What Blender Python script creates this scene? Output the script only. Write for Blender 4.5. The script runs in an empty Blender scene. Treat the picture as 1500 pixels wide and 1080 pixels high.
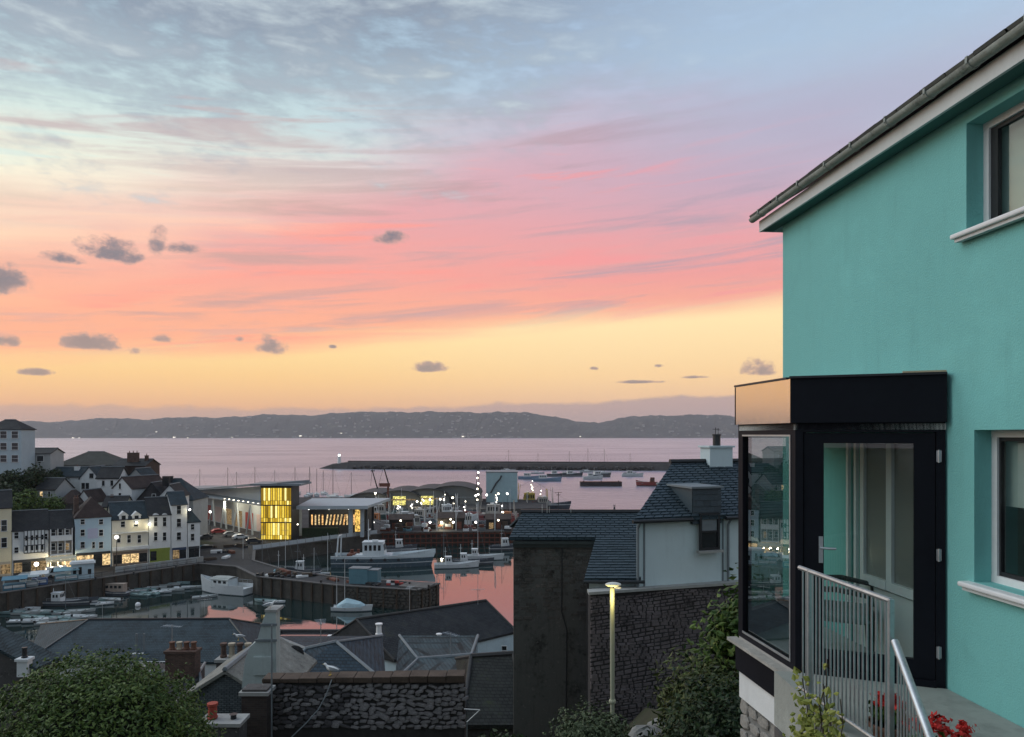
import bpy, bmesh, math, random
from mathutils import Vector, Matrix
R = math.radians
rnd = random.Random(7)
SC = bpy.context.scene
COL = SC.collection
EYE = 32.4            # camera height above the sea (z = 0)
F = 1090.0            # focal length in photograph pixels
HY = 637.0            # horizon row in the photograph

# ---------------------------------------------------------------- camera
cam_d = bpy.data.cameras.new('camera')
cam_d.sensor_width = 36.0
cam_d.lens = 36.0 * F / 1500.0
cam_d.shift_y = (HY - 540.0) / 1500.0
cam_d.clip_start = 0.1
cam_d.clip_end = 30000.0
cam = bpy.data.objects.new('camera', cam_d)
COL.objects.link(cam)
cam.location = (0, 0, EYE)
cam.rotation_euler = (R(90), 0, 0)
SC.camera = cam

# ---------------------------------------------------------------- exposure
SC.view_settings.view_transform = 'Standard'
SC.view_settings.look = 'None'
SC.view_settings.exposure = 0.13
SC.view_settings.gamma = 1.0
SC.view_settings.use_curve_mapping = False
SC.cycles.use_denoising = True
SC.cycles.max_bounces = 7
SC.cycles.diffuse_bounces = 3
SC.cycles.glossy_bounces = 4
SC.cycles.transparent_max_bounces = 12
SC.cycles.volume_bounces = 0
SC.cycles.sample_clamp_indirect = 4.0
SC.cycles.caustics_reflective = False
SC.cycles.caustics_refractive = False

def lin(r, g, b):
    f = lambda c: c / 12.92 if c <= .04045 else ((c + .055) / 1.055) ** 2.4
    return (f(r / 255.), f(g / 255.), f(b / 255.))

# ---------------------------------------------------------------- node expressions
class NB:
    """small expression builder over a node tree"""
    def __init__(s, nt): s.nt = nt
    def node(s, t, **kw):
        n = s.nt.nodes.new(t)
        for k, v in kw.items(): setattr(n, k, v)
        return n
    def put(s, sock, v):
        if isinstance(v, X): s.nt.links.new(v.s, sock)
        elif hasattr(v, 'is_output'): s.nt.links.new(v, sock)
        else:
            if sock.type == 'RGBA' and len(v) == 3: v = (*v, 1)
            sock.default_value = v
    def m(s, op, a, b=0.0, c=0.0, clamp=False):
        n = s.node('ShaderNodeMath', operation=op); n.use_clamp = clamp
        s.put(n.inputs[0], a); s.put(n.inputs[1], b); s.put(n.inputs[2], c)
        return X(s, n.outputs[0])
    def sm(s, v, lo, hi, a=0., b=1.):
        n = s.node('ShaderNodeMapRange', interpolation_type='SMOOTHSTEP')
        s.put(n.inputs[0], v); s.put(n.inputs[1], lo); s.put(n.inputs[2], hi); s.put(n.inputs[3], a); s.put(n.inputs[4], b)
        return X(s, n.outputs[0])
    def mix(s, f, a, b, mode='MIX'):
        n = s.node('ShaderNodeMix', data_type='RGBA', blend_type=mode)
        s.put(n.inputs[0], f); s.put(n.inputs[6], a); s.put(n.inputs[7], b)
        return X(s, n.outputs[2])
    def ramp(s, v, stops, srgb=True):
        n = s.node('ShaderNodeValToRGB'); cr = n.color_ramp
        while len(cr.elements) < len(stops): cr.elements.new(1.0)
        for el, (p, c) in zip(cr.elements, stops):
            el.position = p; el.color = (*(lin(*c) if srgb else c), 1)
        s.put(n.inputs[0], v)
        return X(s, n.outputs[0])
    def comb(s, x, y, z):
        n = s.node('ShaderNodeCombineXYZ')
        s.put(n.inputs[0], x); s.put(n.inputs[1], y); s.put(n.inputs[2], z)
        return X(s, n.outputs[0])
    def noise(s, vec, scale, detail=6., rough=.55, dist=0., w=None):
        n = s.node('ShaderNodeTexNoise')
        if vec is not None: s.put(n.inputs['Vector'], vec)
        s.put(n.inputs['Scale'], scale); s.put(n.inputs['Detail'], detail)
        s.put(n.inputs['Roughness'], rough); s.put(n.inputs['Distortion'], dist)
        return X(s, n.outputs[0])
class X:
    def __init__(s, nb, sock): s.nb = nb; s.s = sock
    def __add__(s, o): return s.nb.m('ADD', s, o)
    def __radd__(s, o): return s.nb.m('ADD', o, s)
    def __sub__(s, o): return s.nb.m('SUBTRACT', s, o)
    def __rsub__(s, o): return s.nb.m('SUBTRACT', o, s)
    def __mul__(s, o): return s.nb.m('MULTIPLY', s, o)
    def __rmul__(s, o): return s.nb.m('MULTIPLY', o, s)
    def __truediv__(s, o): return s.nb.m('DIVIDE', s, o)

# ---------------------------------------------------------------- sky
def build_sky():
    w = bpy.data.worlds.new('World'); SC.world = w
    w.use_nodes = True
    w.cycles.sampling_method = 'MANUAL'; w.cycles.sample_map_resolution = 512
    nt = w.node_tree; nt.nodes.clear(); b = NB(nt)
    tc = b.node('ShaderNodeTexCoord')
    sep = b.node('ShaderNodeSeparateXYZ'); nt.links.new(tc.outputs['Generated'], sep.inputs[0])
    x, y, z = (X(b, o) for o in sep.outputs)
    hor = b.m('SQRT', x * x + y * y + .0002)
    e = b.m('MINIMUM', b.m('MAXIMUM', z / hor, -.05), 6.0)       # tangent of the elevation
    az = b.m('ARCTAN2', x, y)
    ac = b.m('MINIMUM', b.m('MAXIMUM', az, -1.0), 1.0)
    hx, hy = x / hor, y / hor
    # tilted height used for the streaks, which rise gently towards the right
    et = e - ac * .085
    n_big = b.noise(b.comb(hx * 1.0, hy * 1.0, et * 3.0), 2.3, 3., .5, .0)
    n_str = b.noise(b.comb(hx * 1.1, hy * 1.1, et * 13.0), 2.6, 5., .6, .5)
    n_fin = b.noise(b.comb(hx * 2.0, hy * 2.0, et * 30.0), 3.0, 5., .62, .0)
    n_wisp = b.noise(b.comb(hx * 1.6 + et * .9, hy * 1.6, et * 5.0), 4.2, 7., .63, .6)
    # 1 clear sky from the horizon up
    eb = b.m('MULTIPLY', b.m('POWER', b.m('MAXIMUM', e, 0.), .5), .7, clamp=True)   # sqrt(e)*.7
    q = lambda t: min(1, math.sqrt(t) * .7)
    clear = b.ramp(eb, [(0, (214, 170, 150)), (q(.035), (240, 184, 138)), (q(.075), (250, 204, 140)), (q(.125), (254, 222, 156)),
                        (q(.19), (250, 228, 184)), (q(.30), (244, 240, 216)), (q(.40), (196, 216, 218)), (q(.52), (166, 190, 205)),
                        (q(.9), (150, 172, 196)), (1, (118, 142, 178))])
    clear_r = b.ramp(eb, [(0, (206, 168, 158)), (q(.035), (236, 190, 154)), (q(.08), (250, 210, 156)), (q(.15), (254, 226, 172)), (q(.19), (250, 216, 170)),
                          (q(.30), (206, 190, 204)), (q(.38), (180, 192, 212)), (q(.50), (168, 190, 214)), (q(.9), (146, 170, 200)), (1, (118, 142, 180))])
    col = b.mix(b.sm(ac, -.35, .15), clear, clear_r)
    # 2 wide pink sheet between a sharp lower edge and a soft upper one
    lo = .142 + ac * .100 - b.m("MAXIMUM", ac, 0.) * .03 + (n_str - .5) * .022 + (n_fin - .5) * .012
    m_lo = b.sm(e - lo + (n_big - .5) * .03, -.012, .026)
    hi = .435 + b.m('MINIMUM', ac, .1) * .34 - b.m('MAXIMUM', ac - .05, 0.) * .30 + (n_big - .5) * .20 + (n_str - .5) * .10
    m_hi = b.sm(e - hi, -.10, .075, 1., 0.)
    behind = b.sm(hy, -.35, .35)
    m_pink = m_lo * m_hi * (behind * .85 + .15)
    t = b.sm(e, .10, .40)
    pink = b.ramp(t, [(0, (250, 172, 138)), (.3, (242, 157, 146)), (.62, (230, 158, 158)), (1, (214, 168, 178))])
    pinkr = b.ramp(t, [(0, (248, 172, 140)), (.3, (234, 152, 150)), (.62, (222, 158, 166)), (1, (194, 168, 186))])
    pink = b.mix(b.sm(ac, -.3, .35), pink, pinkr)
    mauve = b.mix(b.sm(ac, -.4, .3), lin(198, 154, 150), lin(178, 152, 166))
    pink = b.mix(b.sm(n_str, .50, .68) * .85, pink, mauve)
    hot = b.mix(b.sm(ac, -.3, .3), lin(250, 150, 136), lin(238, 148, 154))
    pink = b.mix(b.sm(n_str, .46, .34) * .75, pink, hot)
    pink = b.mix(b.sm(n_fin, .52, .70) * .35, pink, lin(190, 160, 168))
    col = b.mix(m_pink * .96, col, pink)
    # 3 lavender veil above the pink on the right
    m_lav = b.sm(ac, -.02, .42) * b.sm(e, .25, .34) * b.sm(e, .50, .40) * behind
    col = b.mix(m_lav * b.sm(n_big, .30, .62) * .62, col, lin(170, 166, 190))
    # 4 grey-blue cloud sheet high up, wispy at its lower edge
    n_mot = b.noise(b.comb(hx * 1.5 + et * 1.2, hy * 1.5, et * 3.2), 15., 4., .6)
    cov = b.sm(e + (n_mot - .5) * .34 + (n_wisp - .5) * .42 + (n_big - .5) * .16 + b.m('MAXIMUM', ac, -.6) * -.10, .36, .56)
    cov = cov * b.sm(ac, .34, -.16, .16, 1.)
    shade = b.ramp(n_wisp * .6 + n_mot * .4, [(.32, (112, 124, 142)), (.46, (134, 145, 162)), (.57, (160, 172, 184)), (.72, (196, 208, 212))])
    col = b.mix(cov * .93, col, shade)
    # wisps with a rosy underside a little lower on the left
    m_w = b.sm(e, .30, .36) * b.sm(e, .47, .40) * b.sm(ac, .0, -.25) * b.sm(n_str, .48, .64)
    col = b.mix(m_w * .75, col, lin(190, 170, 172))
    m_c = b.sm(e, .27, .33) * b.sm(e, .43, .36) * b.sm(ac, -.05, -.35) * b.sm(n_str, .50, .38)
    col = b.mix(m_c * .7, col, lin(208, 228, 222))
    # 5 low bank of cloud along the horizon with a lumpy top
    n_bank = b.noise(b.comb(hx * 9., hy * 9., e * 14.), 2.2, 4., .6)
    top = .034 + b.sm(ac, -.3, .4) * .017 + (n_bank - .5) * .020
    bank = b.mix(b.sm(ac, -.5, .3), lin(206, 168, 150), lin(182, 158, 158))
    col = b.mix(b.sm(e - top, .0035, -.0035) * .90, col, bank)
    # 6 small dark fair-weather clouds: (azimuth px, row, half width, half height up, down)
    puffs = [(155, 372, 52, 30, 12), (95, 380, 32, 12, 8), (232, 360, 18, 34, 16), (262, 366, 36, 12, 8), (8, 415, 40, 28, 18),
             (135, 506, 44, 20, 8), (198, 514, 14, 6, 8), (236, 498, 18, 9, 6), (400, 512, 26, 20, 9), (350, 497, 8, 6, 5), (572, 350, 26, 12, 10),
             (55, 546, 26, 7, 5), (628, 540, 27, 11, 6), (1112, 546, 30, 23, 6), (940, 560, 46, 3, 2), (8, 500, 22, 12, 9), (488, 508, 6, 3, 3),
             (1020, 553, 24, 3, 2), (965, 536, 9, 3, 3), (870, 540, 8, 3, 3)]
    n_p = b.noise(b.comb(hx, hy, e * 1.4), 60., 5., .68, .0)
    n_p2 = b.noise(b.comb(hx, hy, e * 1.3), 17., 2., .5, .0)
    field = None
    for px, py, rw, up, dn in puffs:
        ta = (px - 750) / F
        a0 = math.atan(ta); k = math.cos(a0)
        e0 = (HY - py) / F * k
        ra = rw * 1.0 / F * k * k; ru = up * 1.05 / F * k; rd = dn * .9 / F * k
        da = (az - a0) * (1 / ra)
        de = e - e0
        dv = b.m('MAXIMUM', de * (1 / ru), de * (-1 / rd))
        v = 1.0 - (da * da + dv * dv)
        field = v if field is None else b.m('MAXIMUM', field, v)
    field = field + (n_p - .5) * 2.6 + (n_p2 - .5) * 2.2
    pm = b.sm(field, -.2, .8)
    pc = b.mix(b.sm(field, .2, 1.2), lin(186, 152, 146), lin(112, 114, 126))
    pc = b.mix(b.sm(n_p, .5, .75) * .35, pc, lin(160, 146, 150))
    pc = b.mix(b.sm(e, .08, .2, .35, 0.), pc, lin(190, 160, 146))
    col = b.mix(pm * .92, col, pc)
    # the side where the sun went down keeps glowing outside the frame, the sky behind is plain dusk cloud
    back = b.mix(b.sm(n_wisp, .3, .7), lin(140, 156, 172), lin(176, 188, 200))
    back = b.mix(b.sm(e, .0, .35), lin(178, 172, 184), back)
    col = b.mix(b.sm(hy, .05, -.45), col, back)
    nis = b.node('ShaderNodeTexSky', sky_type='NISHITA')
    nis.sun_disc = False; nis.sun_elevation = R(1.0); nis.sun_rotation = R(-62); nis.altitude = 30
    bg1 = b.node('ShaderNodeBackground'); b.put(bg1.inputs[0], col); bg1.inputs[1].default_value = 1.0
    bg2 = b.node('ShaderNodeBackground'); nt.links.new(nis.outputs[0], bg2.inputs[0]); bg2.inputs[1].default_value = 0.02
    add = b.node('ShaderNodeAddShader'); nt.links.new(bg1.outputs[0], add.inputs[0]); nt.links.new(bg2.outputs[0], add.inputs[1])
    out = b.node('ShaderNodeOutputWorld'); nt.links.new(add.outputs[0], out.inputs[0])
build_sky()

# ---------------------------------------------------------------- afterglow: one wide soft sun from the bright western side
sd = bpy.data.lights.new('sun', 'SUN'); sd.energy = 1.3; sd.angle = R(50); sd.color = (.92, .97, 1.0)
sun = bpy.data.objects.new('sun', sd); COL.objects.link(sun)
sv = Vector((math.sin(R(-72)) * math.cos(R(38)), math.cos(R(-72)) * math.cos(R(38)), math.sin(R(38))))
sun.rotation_euler = sv.to_track_quat('Z', 'Y').to_euler()
sun.location = (-60, 20, 90)

# ---------------------------------------------------------------- pixel to place helpers
def PT(px, py, Y):
    return Vector(((px - 750) / F * Y, Y, EYE + (HY - py) / F * Y))
def GZ(px, py, z):
    Y = (EYE - z) * F / (py - HY)
    return Vector(((px - 750) / F * Y, Y, z))
def XD(px, Y, z):
    return Vector(((px - 750) / F * Y, Y, z))

# ---------------------------------------------------------------- materials
MATS = {}
def mat(name, col, rough=.75, vary=.18, scale=3., bump=0., bscale=None, metal=0., spec=.35, col2=None, stretch=None, emit=None, estr=0., fleck=None, coat=0., streak=0.):
    if name in MATS: return MATS[name]
    m = bpy.data.materials.new(name); m.use_nodes = True
    nt = m.node_tree; b = NB(nt); p = nt.nodes['Principled BSDF']
    tc = b.node('ShaderNodeTexCoord'); mp = b.node('ShaderNodeMapping')
    nt.links.new(tc.outputs['Object'], mp.inputs[0])
    if stretch: mp.inputs['Scale'].default_value = stretch
    vec = mp.outputs[0]
    n1 = b.noise(vec, scale, 6., .6)
    n2 = b.noise(vec, scale * 7.3, 4., .6)
    n = n1 * .65 + n2 * .35
    c2 = col2 or tuple(min(1, c * (1 + vary * 1.6)) for c in col)
    dk = tuple(c * (1 - vary * 1.6) for c in col)
    c = b.mix(b.sm(n, .32, .5), dk, col)
    c = b.mix(b.sm(n, .5, .70), c, c2)
    if fleck:
        fc, fs, ft = fleck
        nf = b.noise(vec, fs, 3., .7)
        c = b.mix(b.sm(nf, ft, ft + .06), c, fc)
    if streak:
        mp2 = b.node('ShaderNodeMapping'); nt.links.new(tc.outputs['Object'], mp2.inputs[0]); mp2.inputs['Scale'].default_value = (1, 1, .12)
        ns = b.noise(mp2.outputs[0], 5.0, 5., .65)
        c = b.mix(b.sm(ns, .52, .75) * streak, c, tuple(x * .45 for x in col))
    b.put(p.inputs['Base Color'], c)
    b.put(p.inputs['Roughness'], b.m('ADD', rough - .08, n2 * .16, clamp=True))
    p.inputs['Metallic'].default_value = metal
    p.inputs['Specular IOR Level'].default_value = spec
    p.inputs['Coat Weight'].default_value = coat
    if emit:
        p.inputs['Emission Color'].default_value = (*emit, 1); p.inputs['Emission Strength'].default_value = estr
    if bump:
        nb = b.noise(vec, bscale or scale * 5, 5., .65)
        bn = b.node('ShaderNodeBump'); bn.inputs['Strength'].default_value = min(1, bump); bn.inputs['Distance'].default_value = .02 * max(1., bump)
        b.put(bn.inputs['Height'], nb); nt.links.new(bn.outputs[0], p.inputs['Normal'])
    MATS[name] = m
    return m

def slate_mat(name, col, course=.15, width=.25, vary=.45, moss=None):
    """far slate roof: small courses as colour and relief (uses x/y/z of the object along the slope)"""
    if name in MATS: return MATS[name]
    m = bpy.data.materials.new(name); m.use_nodes = True
    nt = m.node_tree; b = NB(nt); p = nt.nodes['Principled BSDF']
    tc = b.node('ShaderNodeTexCoord')
    br = b.node('ShaderNodeTexBrick'); sep = b.node('ShaderNodeSeparateXYZ')
    nt.links.new(tc.outputs['Object'], sep.inputs[0])
    xs, ys, zs = (X(b, o) for o in sep.outputs)
    v = b.comb(xs + ys * .31, zs * 1.7, 0.)
    nt.links.new(v.s, br.inputs['Vector'])
    br.inputs['Scale'].default_value = 1.0; br.inputs['Brick Width'].default_value = width; br.inputs['Row Height'].default_value = course
    br.inputs['Mortar Size'].default_value = .026; br.inputs['Mortar Smooth'].default_value = .4
    b.put(br.inputs['Color1'], tuple(c * (1 - vary * .6) for c in col)); b.put(br.inputs['Color2'], tuple(c * (1 + vary * .6) for c in col))
    b.put(br.inputs['Mortar'], tuple(c * .25 for c in col))
    n = b.noise(tc.outputs['Object'], .7, 6., .65)
    n2 = b.noise(tc.outputs['Object'], 6., 4., .6)
    c = b.mix(b.sm(n, .35, .7) * .5, br.outputs[0], tuple(c * 1.6 for c in col))
    c = b.mix(b.sm(n2, .5, .75) * .5, c, tuple(c * .5 for c in col))
    if moss: c = b.mix(b.sm(n * .6 + n2 * .4, .53, .66) * .7, c, moss)
    b.put(p.inputs['Base Color'], c)
    b.put(p.inputs['Roughness'], .62 + n2 * .25); p.inputs['Specular IOR Level'].default_value = .22
    bn = b.node('ShaderNodeBump'); bn.inputs['Strength'].default_value = .6; bn.inputs['Distance'].default_value = .03
    b.put(bn.inputs['Height'], b.m('SUBTRACT', n2 * .5, br.outputs['Fac'])); nt.links.new(bn.outputs[0], p.inputs['Normal'])
    MATS[name] = m
    return m

def emis(name, col, strength, soft=False):
    if name in MATS: return MATS[name]
    m = bpy.data.materials.new(name); m.use_nodes = True
    nt = m.node_tree; nt.nodes.clear(); b = NB(nt)
    tc = b.node('ShaderNodeTexCoord')
    n = b.noise(tc.outputs['Object'], 2.2, 3., .6)
    em = b.node('ShaderNodeEmission'); b.put(em.inputs[0], (*col, 1)); b.put(em.inputs[1], ((n * .7 + .65) if soft else (b.sm(n, .36, .64) * 1.25 + .3)) * strength)
    o = b.node('ShaderNodeOutputMaterial'); nt.links.new(em.outputs[0], o.inputs[0])
    m.cycles.emission_sampling = 'NONE'
    MATS[name] = m
    return m

def glass(name, tint=(1, 1, 1), rough=0.0, refl=1.5, thru=1.0, dark=(.02, .025, .03)):
    """thin pane: Fresnel mix of mirror and see-through"""
    if name in MATS: return MATS[name]
    m = bpy.data.materials.new(name); m.use_nodes = True
    nt = m.node_tree; nt.nodes.clear(); b = NB(nt)
    fr = b.node('ShaderNodeFresnel'); fr.inputs[0].default_value = refl
    tr = b.node('ShaderNodeBsdfTransparent'); b.put(tr.inputs[0], (*tint, 1))
    gl = b.node('ShaderNodeBsdfGlossy'); gl.inputs['Roughness'].default_value = rough
    df = b.node('ShaderNodeBsdfDiffuse'); b.put(df.inputs[0], (*dark, 1))
    m1 = b.node('ShaderNodeMixShader'); m1.inputs[0].default_value = thru
    nt.links.new(df.outputs[0], m1.inputs[1]); nt.links.new(tr.outputs[0], m1.inputs[2])
    ge = b.node('ShaderNodeNewGeometry'); fac = X(b, fr.outputs[0]) * (1.0 - X(b, ge.outputs['Backfacing']))   # the second face of the pane adds nothing
    m2 = b.node('ShaderNodeMixShader'); b.put(m2.inputs[0], fac)
    nt.links.new(m1.outputs[0], m2.inputs[1]); nt.links.new(gl.outputs[0], m2.inputs[2])
    o = b.node('ShaderNodeOutputMaterial'); nt.links.new(m2.outputs[0], o.inputs[0])
    MATS[name] = m
    return m

def brick_mat(name, col, mortar, bw=.23, bh=.075):
    if name in MATS: return MATS[name]
    m = bpy.data.materials.new(name); m.use_nodes = True
    nt = m.node_tree; b = NB(nt); p = nt.nodes['Principled BSDF']
    tc = b.node('ShaderNodeTexCoord'); sep = b.node('ShaderNodeSeparateXYZ'); nt.links.new(tc.outputs['Object'], sep.inputs[0])
    xs, ys, zs = (X(b, o) for o in sep.outputs)
    br = b.node('ShaderNodeTexBrick'); nt.links.new(b.comb(xs + ys, zs, 0.).s, br.inputs['Vector'])
    br.inputs['Scale'].default_value = 1; br.inputs['Brick Width'].default_value = bw; br.inputs['Row Height'].default_value = bh; br.inputs['Mortar Size'].default_value = bh * .12
    b.put(br.inputs['Color1'], tuple(c * .7 for c in col)); b.put(br.inputs['Color2'], tuple(c * 1.3 for c in col)); b.put(br.inputs['Mortar'], mortar)
    n = b.noise(tc.outputs['Object'], 2., 5., .6)
    c = b.mix(b.sm(n, .45, .7) * .6, br.outputs[0], tuple(c * .5 for c in col))
    b.put(p.inputs['Base Color'], c); p.inputs['Roughness'].default_value = .85
    bn = b.node('ShaderNodeBump'); bn.inputs['Strength'].default_value = .5; bn.inputs['Distance'].default_value = .02
    b.put(bn.inputs['Height'], 1.0 - X(b, br.outputs['Fac'])); nt.links.new(bn.outputs[0], p.inputs['Normal'])
    MATS[name] = m
    return m

def leaf_mat(name, cols, rough=.55, trans=.25):
    """foliage; the hue differs from leaf to leaf"""
    if name in MATS: return MATS[name]
    m = bpy.data.materials.new(name); m.use_nodes = True
    nt = m.node_tree; b = NB(nt); p = nt.nodes['Principled BSDF']
    g = b.node('ShaderNodeNewGeometry'); tc = b.node('ShaderNodeTexCoord')
    n = b.noise(tc.outputs['Object'], 1.7, 4., .6)
    f = b.m('ADD', X(b, g.outputs['Random Per Island']) * .6, n * .8 - .2, clamp=True)
    st = [(i / (len(cols) - 1), c) for i, c in enumerate(cols)]
    b.put(p.inputs['Base Color'], b.ramp(f, st, srgb=False))
    p.inputs['Roughness'].default_value = rough; p.inputs['Specular IOR Level'].default_value = .25
    p.inputs['Subsurface Weight'].default_value = 0.
    MATS[name] = m
    return m

# ---------------------------------------------------------------- mesh builder
class MB:
    def __init__(s): s.v = []; s.f = []
    def add(s, vs, fs):
        o = len(s.v); s.v += [tuple(p) for p in vs]; s.f += [tuple(i + o for i in f) for f in fs]; return s
    def box(s, x0, x1, y0, y1, z0, z1, M=None):
        vs = [Vector((x, y, z)) for z in (z0, z1) for y in (y0, y1) for x in (x0, x1)]
        if M is not None: vs = [M @ p for p in vs]
        return s.add(vs, [(0, 2, 3, 1), (4, 5, 7, 6), (0, 1, 5, 4), (2, 6, 7, 3), (0, 4, 6, 2), (1, 3, 7, 5)])
    def poly(s, pts): return s.add(pts, [tuple(range(len(pts)))])
    def prism(s, pts, z0, z1):
        n = len(pts)
        a = sum(pts[i][0] * pts[(i + 1) % n][1] - pts[(i + 1) % n][0] * pts[i][1] for i in range(n))
        if a < 0: pts = pts[::-1]
        vs = [(p[0], p[1], z0) for p in pts] + [(p[0], p[1], z1) for p in pts]
        fs = [tuple(range(n))[::-1], tuple(range(n, 2 * n))] + [(i, (i + 1) % n, n + (i + 1) % n, n + i) for i in range(n)]
        return s.add(vs, fs)
    def slab(s, pts, t):
        """polygon in space thickened straight down by t"""
        n = len(pts); top = [Vector(p) for p in pts]; bot = [p - Vector((0, 0, t)) for p in top]
        fs = [tuple(range(n)), tuple(range(2 * n - 1, n - 1, -1))] + [(i, n + i, n + (i + 1) % n, (i + 1) % n) for i in range(n)]
        return s.add(top + bot, fs)
    def sheet(s, pts, nrm, t):
        n = len(pts); a = [Vector(p) for p in pts]; c = [p + Vector(nrm) * t for p in a]
        fs = [tuple(range(n)), tuple(range(2 * n - 1, n - 1, -1))] + [(i, n + i, n + (i + 1) % n, (i + 1) % n) for i in range(n)]
        return s.add(a + c, fs)
    def tube(s, pts, r, n=8, r2=None):
        pts = [Vector(p) for p in pts]; k = len(pts); rings = []
        for i, p in enumerate(pts):
            d = (pts[min(i + 1, k - 1)] - pts[max(i - 1, 0)]).normalized()
            up = Vector((0, 0, 1)) if abs(d.z) < .95 else Vector((1, 0, 0))
            a = d.cross(up).normalized(); bb = d.cross(a)
            rr = r if r2 is None else r + (r2 - r) * i / max(1, k - 1)
            rings.append([p + (a * math.cos(t) + bb * math.sin(t)) * rr for t in [2 * math.pi * j / n for j in range(n)]])
        return s.loft(rings, True, True)
    def loft(s, rings, closed=True, caps=False):
        n = len(rings[0]); vs = [p for r in rings for p in r]; fs = []
        for i in range(len(rings) - 1):
            for j in range(n if closed else n - 1):
                a = i * n + j; c = i * n + (j + 1) % n
                fs.append((a, c, c + n, a + n))
        if caps: fs += [tuple(range(n))[::-1], tuple(range(len(vs) - n, len(vs)))]
        return s.add(vs, fs)
    def lathe(s, prof, n=12, c=(0, 0, 0)):
        return s.loft([[(c[0] + r * math.cos(2 * math.pi * j / n), c[1] + r * math.sin(2 * math.pi * j / n), c[2] + z) for j in range(n)] for r, z in prof], True, True)
    def ball(s, c, r, n=8, sz=1.):
        k = max(4, n // 2)
        return s.lathe([(max(.001, r * math.sin(math.pi * i / k)), -r * sz * math.cos(math.pi * i / k)) for i in range(k + 1)], n, c)
    def mesh(s, name, m, smooth=False):
        me = bpy.data.meshes.new(name); me.from_pydata(s.v, [], s.f); me.materials.append(m)
        bm = bmesh.new(); bm.from_mesh(me); bmesh.ops.recalc_face_normals(bm, faces=bm.faces); bm.to_mesh(me); bm.free()
        if smooth:
            me.polygons.foreach_set('use_smooth', [True] * len(me.polygons))
            try: me.set_sharp_from_angle(angle=R(40))
            except Exception: pass
        me.update(); return me
    def build(s, name, m, parent=None, loc=None, rz=0, smooth=False, bevel=0):
        return inst(name, s.mesh(name, m, smooth), parent, loc, rz, bevel)

def inst(name, me, parent=None, loc=None, rz=0, bevel=0):
    o = bpy.data.objects.new(name, me); COL.objects.link(o)
    if parent is not None: o.parent = parent
    if loc is not None: o.location = loc
    if rz: o.rotation_euler = (0, 0, rz)
    if bevel:
        md = o.modifiers.new('bevel', 'BEVEL'); md.width = bevel; md.segments = 2; md.limit_method = 'ANGLE'
    return o
def tag(o, label=None, cat=None, group=None, kind=None):
    if label: o['label'] = label
    if cat: o['category'] = cat
    if group: o['group'] = group
    if kind: o['kind'] = kind
    return o
def thing(name, label, cat, loc=(0, 0, 0), rz=0, group=None):
    o = bpy.data.objects.new(name, None); COL.objects.link(o)
    o.location = loc; o.rotation_euler = (0, 0, rz); o.empty_display_size = .3
    return tag(o, label, cat, group)
def dup(o, parent=None):
    c = o.copy(); COL.objects.link(c); c.parent = parent
    for ch in o.children: dup(ch, c)
    return c
def copy_thing(o, loc, rz=0, label=None, group=None, scale=None):
    kids = list(o.children)
    c = o.copy(); COL.objects.link(c); c.location = loc; c.rotation_euler = (0, 0, rz)
    if scale: c.scale = (scale,) * 3
    if label: c['label'] = label
    if group: c['group'] = group
    for k in kids: dup(k, c)
    return c
def struct(o): o['kind'] = 'structure'; return o

# ---------------------------------------------------------------- shared materials
M_white = mat('white_render', (.68, .70, .70), .85, .07, .6, .25, 14., streak=.18)
M_cream = mat('cream_render', (.70, .64, .46), .85, .07, .6, .2, 14., streak=.15)
M_paleblue = mat('pale_blue_render', (.46, .58, .64), .85, .08, .6, .2, 14., streak=.2)
M_grey = mat('grey_render', (.36, .38, .38), .85, .1, .6, .2, 14., streak=.25)
M_upvc = mat('white_plastic', (.78, .79, .79), .4, .04, 3.)
M_darkframe = mat('dark_frame', (.025, .027, .03), .4, .15, 3.)
M_black = mat('black_metal', (.009, .010, .015), .55, .15, 2., spec=.12)
M_galv = mat('galvanised_steel', (.46, .49, .51), .42, .14, 9., metal=.75)
M_pane = glass('window_glass', (.55, .6, .6), refl=1.55, thru=.12, dark=(.025, .03, .034))
M_litwarm = emis('lit_window_warm', (1.0, .70, .34), .75)
M_litdim = emis('lit_window_dim', (.95, .66, .34), .22)
M_slate = slate_mat('blue_slate', (.031, .050, .062))
M_slate_d = slate_mat('dark_slate', (.028, .031, .035), moss=(.046, .044, .028))
M_slate_b = slate_mat('brown_tile', (.056, .038, .034))
M_slate_g = slate_mat('grey_slate', (.042, .062, .070))
M_lead = mat('lead_flashing', (.17, .195, .21), .6, .15, 2.)
M_brick = brick_mat('chimney_brick', (.10, .052, .038), (.12, .105, .09))
M_pot = mat('terracotta', (.15, .075, .05), .8, .2, 4.)
M_potpale = mat('buff_clay', (.42, .36, .27), .8, .15, 4.)
M_stone = mat('rubble_stone', (.085, .08, .078), .9, .3, 1.4, .8, 5., fleck=((.26, .25, .23), 4., .62))
M_quay = mat('quay_stone', (.065, .06, .052), .9, .35, .5, .9, 2.5, streak=.6)
M_conc = mat('concrete', (.33, .33, .315), .88, .16, .8, .35, 9., streak=.2)
M_asph = mat('asphalt', (.055, .056, .058), .88, .2, .9, .4, 20.)
M_timber = mat('weathered_timber', (.06, .043, .03), .85, .3, 1.5, .7, 5., stretch=(1, 1, .2))
M_rust = mat('rusty_red_paint', (.14, .05, .032), .75, .35, 1.2, .4)
M_soil = mat('soil', (.05, .042, .03), .95, .3, .7, .8, 4.)
M_bark = mat('bark', (.06, .048, .036), .9, .3, 3., .8, 10., stretch=(1, 1, .3))
M_lampglow = emis('lamp_glow', (1.0, .90, .68), 6.0)
M_lampwhite = emis('lamp_glow_white', (1.0, .97, .90), 7.0)
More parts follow.
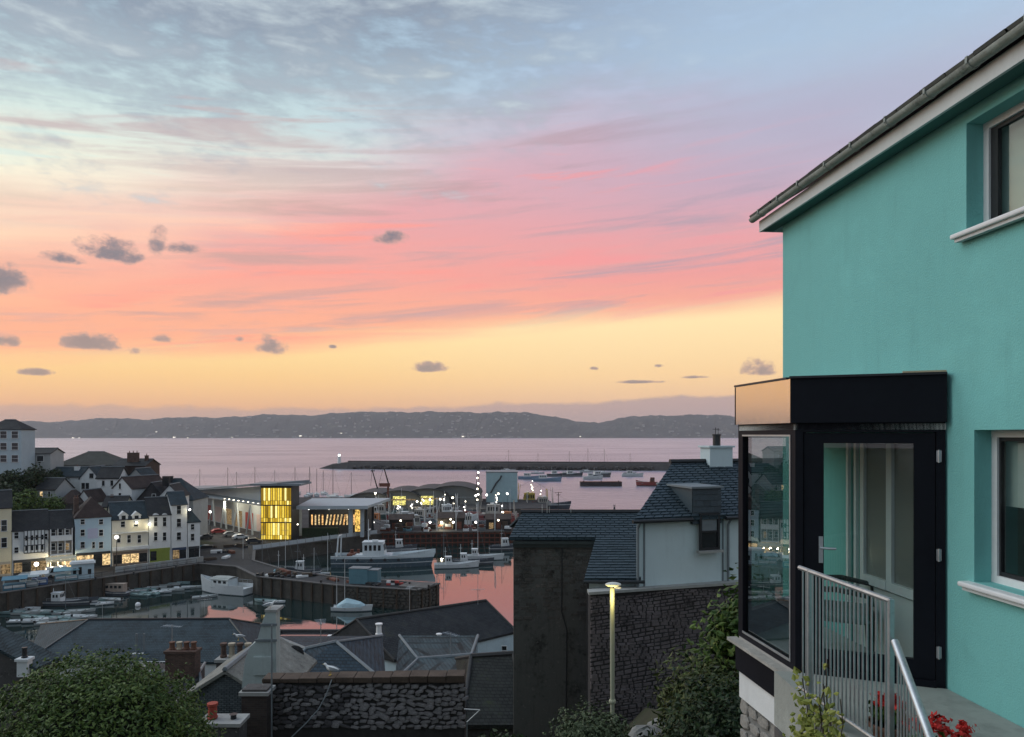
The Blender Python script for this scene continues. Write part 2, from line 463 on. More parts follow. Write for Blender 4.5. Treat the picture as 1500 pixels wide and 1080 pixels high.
M_dgreen = leaf_mat('dark_leaves', [(.007, .014, .006), (.016, .034, .011), (.040, .068, .020)])
M_mgreen = leaf_mat('hedge_leaves', [(.016, .034, .008), (.040, .078, .014), (.082, .128, .024), (.15, .20, .045)])
M_ygreen = leaf_mat('yellow_green_leaves', [(.10, .13, .025), (.20, .23, .045), (.33, .32, .08)])
M_red = leaf_mat('red_petals', [(.32, .012, .012), (.55, .03, .025), (.65, .06, .05)])

# ---------------------------------------------------------------- windows and houses
WC = {}
def window(parent, x, z, w, h, face='F', depth=.0, width=0., lit=None, bars=(1, 1), frame=None, sill=True, y=0.):
    """frame + pane + sill standing on a wall face of a house whose front is y=0, left side x=0, right side x=width"""
    fm = frame or M_upvc; gm = lit or M_pane
    key = (round(w, 2), round(h, 2), bars, fm.name, gm.name, sill)
    if key not in WC:
        t = .07 if w > .5 else .05
        m = MB()
        m.box(-w / 2 - t, w / 2 + t, -.07, .0, h - .0, h + t).box(-w / 2 - t, w / 2 + t, -.07, .0, -t, 0)
        m.box(-w / 2 - t, -w / 2, -.068, .0, 0, h).box(w / 2, w / 2 + t, -.068, .0, 0, h)
        for i in range(1, bars[0] + 1): xx = -w / 2 + w * i / (bars[0] + 1); m.box(xx - .02, xx + .02, -.055, -.01, 0, h)
        for i in range(1, bars[1] + 1): zz = h * i / (bars[1] + 1); m.box(-w / 2, w / 2, -.058, -.012, zz - .025, zz + .025)
        p = MB().box(-w / 2, w / 2, -.022, -.016, 0, h)
        s = MB().box(-w / 2 - .15, w / 2 + .15, -.16, .0, -t - .07, -t)
        WC[key] = (m.mesh('window', fm), p.mesh('pane', gm), s.mesh('sill', M_conc) if sill else None)
    a, p, s = WC[key]
    if face == 'F': loc, rz = (x, y - .004, z), 0
    elif face == 'L': loc, rz = (-.004, x, z), R(-90)
    else: loc, rz = (width + .004, x, z), R(90)
    o = inst('window', a, parent, loc, rz)
    inst('pane', p, o)
    if s: inst('sill', s, o)
    return o

def chimney(parent, x, y, z0, h, sx=.9, sy=.5, m=None, pots=2, potm=None, nested=None):
    c = MB().box(x - sx / 2, x + sx / 2, y - sy / 2, y + sy / 2, z0, z0 + h)
    c.box(x - sx / 2 - .07, x + sx / 2 + .07, y - sy / 2 - .07, y + sy / 2 + .07, z0 + h, z0 + h + .12)
    o = c.build('chimney', m or M_brick, parent)
    for i in range(pots):
        xx = x + (i - (pots - 1) / 2) * sx / max(1, pots)
        MB().lathe([(.13, 0), (.15, .05), (.11, .12), (.10, .42), (.13, .45), (.13, .5)], 8, (xx, y, z0 + h + .12)).build('chimney_pot', potm or M_pot, o)
    return o

def house(name, label, loc, rz, w, d, h, rh, roof='gable', wm=None, rm=None, wins=(), chims=(), cat='house', group=None, over=.25, lits=None, frame=None, bars=(0, 1), base=3.0, door=None):
    """front wall on y=0 from x=0 to x=w, going back to y=d"""
    wm = wm or M_white; rm = rm or M_slate
    t = thing(name, label, cat, loc, rz, group)
    m = MB().box(0, w, 0, d, -base, h)
    if roof == 'gable':     # ridge parallel to the front
        m.add([(0, 0, h), (0, d, h), (0, d / 2, h + rh), (w, 0, h), (w, d, h), (w, d / 2, h + rh)], [(0, 2, 1), (3, 4, 5)])
    elif roof == 'front':   # gable faces the front
        m.add([(0, 0, h), (w, 0, h), (w / 2, 0, h + rh), (0, d, h), (w, d, h), (w / 2, d, h + rh)], [(0, 1, 2), (3, 5, 4)])
    m.build('wall', wm, t)
    r = MB(); th = .16; lf = .05
    if roof == 'gable':
        k = rh / (d / 2)
        r.slab([(-over, -over, h + lf - k * over), (w + over, -over, h + lf - k * over), (w + over, d / 2, h + rh + lf), (-over, d / 2, h + rh + lf)], th)
        r.slab([(-over, d / 2, h + rh + lf), (w + over, d / 2, h + rh + lf), (w + over, d + over, h + lf - k * over), (-over, d + over, h + lf - k * over)], th)
    elif roof == 'front':
        k = rh / (w / 2)
        r.slab([(-over, -over, h + lf - k * over), (w / 2, -over, h + rh + lf), (w / 2, d + over, h + rh + lf), (-over, d + over, h + lf - k * over)], th)
        r.slab([(w / 2, -over, h + rh + lf), (w + over, -over, h + lf - k * over), (w + over, d + over, h + lf - k * over), (w / 2, d + over, h + rh + lf)], th)
    elif roof == 'hip':
        q = min(w, d) / 2 * .98; e = h + lf; a = [(-over, -over, e), (w + over, -over, e), (w + over, d + over, e), (-over, d + over, e)]
        if w >= d: r1, r2 = (q, d / 2, e + rh), (w - q, d / 2, e + rh); fs = [(0, 1, 5, 4), (1, 2, 5), (2, 3, 4, 5), (3, 0, 4)]
        else: r1, r2 = (w / 2, q, e + rh), (w / 2, d - q, e + rh); fs = [(0, 1, 4), (1, 2, 5, 4), (2, 3, 5), (3, 0, 4, 5)]
        r.add(a + [r1, r2] + [(p[0], p[1], e - th) for p in a], fs + [(0, 6, 7, 1), (1, 7, 8, 2), (2, 8, 9, 3), (3, 9, 6, 0), (9, 8, 7, 6)])
    else:
        r.box(-over, w + over, -over, d + over, h, h + .25)
    ro = r.build('roof', rm, t)
    if roof in ('gable', 'hip') and rh > .5:
        y0 = d / 2
        if roof == 'gable': rd = [(-over, y0, h + rh + lf + .03), (w + over, y0, h + rh + lf + .03)]
        elif w >= d: rd = [(q, y0, h + rh + lf + .03), (w - q, y0, h + rh + lf + .03)]
        else: rd = None
        if rd: MB().tube(rd, .13, 6).build('ridge_tiles', M_lead, ro)
    if roof == 'gable': MB().tube([(-over, -over - .05, h - .12), (w + over, -over - .05, h - .12)], .07, 6).build('gutter', M_darkframe, ro)
    if roof == 'front': MB().tube([(w / 2, -over, h + rh + lf + .03), (w / 2, d + over, h + rh + lf + .03)], .13, 6).build('ridge_tiles', M_lead, ro)
    for i, wd in enumerate(wins):
        x, z, ww, hh = wd[:4]; fc = wd[4] if len(wd) > 4 else 'F'
        window(t, x, z, ww, hh, fc, width=w, lit=(lits or {}).get(i), bars=bars, frame=frame)
    for c in chims: chimney(ro, *c)
    if door:
        x, ww, hh, dm = door
        o = MB().box(x - ww / 2, x + ww / 2, -.06, 0, 0, hh).build('door', dm, t)
        MB().ball((x + ww * .35, -.09, hh * .48), .05, 6).build('handle', M_galv, o)
    return t

# ---------------------------------------------------------------- foliage
def leaves(mb, c, rad, n, size, rg, shell=.55, up=.25, stretch=1.8, lobe=1.):
    """n small bent leaves in an uneven crown"""
    lob = [(Vector((rg.gauss(0, 1), rg.gauss(0, 1), rg.gauss(0, .8))).normalized(), rg.uniform(.10, .30) * lobe) for _ in range(16)]
    for _ in range(n):
        d = Vector((rg.gauss(0, 1), rg.gauss(0, 1), rg.gauss(0, 1)))
        if d.length < 1e-3: continue
        d.normalize()
        k = 1.0 - .22 + sum(a for q, a in lob if d.dot(q) > .86) + rg.gauss(0, .03)
        s = (shell + (1 - shell) * rg.random() ** .6) * k
        p = Vector((c[0] + d.x * rad[0] * s, c[1] + d.y * rad[1] * s, c[2] + d.z * rad[2] * s))
        leaf(mb, p, (d + Vector((rg.gauss(0, .7), rg.gauss(0, .7), rg.gauss(0, .7) + up))).normalized(), size * rg.uniform(.6, 1.35), rg, stretch)
def leaf(mb, p, nrm, s, rg, stretch=1.8):
    a = nrm.orthogonal().normalized(); a = Matrix.Rotation(rg.uniform(0, 6.28), 3, nrm) @ a; bb = nrm.cross(a)
    L = a * s * stretch * .5; W = bb * s * .5; q = nrm * s * .22
    mb.add([p - L, p + W - q, p + L, p - W - q], [(0, 1, 2), (0, 2, 3)])
def shrub(name, label, loc, rad, n, size, m, seed, cat='shrub', group=None, stem=.05, tilt=0.3, shell=.35, stretch=1.8, parts=3):
    t = thing(name, label, cat, loc, 0, group); rg = random.Random(seed)
    mb = MB()
    for i in range(parts):
        o = (rg.uniform(-.35, .35) * rad[0], rg.uniform(-.35, .35) * rad[1], rad[2] * rg.uniform(.75, 1.05)) if parts > 1 else (0, 0, rad[2])
        k = rg.uniform(.62, .95) if parts > 1 else 1
        leaves(mb, o, [r * k for r in rad], n // parts, size, rg, shell, stretch=stretch)
    mb.build('crown', m, t)
    st = MB()
    for i in range(4):
        a = rg.uniform(0, 6.28); st.tube([(0, 0, -.6), (math.cos(a) * rad[0] * .15, math.sin(a) * rad[1] * .15, rad[2] * .5), (math.cos(a) * rad[0] * .45, math.sin(a) * rad[1] * .45, rad[2] * 1.2)], stem, 6, stem * .35)
    st.build('trunk', M_bark, t)
    return t

# ================================================================ hillside ground below the camera
def ground_z(X_, Y_):
    pts = [(-40, 31.5), (-5, 29.5), (4, 28.2), (8, 27.2), (12, 26.2), (18, 25.4), (21.5, 24.2), (24, 22.5), (28, 20.5), (40, 15.5), (55, 10), (70, 5.2), (80, 3.6), (112, 3.55), (113, 3.5)]
    if Y_ <= pts[0][0]: return pts[0][1]
    dip = max(0., min(1., (1.6 - X_) / 1.4)) * max(0., min(1., (Y_ - 11) / 5)) * max(0., min(1., (33 - Y_) / 5)) * 3.6
    for (a, za), (c, zc) in zip(pts, pts[1:]):
        if Y_ <= c: return za + (zc - za) * (Y_ - a) / (c - a) - dip
    return pts[-1][1]
def build_ground():
    m = MB(); rg = random.Random(3); nx, ny = 70, 90; vs = []
    for j in range(ny + 1):
        for i in range(nx + 1):
            x = -130 + 260 * i / nx; y = -40 + 144 * j / ny
            nz = .25 * math.sin(x * .7 + y * .3) + .2 * math.sin(x * .31 - y * .9) if y < 75 else 0
            vs.append((x, y, ground_z(x, y) + nz * (1 if y > 6 else .2)))
    fs = [(j * (nx + 1) + i, j * (nx + 1) + i + 1, (j + 1) * (nx + 1) + i + 1, (j + 1) * (nx + 1) + i) for j in range(ny) for i in range(nx)]
    m.add(vs, fs)
    g = mat('hillside_soil', (.045, .045, .028), .95, .35, .35, .9, 3., col2=(.05, .065, .025))
    o = struct(m.build('ground', g, smooth=True))
    # near quay wall face and bed below it
    q = MB().box(-130, 130, 103.2, 104.2, -4, 3.62)
    struct(q.build('near_quay', M_quay))
build_ground()

# ================================================================ teal house with glazed porch
TZ = EYE - 2.0
TH = R(4.745)
M_teal = mat('teal_render', (.20, .515, .49), .85, .06, .6, .34, 70., spec=.2, streak=.13)
M_teal_in = mat('teal_inside', (.12, .50, .45), .8, .04, .5)
M_hglass = glass('house_glass', (.86, .92, .9), refl=2.3, thru=.93, dark=(.03, .035, .035))
M_pglass = glass('porch_glass', (.92, .97, .96), refl=1.7, thru=.97, dark=(.02, .025, .025))
M_fascia = mat('sky_sheen_cladding', (.80, .74, .66), .16, .04, 1.5, metal=1.)  # sky sheen on the black cladding, put into a pale warm metal colour
M_sofit = mat('white_fascia_board', (.60, .63, .62), .5, .07, 2., streak=.2)
M_gutter = mat('grey_gutter', (.31, .34, .31), .6, .3, 5., .3, 30., fleck=((.30, .32, .27), 22., .6))
M_blind = mat('roller_blind', (.72, .74, .72), .9, .03, 2.)
M_inside = mat('inside_wall', (.30, .31, .30), .9, .05, 1.)
th = thing('teal_house', 'teal rendered house with white eaves board and a glazed black porch', 'house', (3.916, 0, TZ), TH)
def TL(wx, wy):
    dx, dy = wx - 3.916, wy
    return (dx * math.cos(-TH) - dy * math.sin(-TH), dx * math.sin(-TH) + dy * math.cos(-TH))
SOF = 4.46
holes = [(3.95, 5.58, .90, 2.036), (4.05, 5.665, 3.535, 4.36)]
HY1 = 8.79
def teal_wall():
    m = MB()
    ys = sorted({-3.0, HY1, *[h[0] for h in holes], *[h[1] for h in holes]}); zs = sorted({-3.2, SOF, *[h[2] for h in holes], *[h[3] for h in holes]})
    for a, c in zip(ys, ys[1:]):
        for p, q in zip(zs, zs[1:]):
            my, mz = (a + c) / 2, (p + q) / 2
            if any(h[0] < my < h[1] and h[2] < mz < h[3] for h in holes): continue
            m.poly([(0, a, p), (0, c, p), (0, c, q), (0, a, q)])
    for a, c, p, q in holes:
        D = .19
        m.poly([(0, a, p), (D, a, p), (D, c, p), (0, c, p)]).poly([(0, a, q), (0, c, q), (D, c, q), (D, a, q)])
        m.poly([(0, a, p), (0, a, q), (D, a, q), (D, a, p)]).poly([(0, c, p), (D, c, p), (D, c, q), (0, c, q)])
    # far gable end, back and near ends
    m.poly([(0, HY1, -3.2), (7, HY1, -3.2), (7, HY1, SOF + .1), (3.5, HY1, SOF + 2.3), (0, HY1, SOF)])
    m.poly([(0, -3, -3.2), (7, -3, -3.2), (7, -3, SOF), (0, -3, SOF)]).poly([(7, -3, -3.2), (7, HY1, -3.2), (7, HY1, SOF), (7, -3, SOF)])
    me = bpy.data.meshes.new('wall'); me.from_pydata(m.v, [], m.f); me.materials.append(M_teal)
    inst('wall', me, th)
    MB().box(.32, 6.9, -2.9, HY1 - .1, SOF - .2, SOF - .05).box(.32, 6.9, -2.9, HY1 - .1, 2.4, 2.6).box(.32, 6.9, -2.9, HY1 - .1, -.2, 0).box(2.6, 2.7, -2.9, HY1 - .1, 0, SOF).box(.30, 2.6, 6.0, 6.1, 0, SOF).box(.3, 2.6, 3.1, 3.2, 0, SOF).build('inside_partition', M_inside, th)
teal_wall()
# eaves: soffit, fascia board, gutter with clips, slates
OV = .172
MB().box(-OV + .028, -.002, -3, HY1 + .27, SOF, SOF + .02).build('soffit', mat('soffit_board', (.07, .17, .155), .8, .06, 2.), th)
MB().box(-OV, -OV + .026, -3, HY1 + .272, SOF - .006, SOF + .125).build('fascia_board', M_sofit, th)
MB().box(-OV + .028, 3.4, HY1 + .245, HY1 + .271, SOF - .004, SOF + .12).build('barge_board', M_sofit, th)
gut = MB(); rings = []
for yy in (-3.0, HY1 + .33):
    ring = []
    for k in range(9):
        a = math.pi + math.pi * k / 8; ring.append((-OV - .062 + .046 * math.cos(a), yy, SOF + .165 + .046 * math.sin(a)))
    for k in range(9):
        a = 2 * math.pi - math.pi * k / 8; ring.append((-OV - .062 + .042 * math.cos(a), yy, SOF + .165 + .042 * math.sin(a)))
    rings.append(ring)
go = gut.loft(rings, True, True).build('gutter', M_gutter, th, smooth=True)
clip = MB()
for k in range(7):
    a = math.pi * .92 + math.pi * 1.0 * k / 6; a2 = math.pi * .92 + math.pi * 1.0 * (k + 1) / 6
    for (q1, q2) in ((a, a2),):
        r1, r2 = .047, .053
        vs = [(-OV - .062 + r * math.cos(q), y_, .165 + r * math.sin(q)) for r in (r1, r2) for q in (q1, q2) for y_ in (-.012, .012)]
        clip.add(vs, [(0, 1, 3, 2), (4, 6, 7, 5), (0, 4, 5, 1), (2, 3, 7, 6), (0, 2, 6, 4), (1, 5, 7, 3)])
clip.box(-OV - .118, -OV - .108, -.012, .012, .15, .20)
cm = clip.mesh('gutter_clip', M_gutter)
y_ = HY1 + .05
while y_ > 2.5:
    inst('gutter_clip', cm, go, (0, y_, SOF)); y_ -= rnd.uniform(.46, .62)
# pitched roof with slates in courses over the eaves
slope = R(32)
rf = MB(); rf.slab([(-OV - .06, -3.2, SOF + .19), (3.5, -3.2, SOF + .19 + 3.66 * math.tan(slope)), (3.5, HY1 + .3, SOF + .19 + 3.66 * math.tan(slope)), (-OV - .06, HY1 + .3, SOF + .19)], .05)
rf.slab([(3.5, -3.2, SOF + .19 + 3.66 * math.tan(slope)), (7.2, -3.2, SOF + .19), (7.2, HY1 + .3, SOF + .19), (3.5, HY1 + .3, SOF + .19 + 3.66 * math.tan(slope))], .05)
roof_o = rf.build('roof', M_slate_d, th)
def slates_on(parent, o, ux, uy, nu, length, height, sw, sh, m, seed, thick=.012, name='slates'):
    """rows of overlapping single slates on a sloping rectangle: o corner at the eaves, ux along the eaves, uy up the slope"""
    rg = random.Random(seed); mb = MB(); ux, uy, nu, o = Vector(ux).normalized(), Vector(uy).normalized(), Vector(nu).normalized(), Vector(o)
    rows = int(height / sh)
    for j in range(rows):
        y0 = j * height / rows; off = (j % 2) * sw / 2
        k = -1 if off else 0
        while k * sw + off < length:
            x0 = max(0, k * sw + off + .004); x1 = min(length, (k + 1) * sw + off - .004); k += 1
            if x1 - x0 < .03: continue
            hh = height / rows * 1.28; dz = rg.uniform(0, .006); dy = rg.uniform(-.006, .006)
            b0 = o + ux * x0 + uy * (y0 + dy) + nu * (thick * 2.2 + dz); b1 = o + ux * x1 + uy * (y0 + dy) + nu * (thick * 2.2 + rg.uniform(0, .006))
            t0 = o + ux * x0 + uy * min(height, y0 + hh) + nu * .004; t1 = o + ux * x1 + uy * min(height, y0 + hh) + nu * .004
            d = nu * thick
            mb.add([b0, b1, t1, t0, b0 - d * 1.9, b1 - d * 1.9], [(0, 1, 2, 3), (0, 4, 5, 1)])
    ob = mb.build(name, m, parent); ob['kind'] = 'stuff'
    return ob
def slate_single(name, cols):
    if name in MATS: return MATS[name]
    m = bpy.data.materials.new(name); m.use_nodes = True
    nt = m.node_tree; b = NB(nt); p = nt.nodes['Principled BSDF']
    g = b.node('ShaderNodeNewGeometry'); tc = b.node('ShaderNodeTexCoord')
    n = b.noise(tc.outputs['Object'], 1.1, 5., .6); n2 = b.noise(tc.outputs['Object'], 24., 4., .65)
    f = b.m('ADD', X(b, g.outputs['Random Per Island']) * .55, n * .7 - .15, clamp=True)
    c = b.ramp(f, [(i / (len(cols) - 1), c) for i, c in enumerate(cols)], srgb=False)
    c = b.mix(b.sm(n2, .5, .75) * .4, c, tuple(v * .6 for v in cols[0]))
    b.put(p.inputs['Base Color'], c); b.put(p.inputs['Roughness'], .42 + n2 * .3)
    bn = b.node('ShaderNodeBump'); bn.inputs['Strength'].default_value = .4; bn.inputs['Distance'].default_value = .01
    b.put(bn.inputs['Height'], n2); nt.links.new(bn.outputs[0], p.inputs['Normal'])
    MATS[name] = m
    return m
M_sl1 = slate_single('single_slates_blue', [(.021, .035, .045), (.032, .052, .066), (.048, .072, .088)])
M_sl2 = slate_single('single_slates_dark', [(.07, .078, .074), (.11, .12, .11), (.17, .18, .16)])
slates_on(roof_o, (-OV - .10, -3.2, SOF + .195 - .03), (0, 1, 0), (math.cos(slope), 0, math.sin(slope)), (-math.sin(slope), 0, math.cos(slope)), HY1 + 3.5, 1.0, .30, .2, M_sl2, 5, .014)

def teal_window(hole, blind):
    a, c, p, q = hole; xf = .185
    fr = MB(); t = .055
    fr.box(xf - .05, xf + .02, a, c, p, p + t).box(xf - .05, xf + .02, a, c, q - t, q).box(xf - .048, xf + .018, a, a + t, p + t, q - t).box(xf - .048, xf + .018, c - t, c, p + t, q - t)
    fr.box(xf - .045, xf + .015, (a + c) / 2 - .03, (a + c) / 2 + .03, p + t, q - t)
    w = fr.build('window', M_upvc, th)
    sa = MB(); tk = .07 if p > 3 else .018
    for ya, yb in ((a + t, (a + c) / 2 - .03), ((a + c) / 2 + .03, c - t)):
        sa.box(xf - .03, xf + .0, ya, ya + tk, p + t, q - t).box(xf - .03, xf + .0, yb - tk, yb, p + t, q - t).box(xf - .029, xf - .001, ya + tk, yb - tk, p + t, p + t + .03).box(xf - .029, xf - .001, ya + tk, yb - tk, q - t - .03, q - t)
    sa.build('sash', M_darkframe, w)
    MB().box(xf - .012, xf - .006, a + t, c - t, p + t, q - t).build('pane', M_hglass, w)
    s = MB()
    s.box(-.085, xf - .05, a - .09, c + .075, p - .042, p - .003)
    so = s.build('sill', M_upvc, w, bevel=.012)
    l = MB(); l.box(-.06, -.012, a - .06, c + .05, p - .068, p - .043); l.build('sill_drip', M_sofit, w)
    if blind: MB().box(xf + .05, xf + .056, a + .02, c - .02, q - (q - p) * blind, q).build('blind', M_blind, w)
teal_window(holes[0], .5)
teal_window(holes[1], .98)

# ---- porch
A, B, C_, D_ = TL(3.43, 5.86), TL(2.395, 6.29), TL(2.26, 7.4), TL(3.205, 8.3)
A = (-.012, A[1])
D_ = (-.012, D_[1])
def along(p, q, a, c, off0, off1, z0, z1, mb):
    """box following the plan segment p->q between fractions a..c, thickness off0..off1 to its left side"""
    p, q = Vector(p), Vector(q); d = (q - p); n = Vector((-d.y, d.x)).normalized()
    e = [p + d * a + n * off0, p + d * c + n * off0, p + d * c + n * off1, p + d * a + n * off1]
    return mb.prism([(v.x, v.y) for v in e], z0, z1)
# going B->A: left side (off>0) is the inside (away from the camera)
FB, FT = 2.10, 2.473
m = MB(); along(B, A, -.035, 1.0, -.055, .0, FB, FT, m); m.build('porch_fascia', M_black, th)
m = MB(); along(C_, B, .0, .995, -.035, .0, FB, FT, m); m.build('porch_side_fascia', M_fascia, th)
m = MB(); along(D_, C_, 0, 1, -.05, .0, FB, FT, m); m.build('porch_rear_fascia', M_black, th)
m = MB(); m.prism([A, B, C_, D_], FT - .06, FT - .01); m.build('porch_roof', M_lead, th)
m = MB(); along(B, A, -.04, 1.0, -.075, .02, FT, FT + .018, m); along(C_, B, -.01, .94, -.050, .02, FT, FT + .017, m); m.build('roof_trim', mat('dark_trim', (.03, .03, .035), .45, .2, 4.), th)
m = MB(); along(B, A, .72, .995, -.077, -.06, FT + .019, FT + .032, m); m.build('timber_wedge', mat('raw_timber', (.55, .45, .30), .8, .15, 6.), th)
m = MB(); m.prism([A, B, C_, D_], -.32, -.0); m.build('porch_floor', M_conc, th)
m = MB(); m.prism([A, B, C_, D_], 2.04, 2.09); m.build('porch_ceiling', M_blind, th)
# front: wide black jambs, head and threshold, glazed leaf
fr = MB()
along(B, A, .0, .055, .0, .09, 0, FB, fr); along(B, A, .94, .997, .0, .09, 0, FB, fr)
along(B, A, .055, .94, .0, .088, 2.02, FB, fr); along(B, A, .055, .94, -.02, .088, 0, .05, fr)
fr.build('porch_frame', M_black, th)
leaf_ = MB()
along(B, A, .06, .20, .012, .075, .055, 2.015, leaf_); along(B, A, .80, .935, .012, .075, .055, 2.015, leaf_)
along(B, A, .20, .80, .013, .074, 1.93, 2.015, leaf_); along(B, A, .20, .80, .013, .074, .055, .20, leaf_)
door = leaf_.build('door', M_black, th)
m = MB(); along(B, A, .20, .80, .035, .045, .20, 1.93, m); m.build('pane', M_pglass, door)
def on_front(f, off, z):
    p, q = Vector(B), Vector(A); d = q - p; n = Vector((-d.y, d.x)).normalized(); v = p + d * f + n * off
    return Vector((v.x, v.y, z))
hd = MB(); along(B, A, .165, .195, .0, .012, .93, 1.15, hd)
hd.tube([on_front(.18, .0, 1.06), on_front(.18, -.045, 1.06), on_front(.25, -.05, 1.06), on_front(.285, -.045, 1.06)], .010, 8)
hd.build('handle', M_galv, door, smooth=True)
for zz in (.28, 1.05, 1.83):
    h = MB(); h.tube([on_front(.955, -.012, zz - .05), on_front(.955, -.012, zz + .05)], .009, 8); along(B, A, .94, .972, -.004, .0, zz - .045, zz + .045, h); h.build('hinge', M_galv, door)
# glazed side C->B seen at an angle
sf = MB()
along(C_, B, -.02, .07, .0, .08, 0, FB, sf); along(C_, B, .93, 1.0, .0, .08, 0, FB, sf)
along(C_, B, .07, .93, .0, .078, 2.0, FB, sf); along(C_, B, .07, .93, .0, .078, 0, .06, sf)
sw_ = sf.build('side_window', M_black, th)
m = MB(); along(C_, B, .07, .93, .03, .04, .06, 2.0, m); m.build('pane', glass('side_glass', (.80, .88, .87), refl=5.0, thru=.94, dark=(.012, .016, .018)), sw_)
m = MB(); along(C_, B, .07, .93, -.006, .0, .055, .075, m); along(C_, B, .07, .93, -.006, .0, 1.985, 2.0, m); along(C_, B, .915, .93, -.006, .0, .076, 1.984, m); m.build('glazing_bead', M_galv, sw_)
m = MB(); along(C_, B, -.06, 1.03, -.10, .0, -.052, -.022, m); m.build('porch_sill', mat('weathered_sill', (.34, .33, .30), .8, .25, 4.), th)
m = MB(); along(C_, B, -.02, 1.0, -.03, .0, -.33, -.053, m); m.build('porch_skirting', M_black, th)
m = MB(); m.prism([A, B, C_, D_], -.60, -.331); m.build('porch_plinth', M_white, th)
m = MB(); along(D_, C_, 0, .06, .0, .09, 0, FB, m); along(D_, C_, .94, 1, .0, .09, 0, FB, m); along(D_, C_, .06, .94, .0, .09, 0, .25, m); rwn = m.build('added_rear_window', M_black, th)  # unseen rear side, glazed to let more light into the porch
m = MB(); along(D_, C_, .06, .94, .04, .05, .25, FB, m); m.build('pane', M_hglass, rwn)
# rubble base of the porch: single stones
base = MB(); Bi, Ci = (B[0] + .06, B[1] + .06), (C_[0] + .06, C_[1]); base.prism([A, Bi, Ci, D_], -3.4, -.601)
bo = base.build('porch_base', mat('mortar', (.20, .20, .19), .95, .2, 4., .6), th)
def stone_mesh(rg, w, h, d, m):
    mb = MB(); n = 8
    ring = []
    for i in range(n):
        a = 2 * math.pi * i / n + rg.uniform(-.25, .25); k = rg.uniform(.80, 1.12)
        ca, sa = math.cos(a), math.sin(a); e = 4
        rr = 1 / (abs(ca) ** e + abs(sa) ** e) ** (1 / e)
        ring.append((ca * rr * w / 2 * k, sa * rr * h / 2 * k))
    f = [(x, -d * .6, z) for x, z in ring]; g = [(x * .86, -d, z * .84) for x, z in ring]; bk = [(x, d * .3, z) for x, z in ring]
    vs = f + g + bk + [(rg.uniform(-.1, .1) * w, -d * 1.02, rg.uniform(-.1, .1) * h)]
    fs = []
    for i in range(n):
        j = (i + 1) % n; fs += [(bk_i + 2 * n, f_i, f_j, bk_j + 2 * n) for bk_i, f_i, f_j, bk_j in ((i, i, j, j),)]; fs += [(i, n + i, n + j, j), (n + i, 3 * n, n + j)]
    return mb.add(vs, fs).mesh('stone', m)
M_stp = mat('pale_rubble', (.27, .26, .24), .9, .3, 3., .9, 14.)
rg = random.Random(21); SMP = [stone_mesh(rg, .2, .13, .05, M_stp) for _ in range(6)]
Bv, Cv = Vector(Bi), Vector(Ci); dd = Bv - Cv; Ls = dd.length; angs = math.atan2(dd.y, dd.x)
zz = -.70
while zz > -2.1:
    xx = rg.uniform(0, .1)
    while xx < Ls:
        k = rg.uniform(.75, 1.2); p = Cv + dd * (xx / Ls)
        o = inst('stone', rg.choice(SMP), bo, (p.x, p.y, zz), angs); o.scale = (k, .45, rg.uniform(.8, 1.2)); o.rotation_euler.y = rg.uniform(-.15, .15)
        xx += .2 * k + .02
    zz -= .145
# white framed window in the house wall inside the porch, and pale panelling under it
fw = MB(); y0, y1 = 6.12, 7.05
for (a, c) in ((y0, y0 + .06), (6.55, 6.63), (y1 - .06, y1)): fw.box(-.05, -.004, a, c, .62, 1.98)
fw.box(-.049, -.004, y0 + .06, 6.55, 1.92, 1.98).box(-.049, -.004, 6.63, y1 - .06, 1.92, 1.98).box(-.06, -.004, y0 + .06, 6.55, .62, .70).box(-.06, -.004, 6.63, y1 - .06, .62, .70)
iw = fw.build('porch_inner_window', M_upvc, th)
for a, c in ((y0 + .06, 6.55), (6.63, y1 - .06)): MB().box(-.02, -.012, a, c, .70, 1.92).build('pane', glass('pale_reflection_pane', (1, 1, 1), rough=.1, refl=1.6, thru=.0, dark=(.26, .26, .24)), iw)  # opaque grey panes: their pale reflection is put into the colour
MB().box(-.025, -.003, 6.0, 7.15, .01, .60).build('wall_panel', M_blind, th)
MB().box(-.05, -.02, 7.26, 7.30, .02, 1.99).box(-.05, -.02, 7.12, 7.16, .02, 1.99).build('inner_trim', M_upvc, th)

# chair inside the porch
ch = thing('armchair', 'dark woven armchair inside the glazed porch', 'chair', (2.95, 6.72, TZ), R(62))
wk = mat('dark_wicker', (.05, .06, .058), .7, .3, 30., .8, 60.)
MB().box(-.27, .27, -.27, .25, .36, .45).build('seat', mat('seat_cushion', (.22, .27, .26), .9, .1, 5.), ch, bevel=.03)
bk = MB(); prof = []
for i in range(9):
    u = -1 + 2 * i / 8; prof.append((u * .29, .25 + .05 * (1 - u * u), .88 - .10 * abs(u) ** 4))
bk.loft([[(x, y_ - .0, .40) for x, y_, z_ in prof], [(x, y_ + .02, z_) for x, y_, z_ in prof], [(x, y_ + .06, z_) for x, y_, z_ in prof], [(x, y_ + .04, .40) for x, y_, z_ in prof]], False)
bk.build('backrest', wk, ch)
for s_ in (-1, 1):
    MB().tube([(s_ * .29, .26, .64), (s_ * .31, 0, .66), (s_ * .30, -.26, .62), (s_ * .29, -.28, .42)], .025, 8).build('armrest', wk, ch, smooth=True)
    for yy in (-.25, .25): MB().tube([(s_ * .27, yy, .38), (s_ * .29, yy * 1.08, 0)], .024, 8).build('leg', wk, ch)

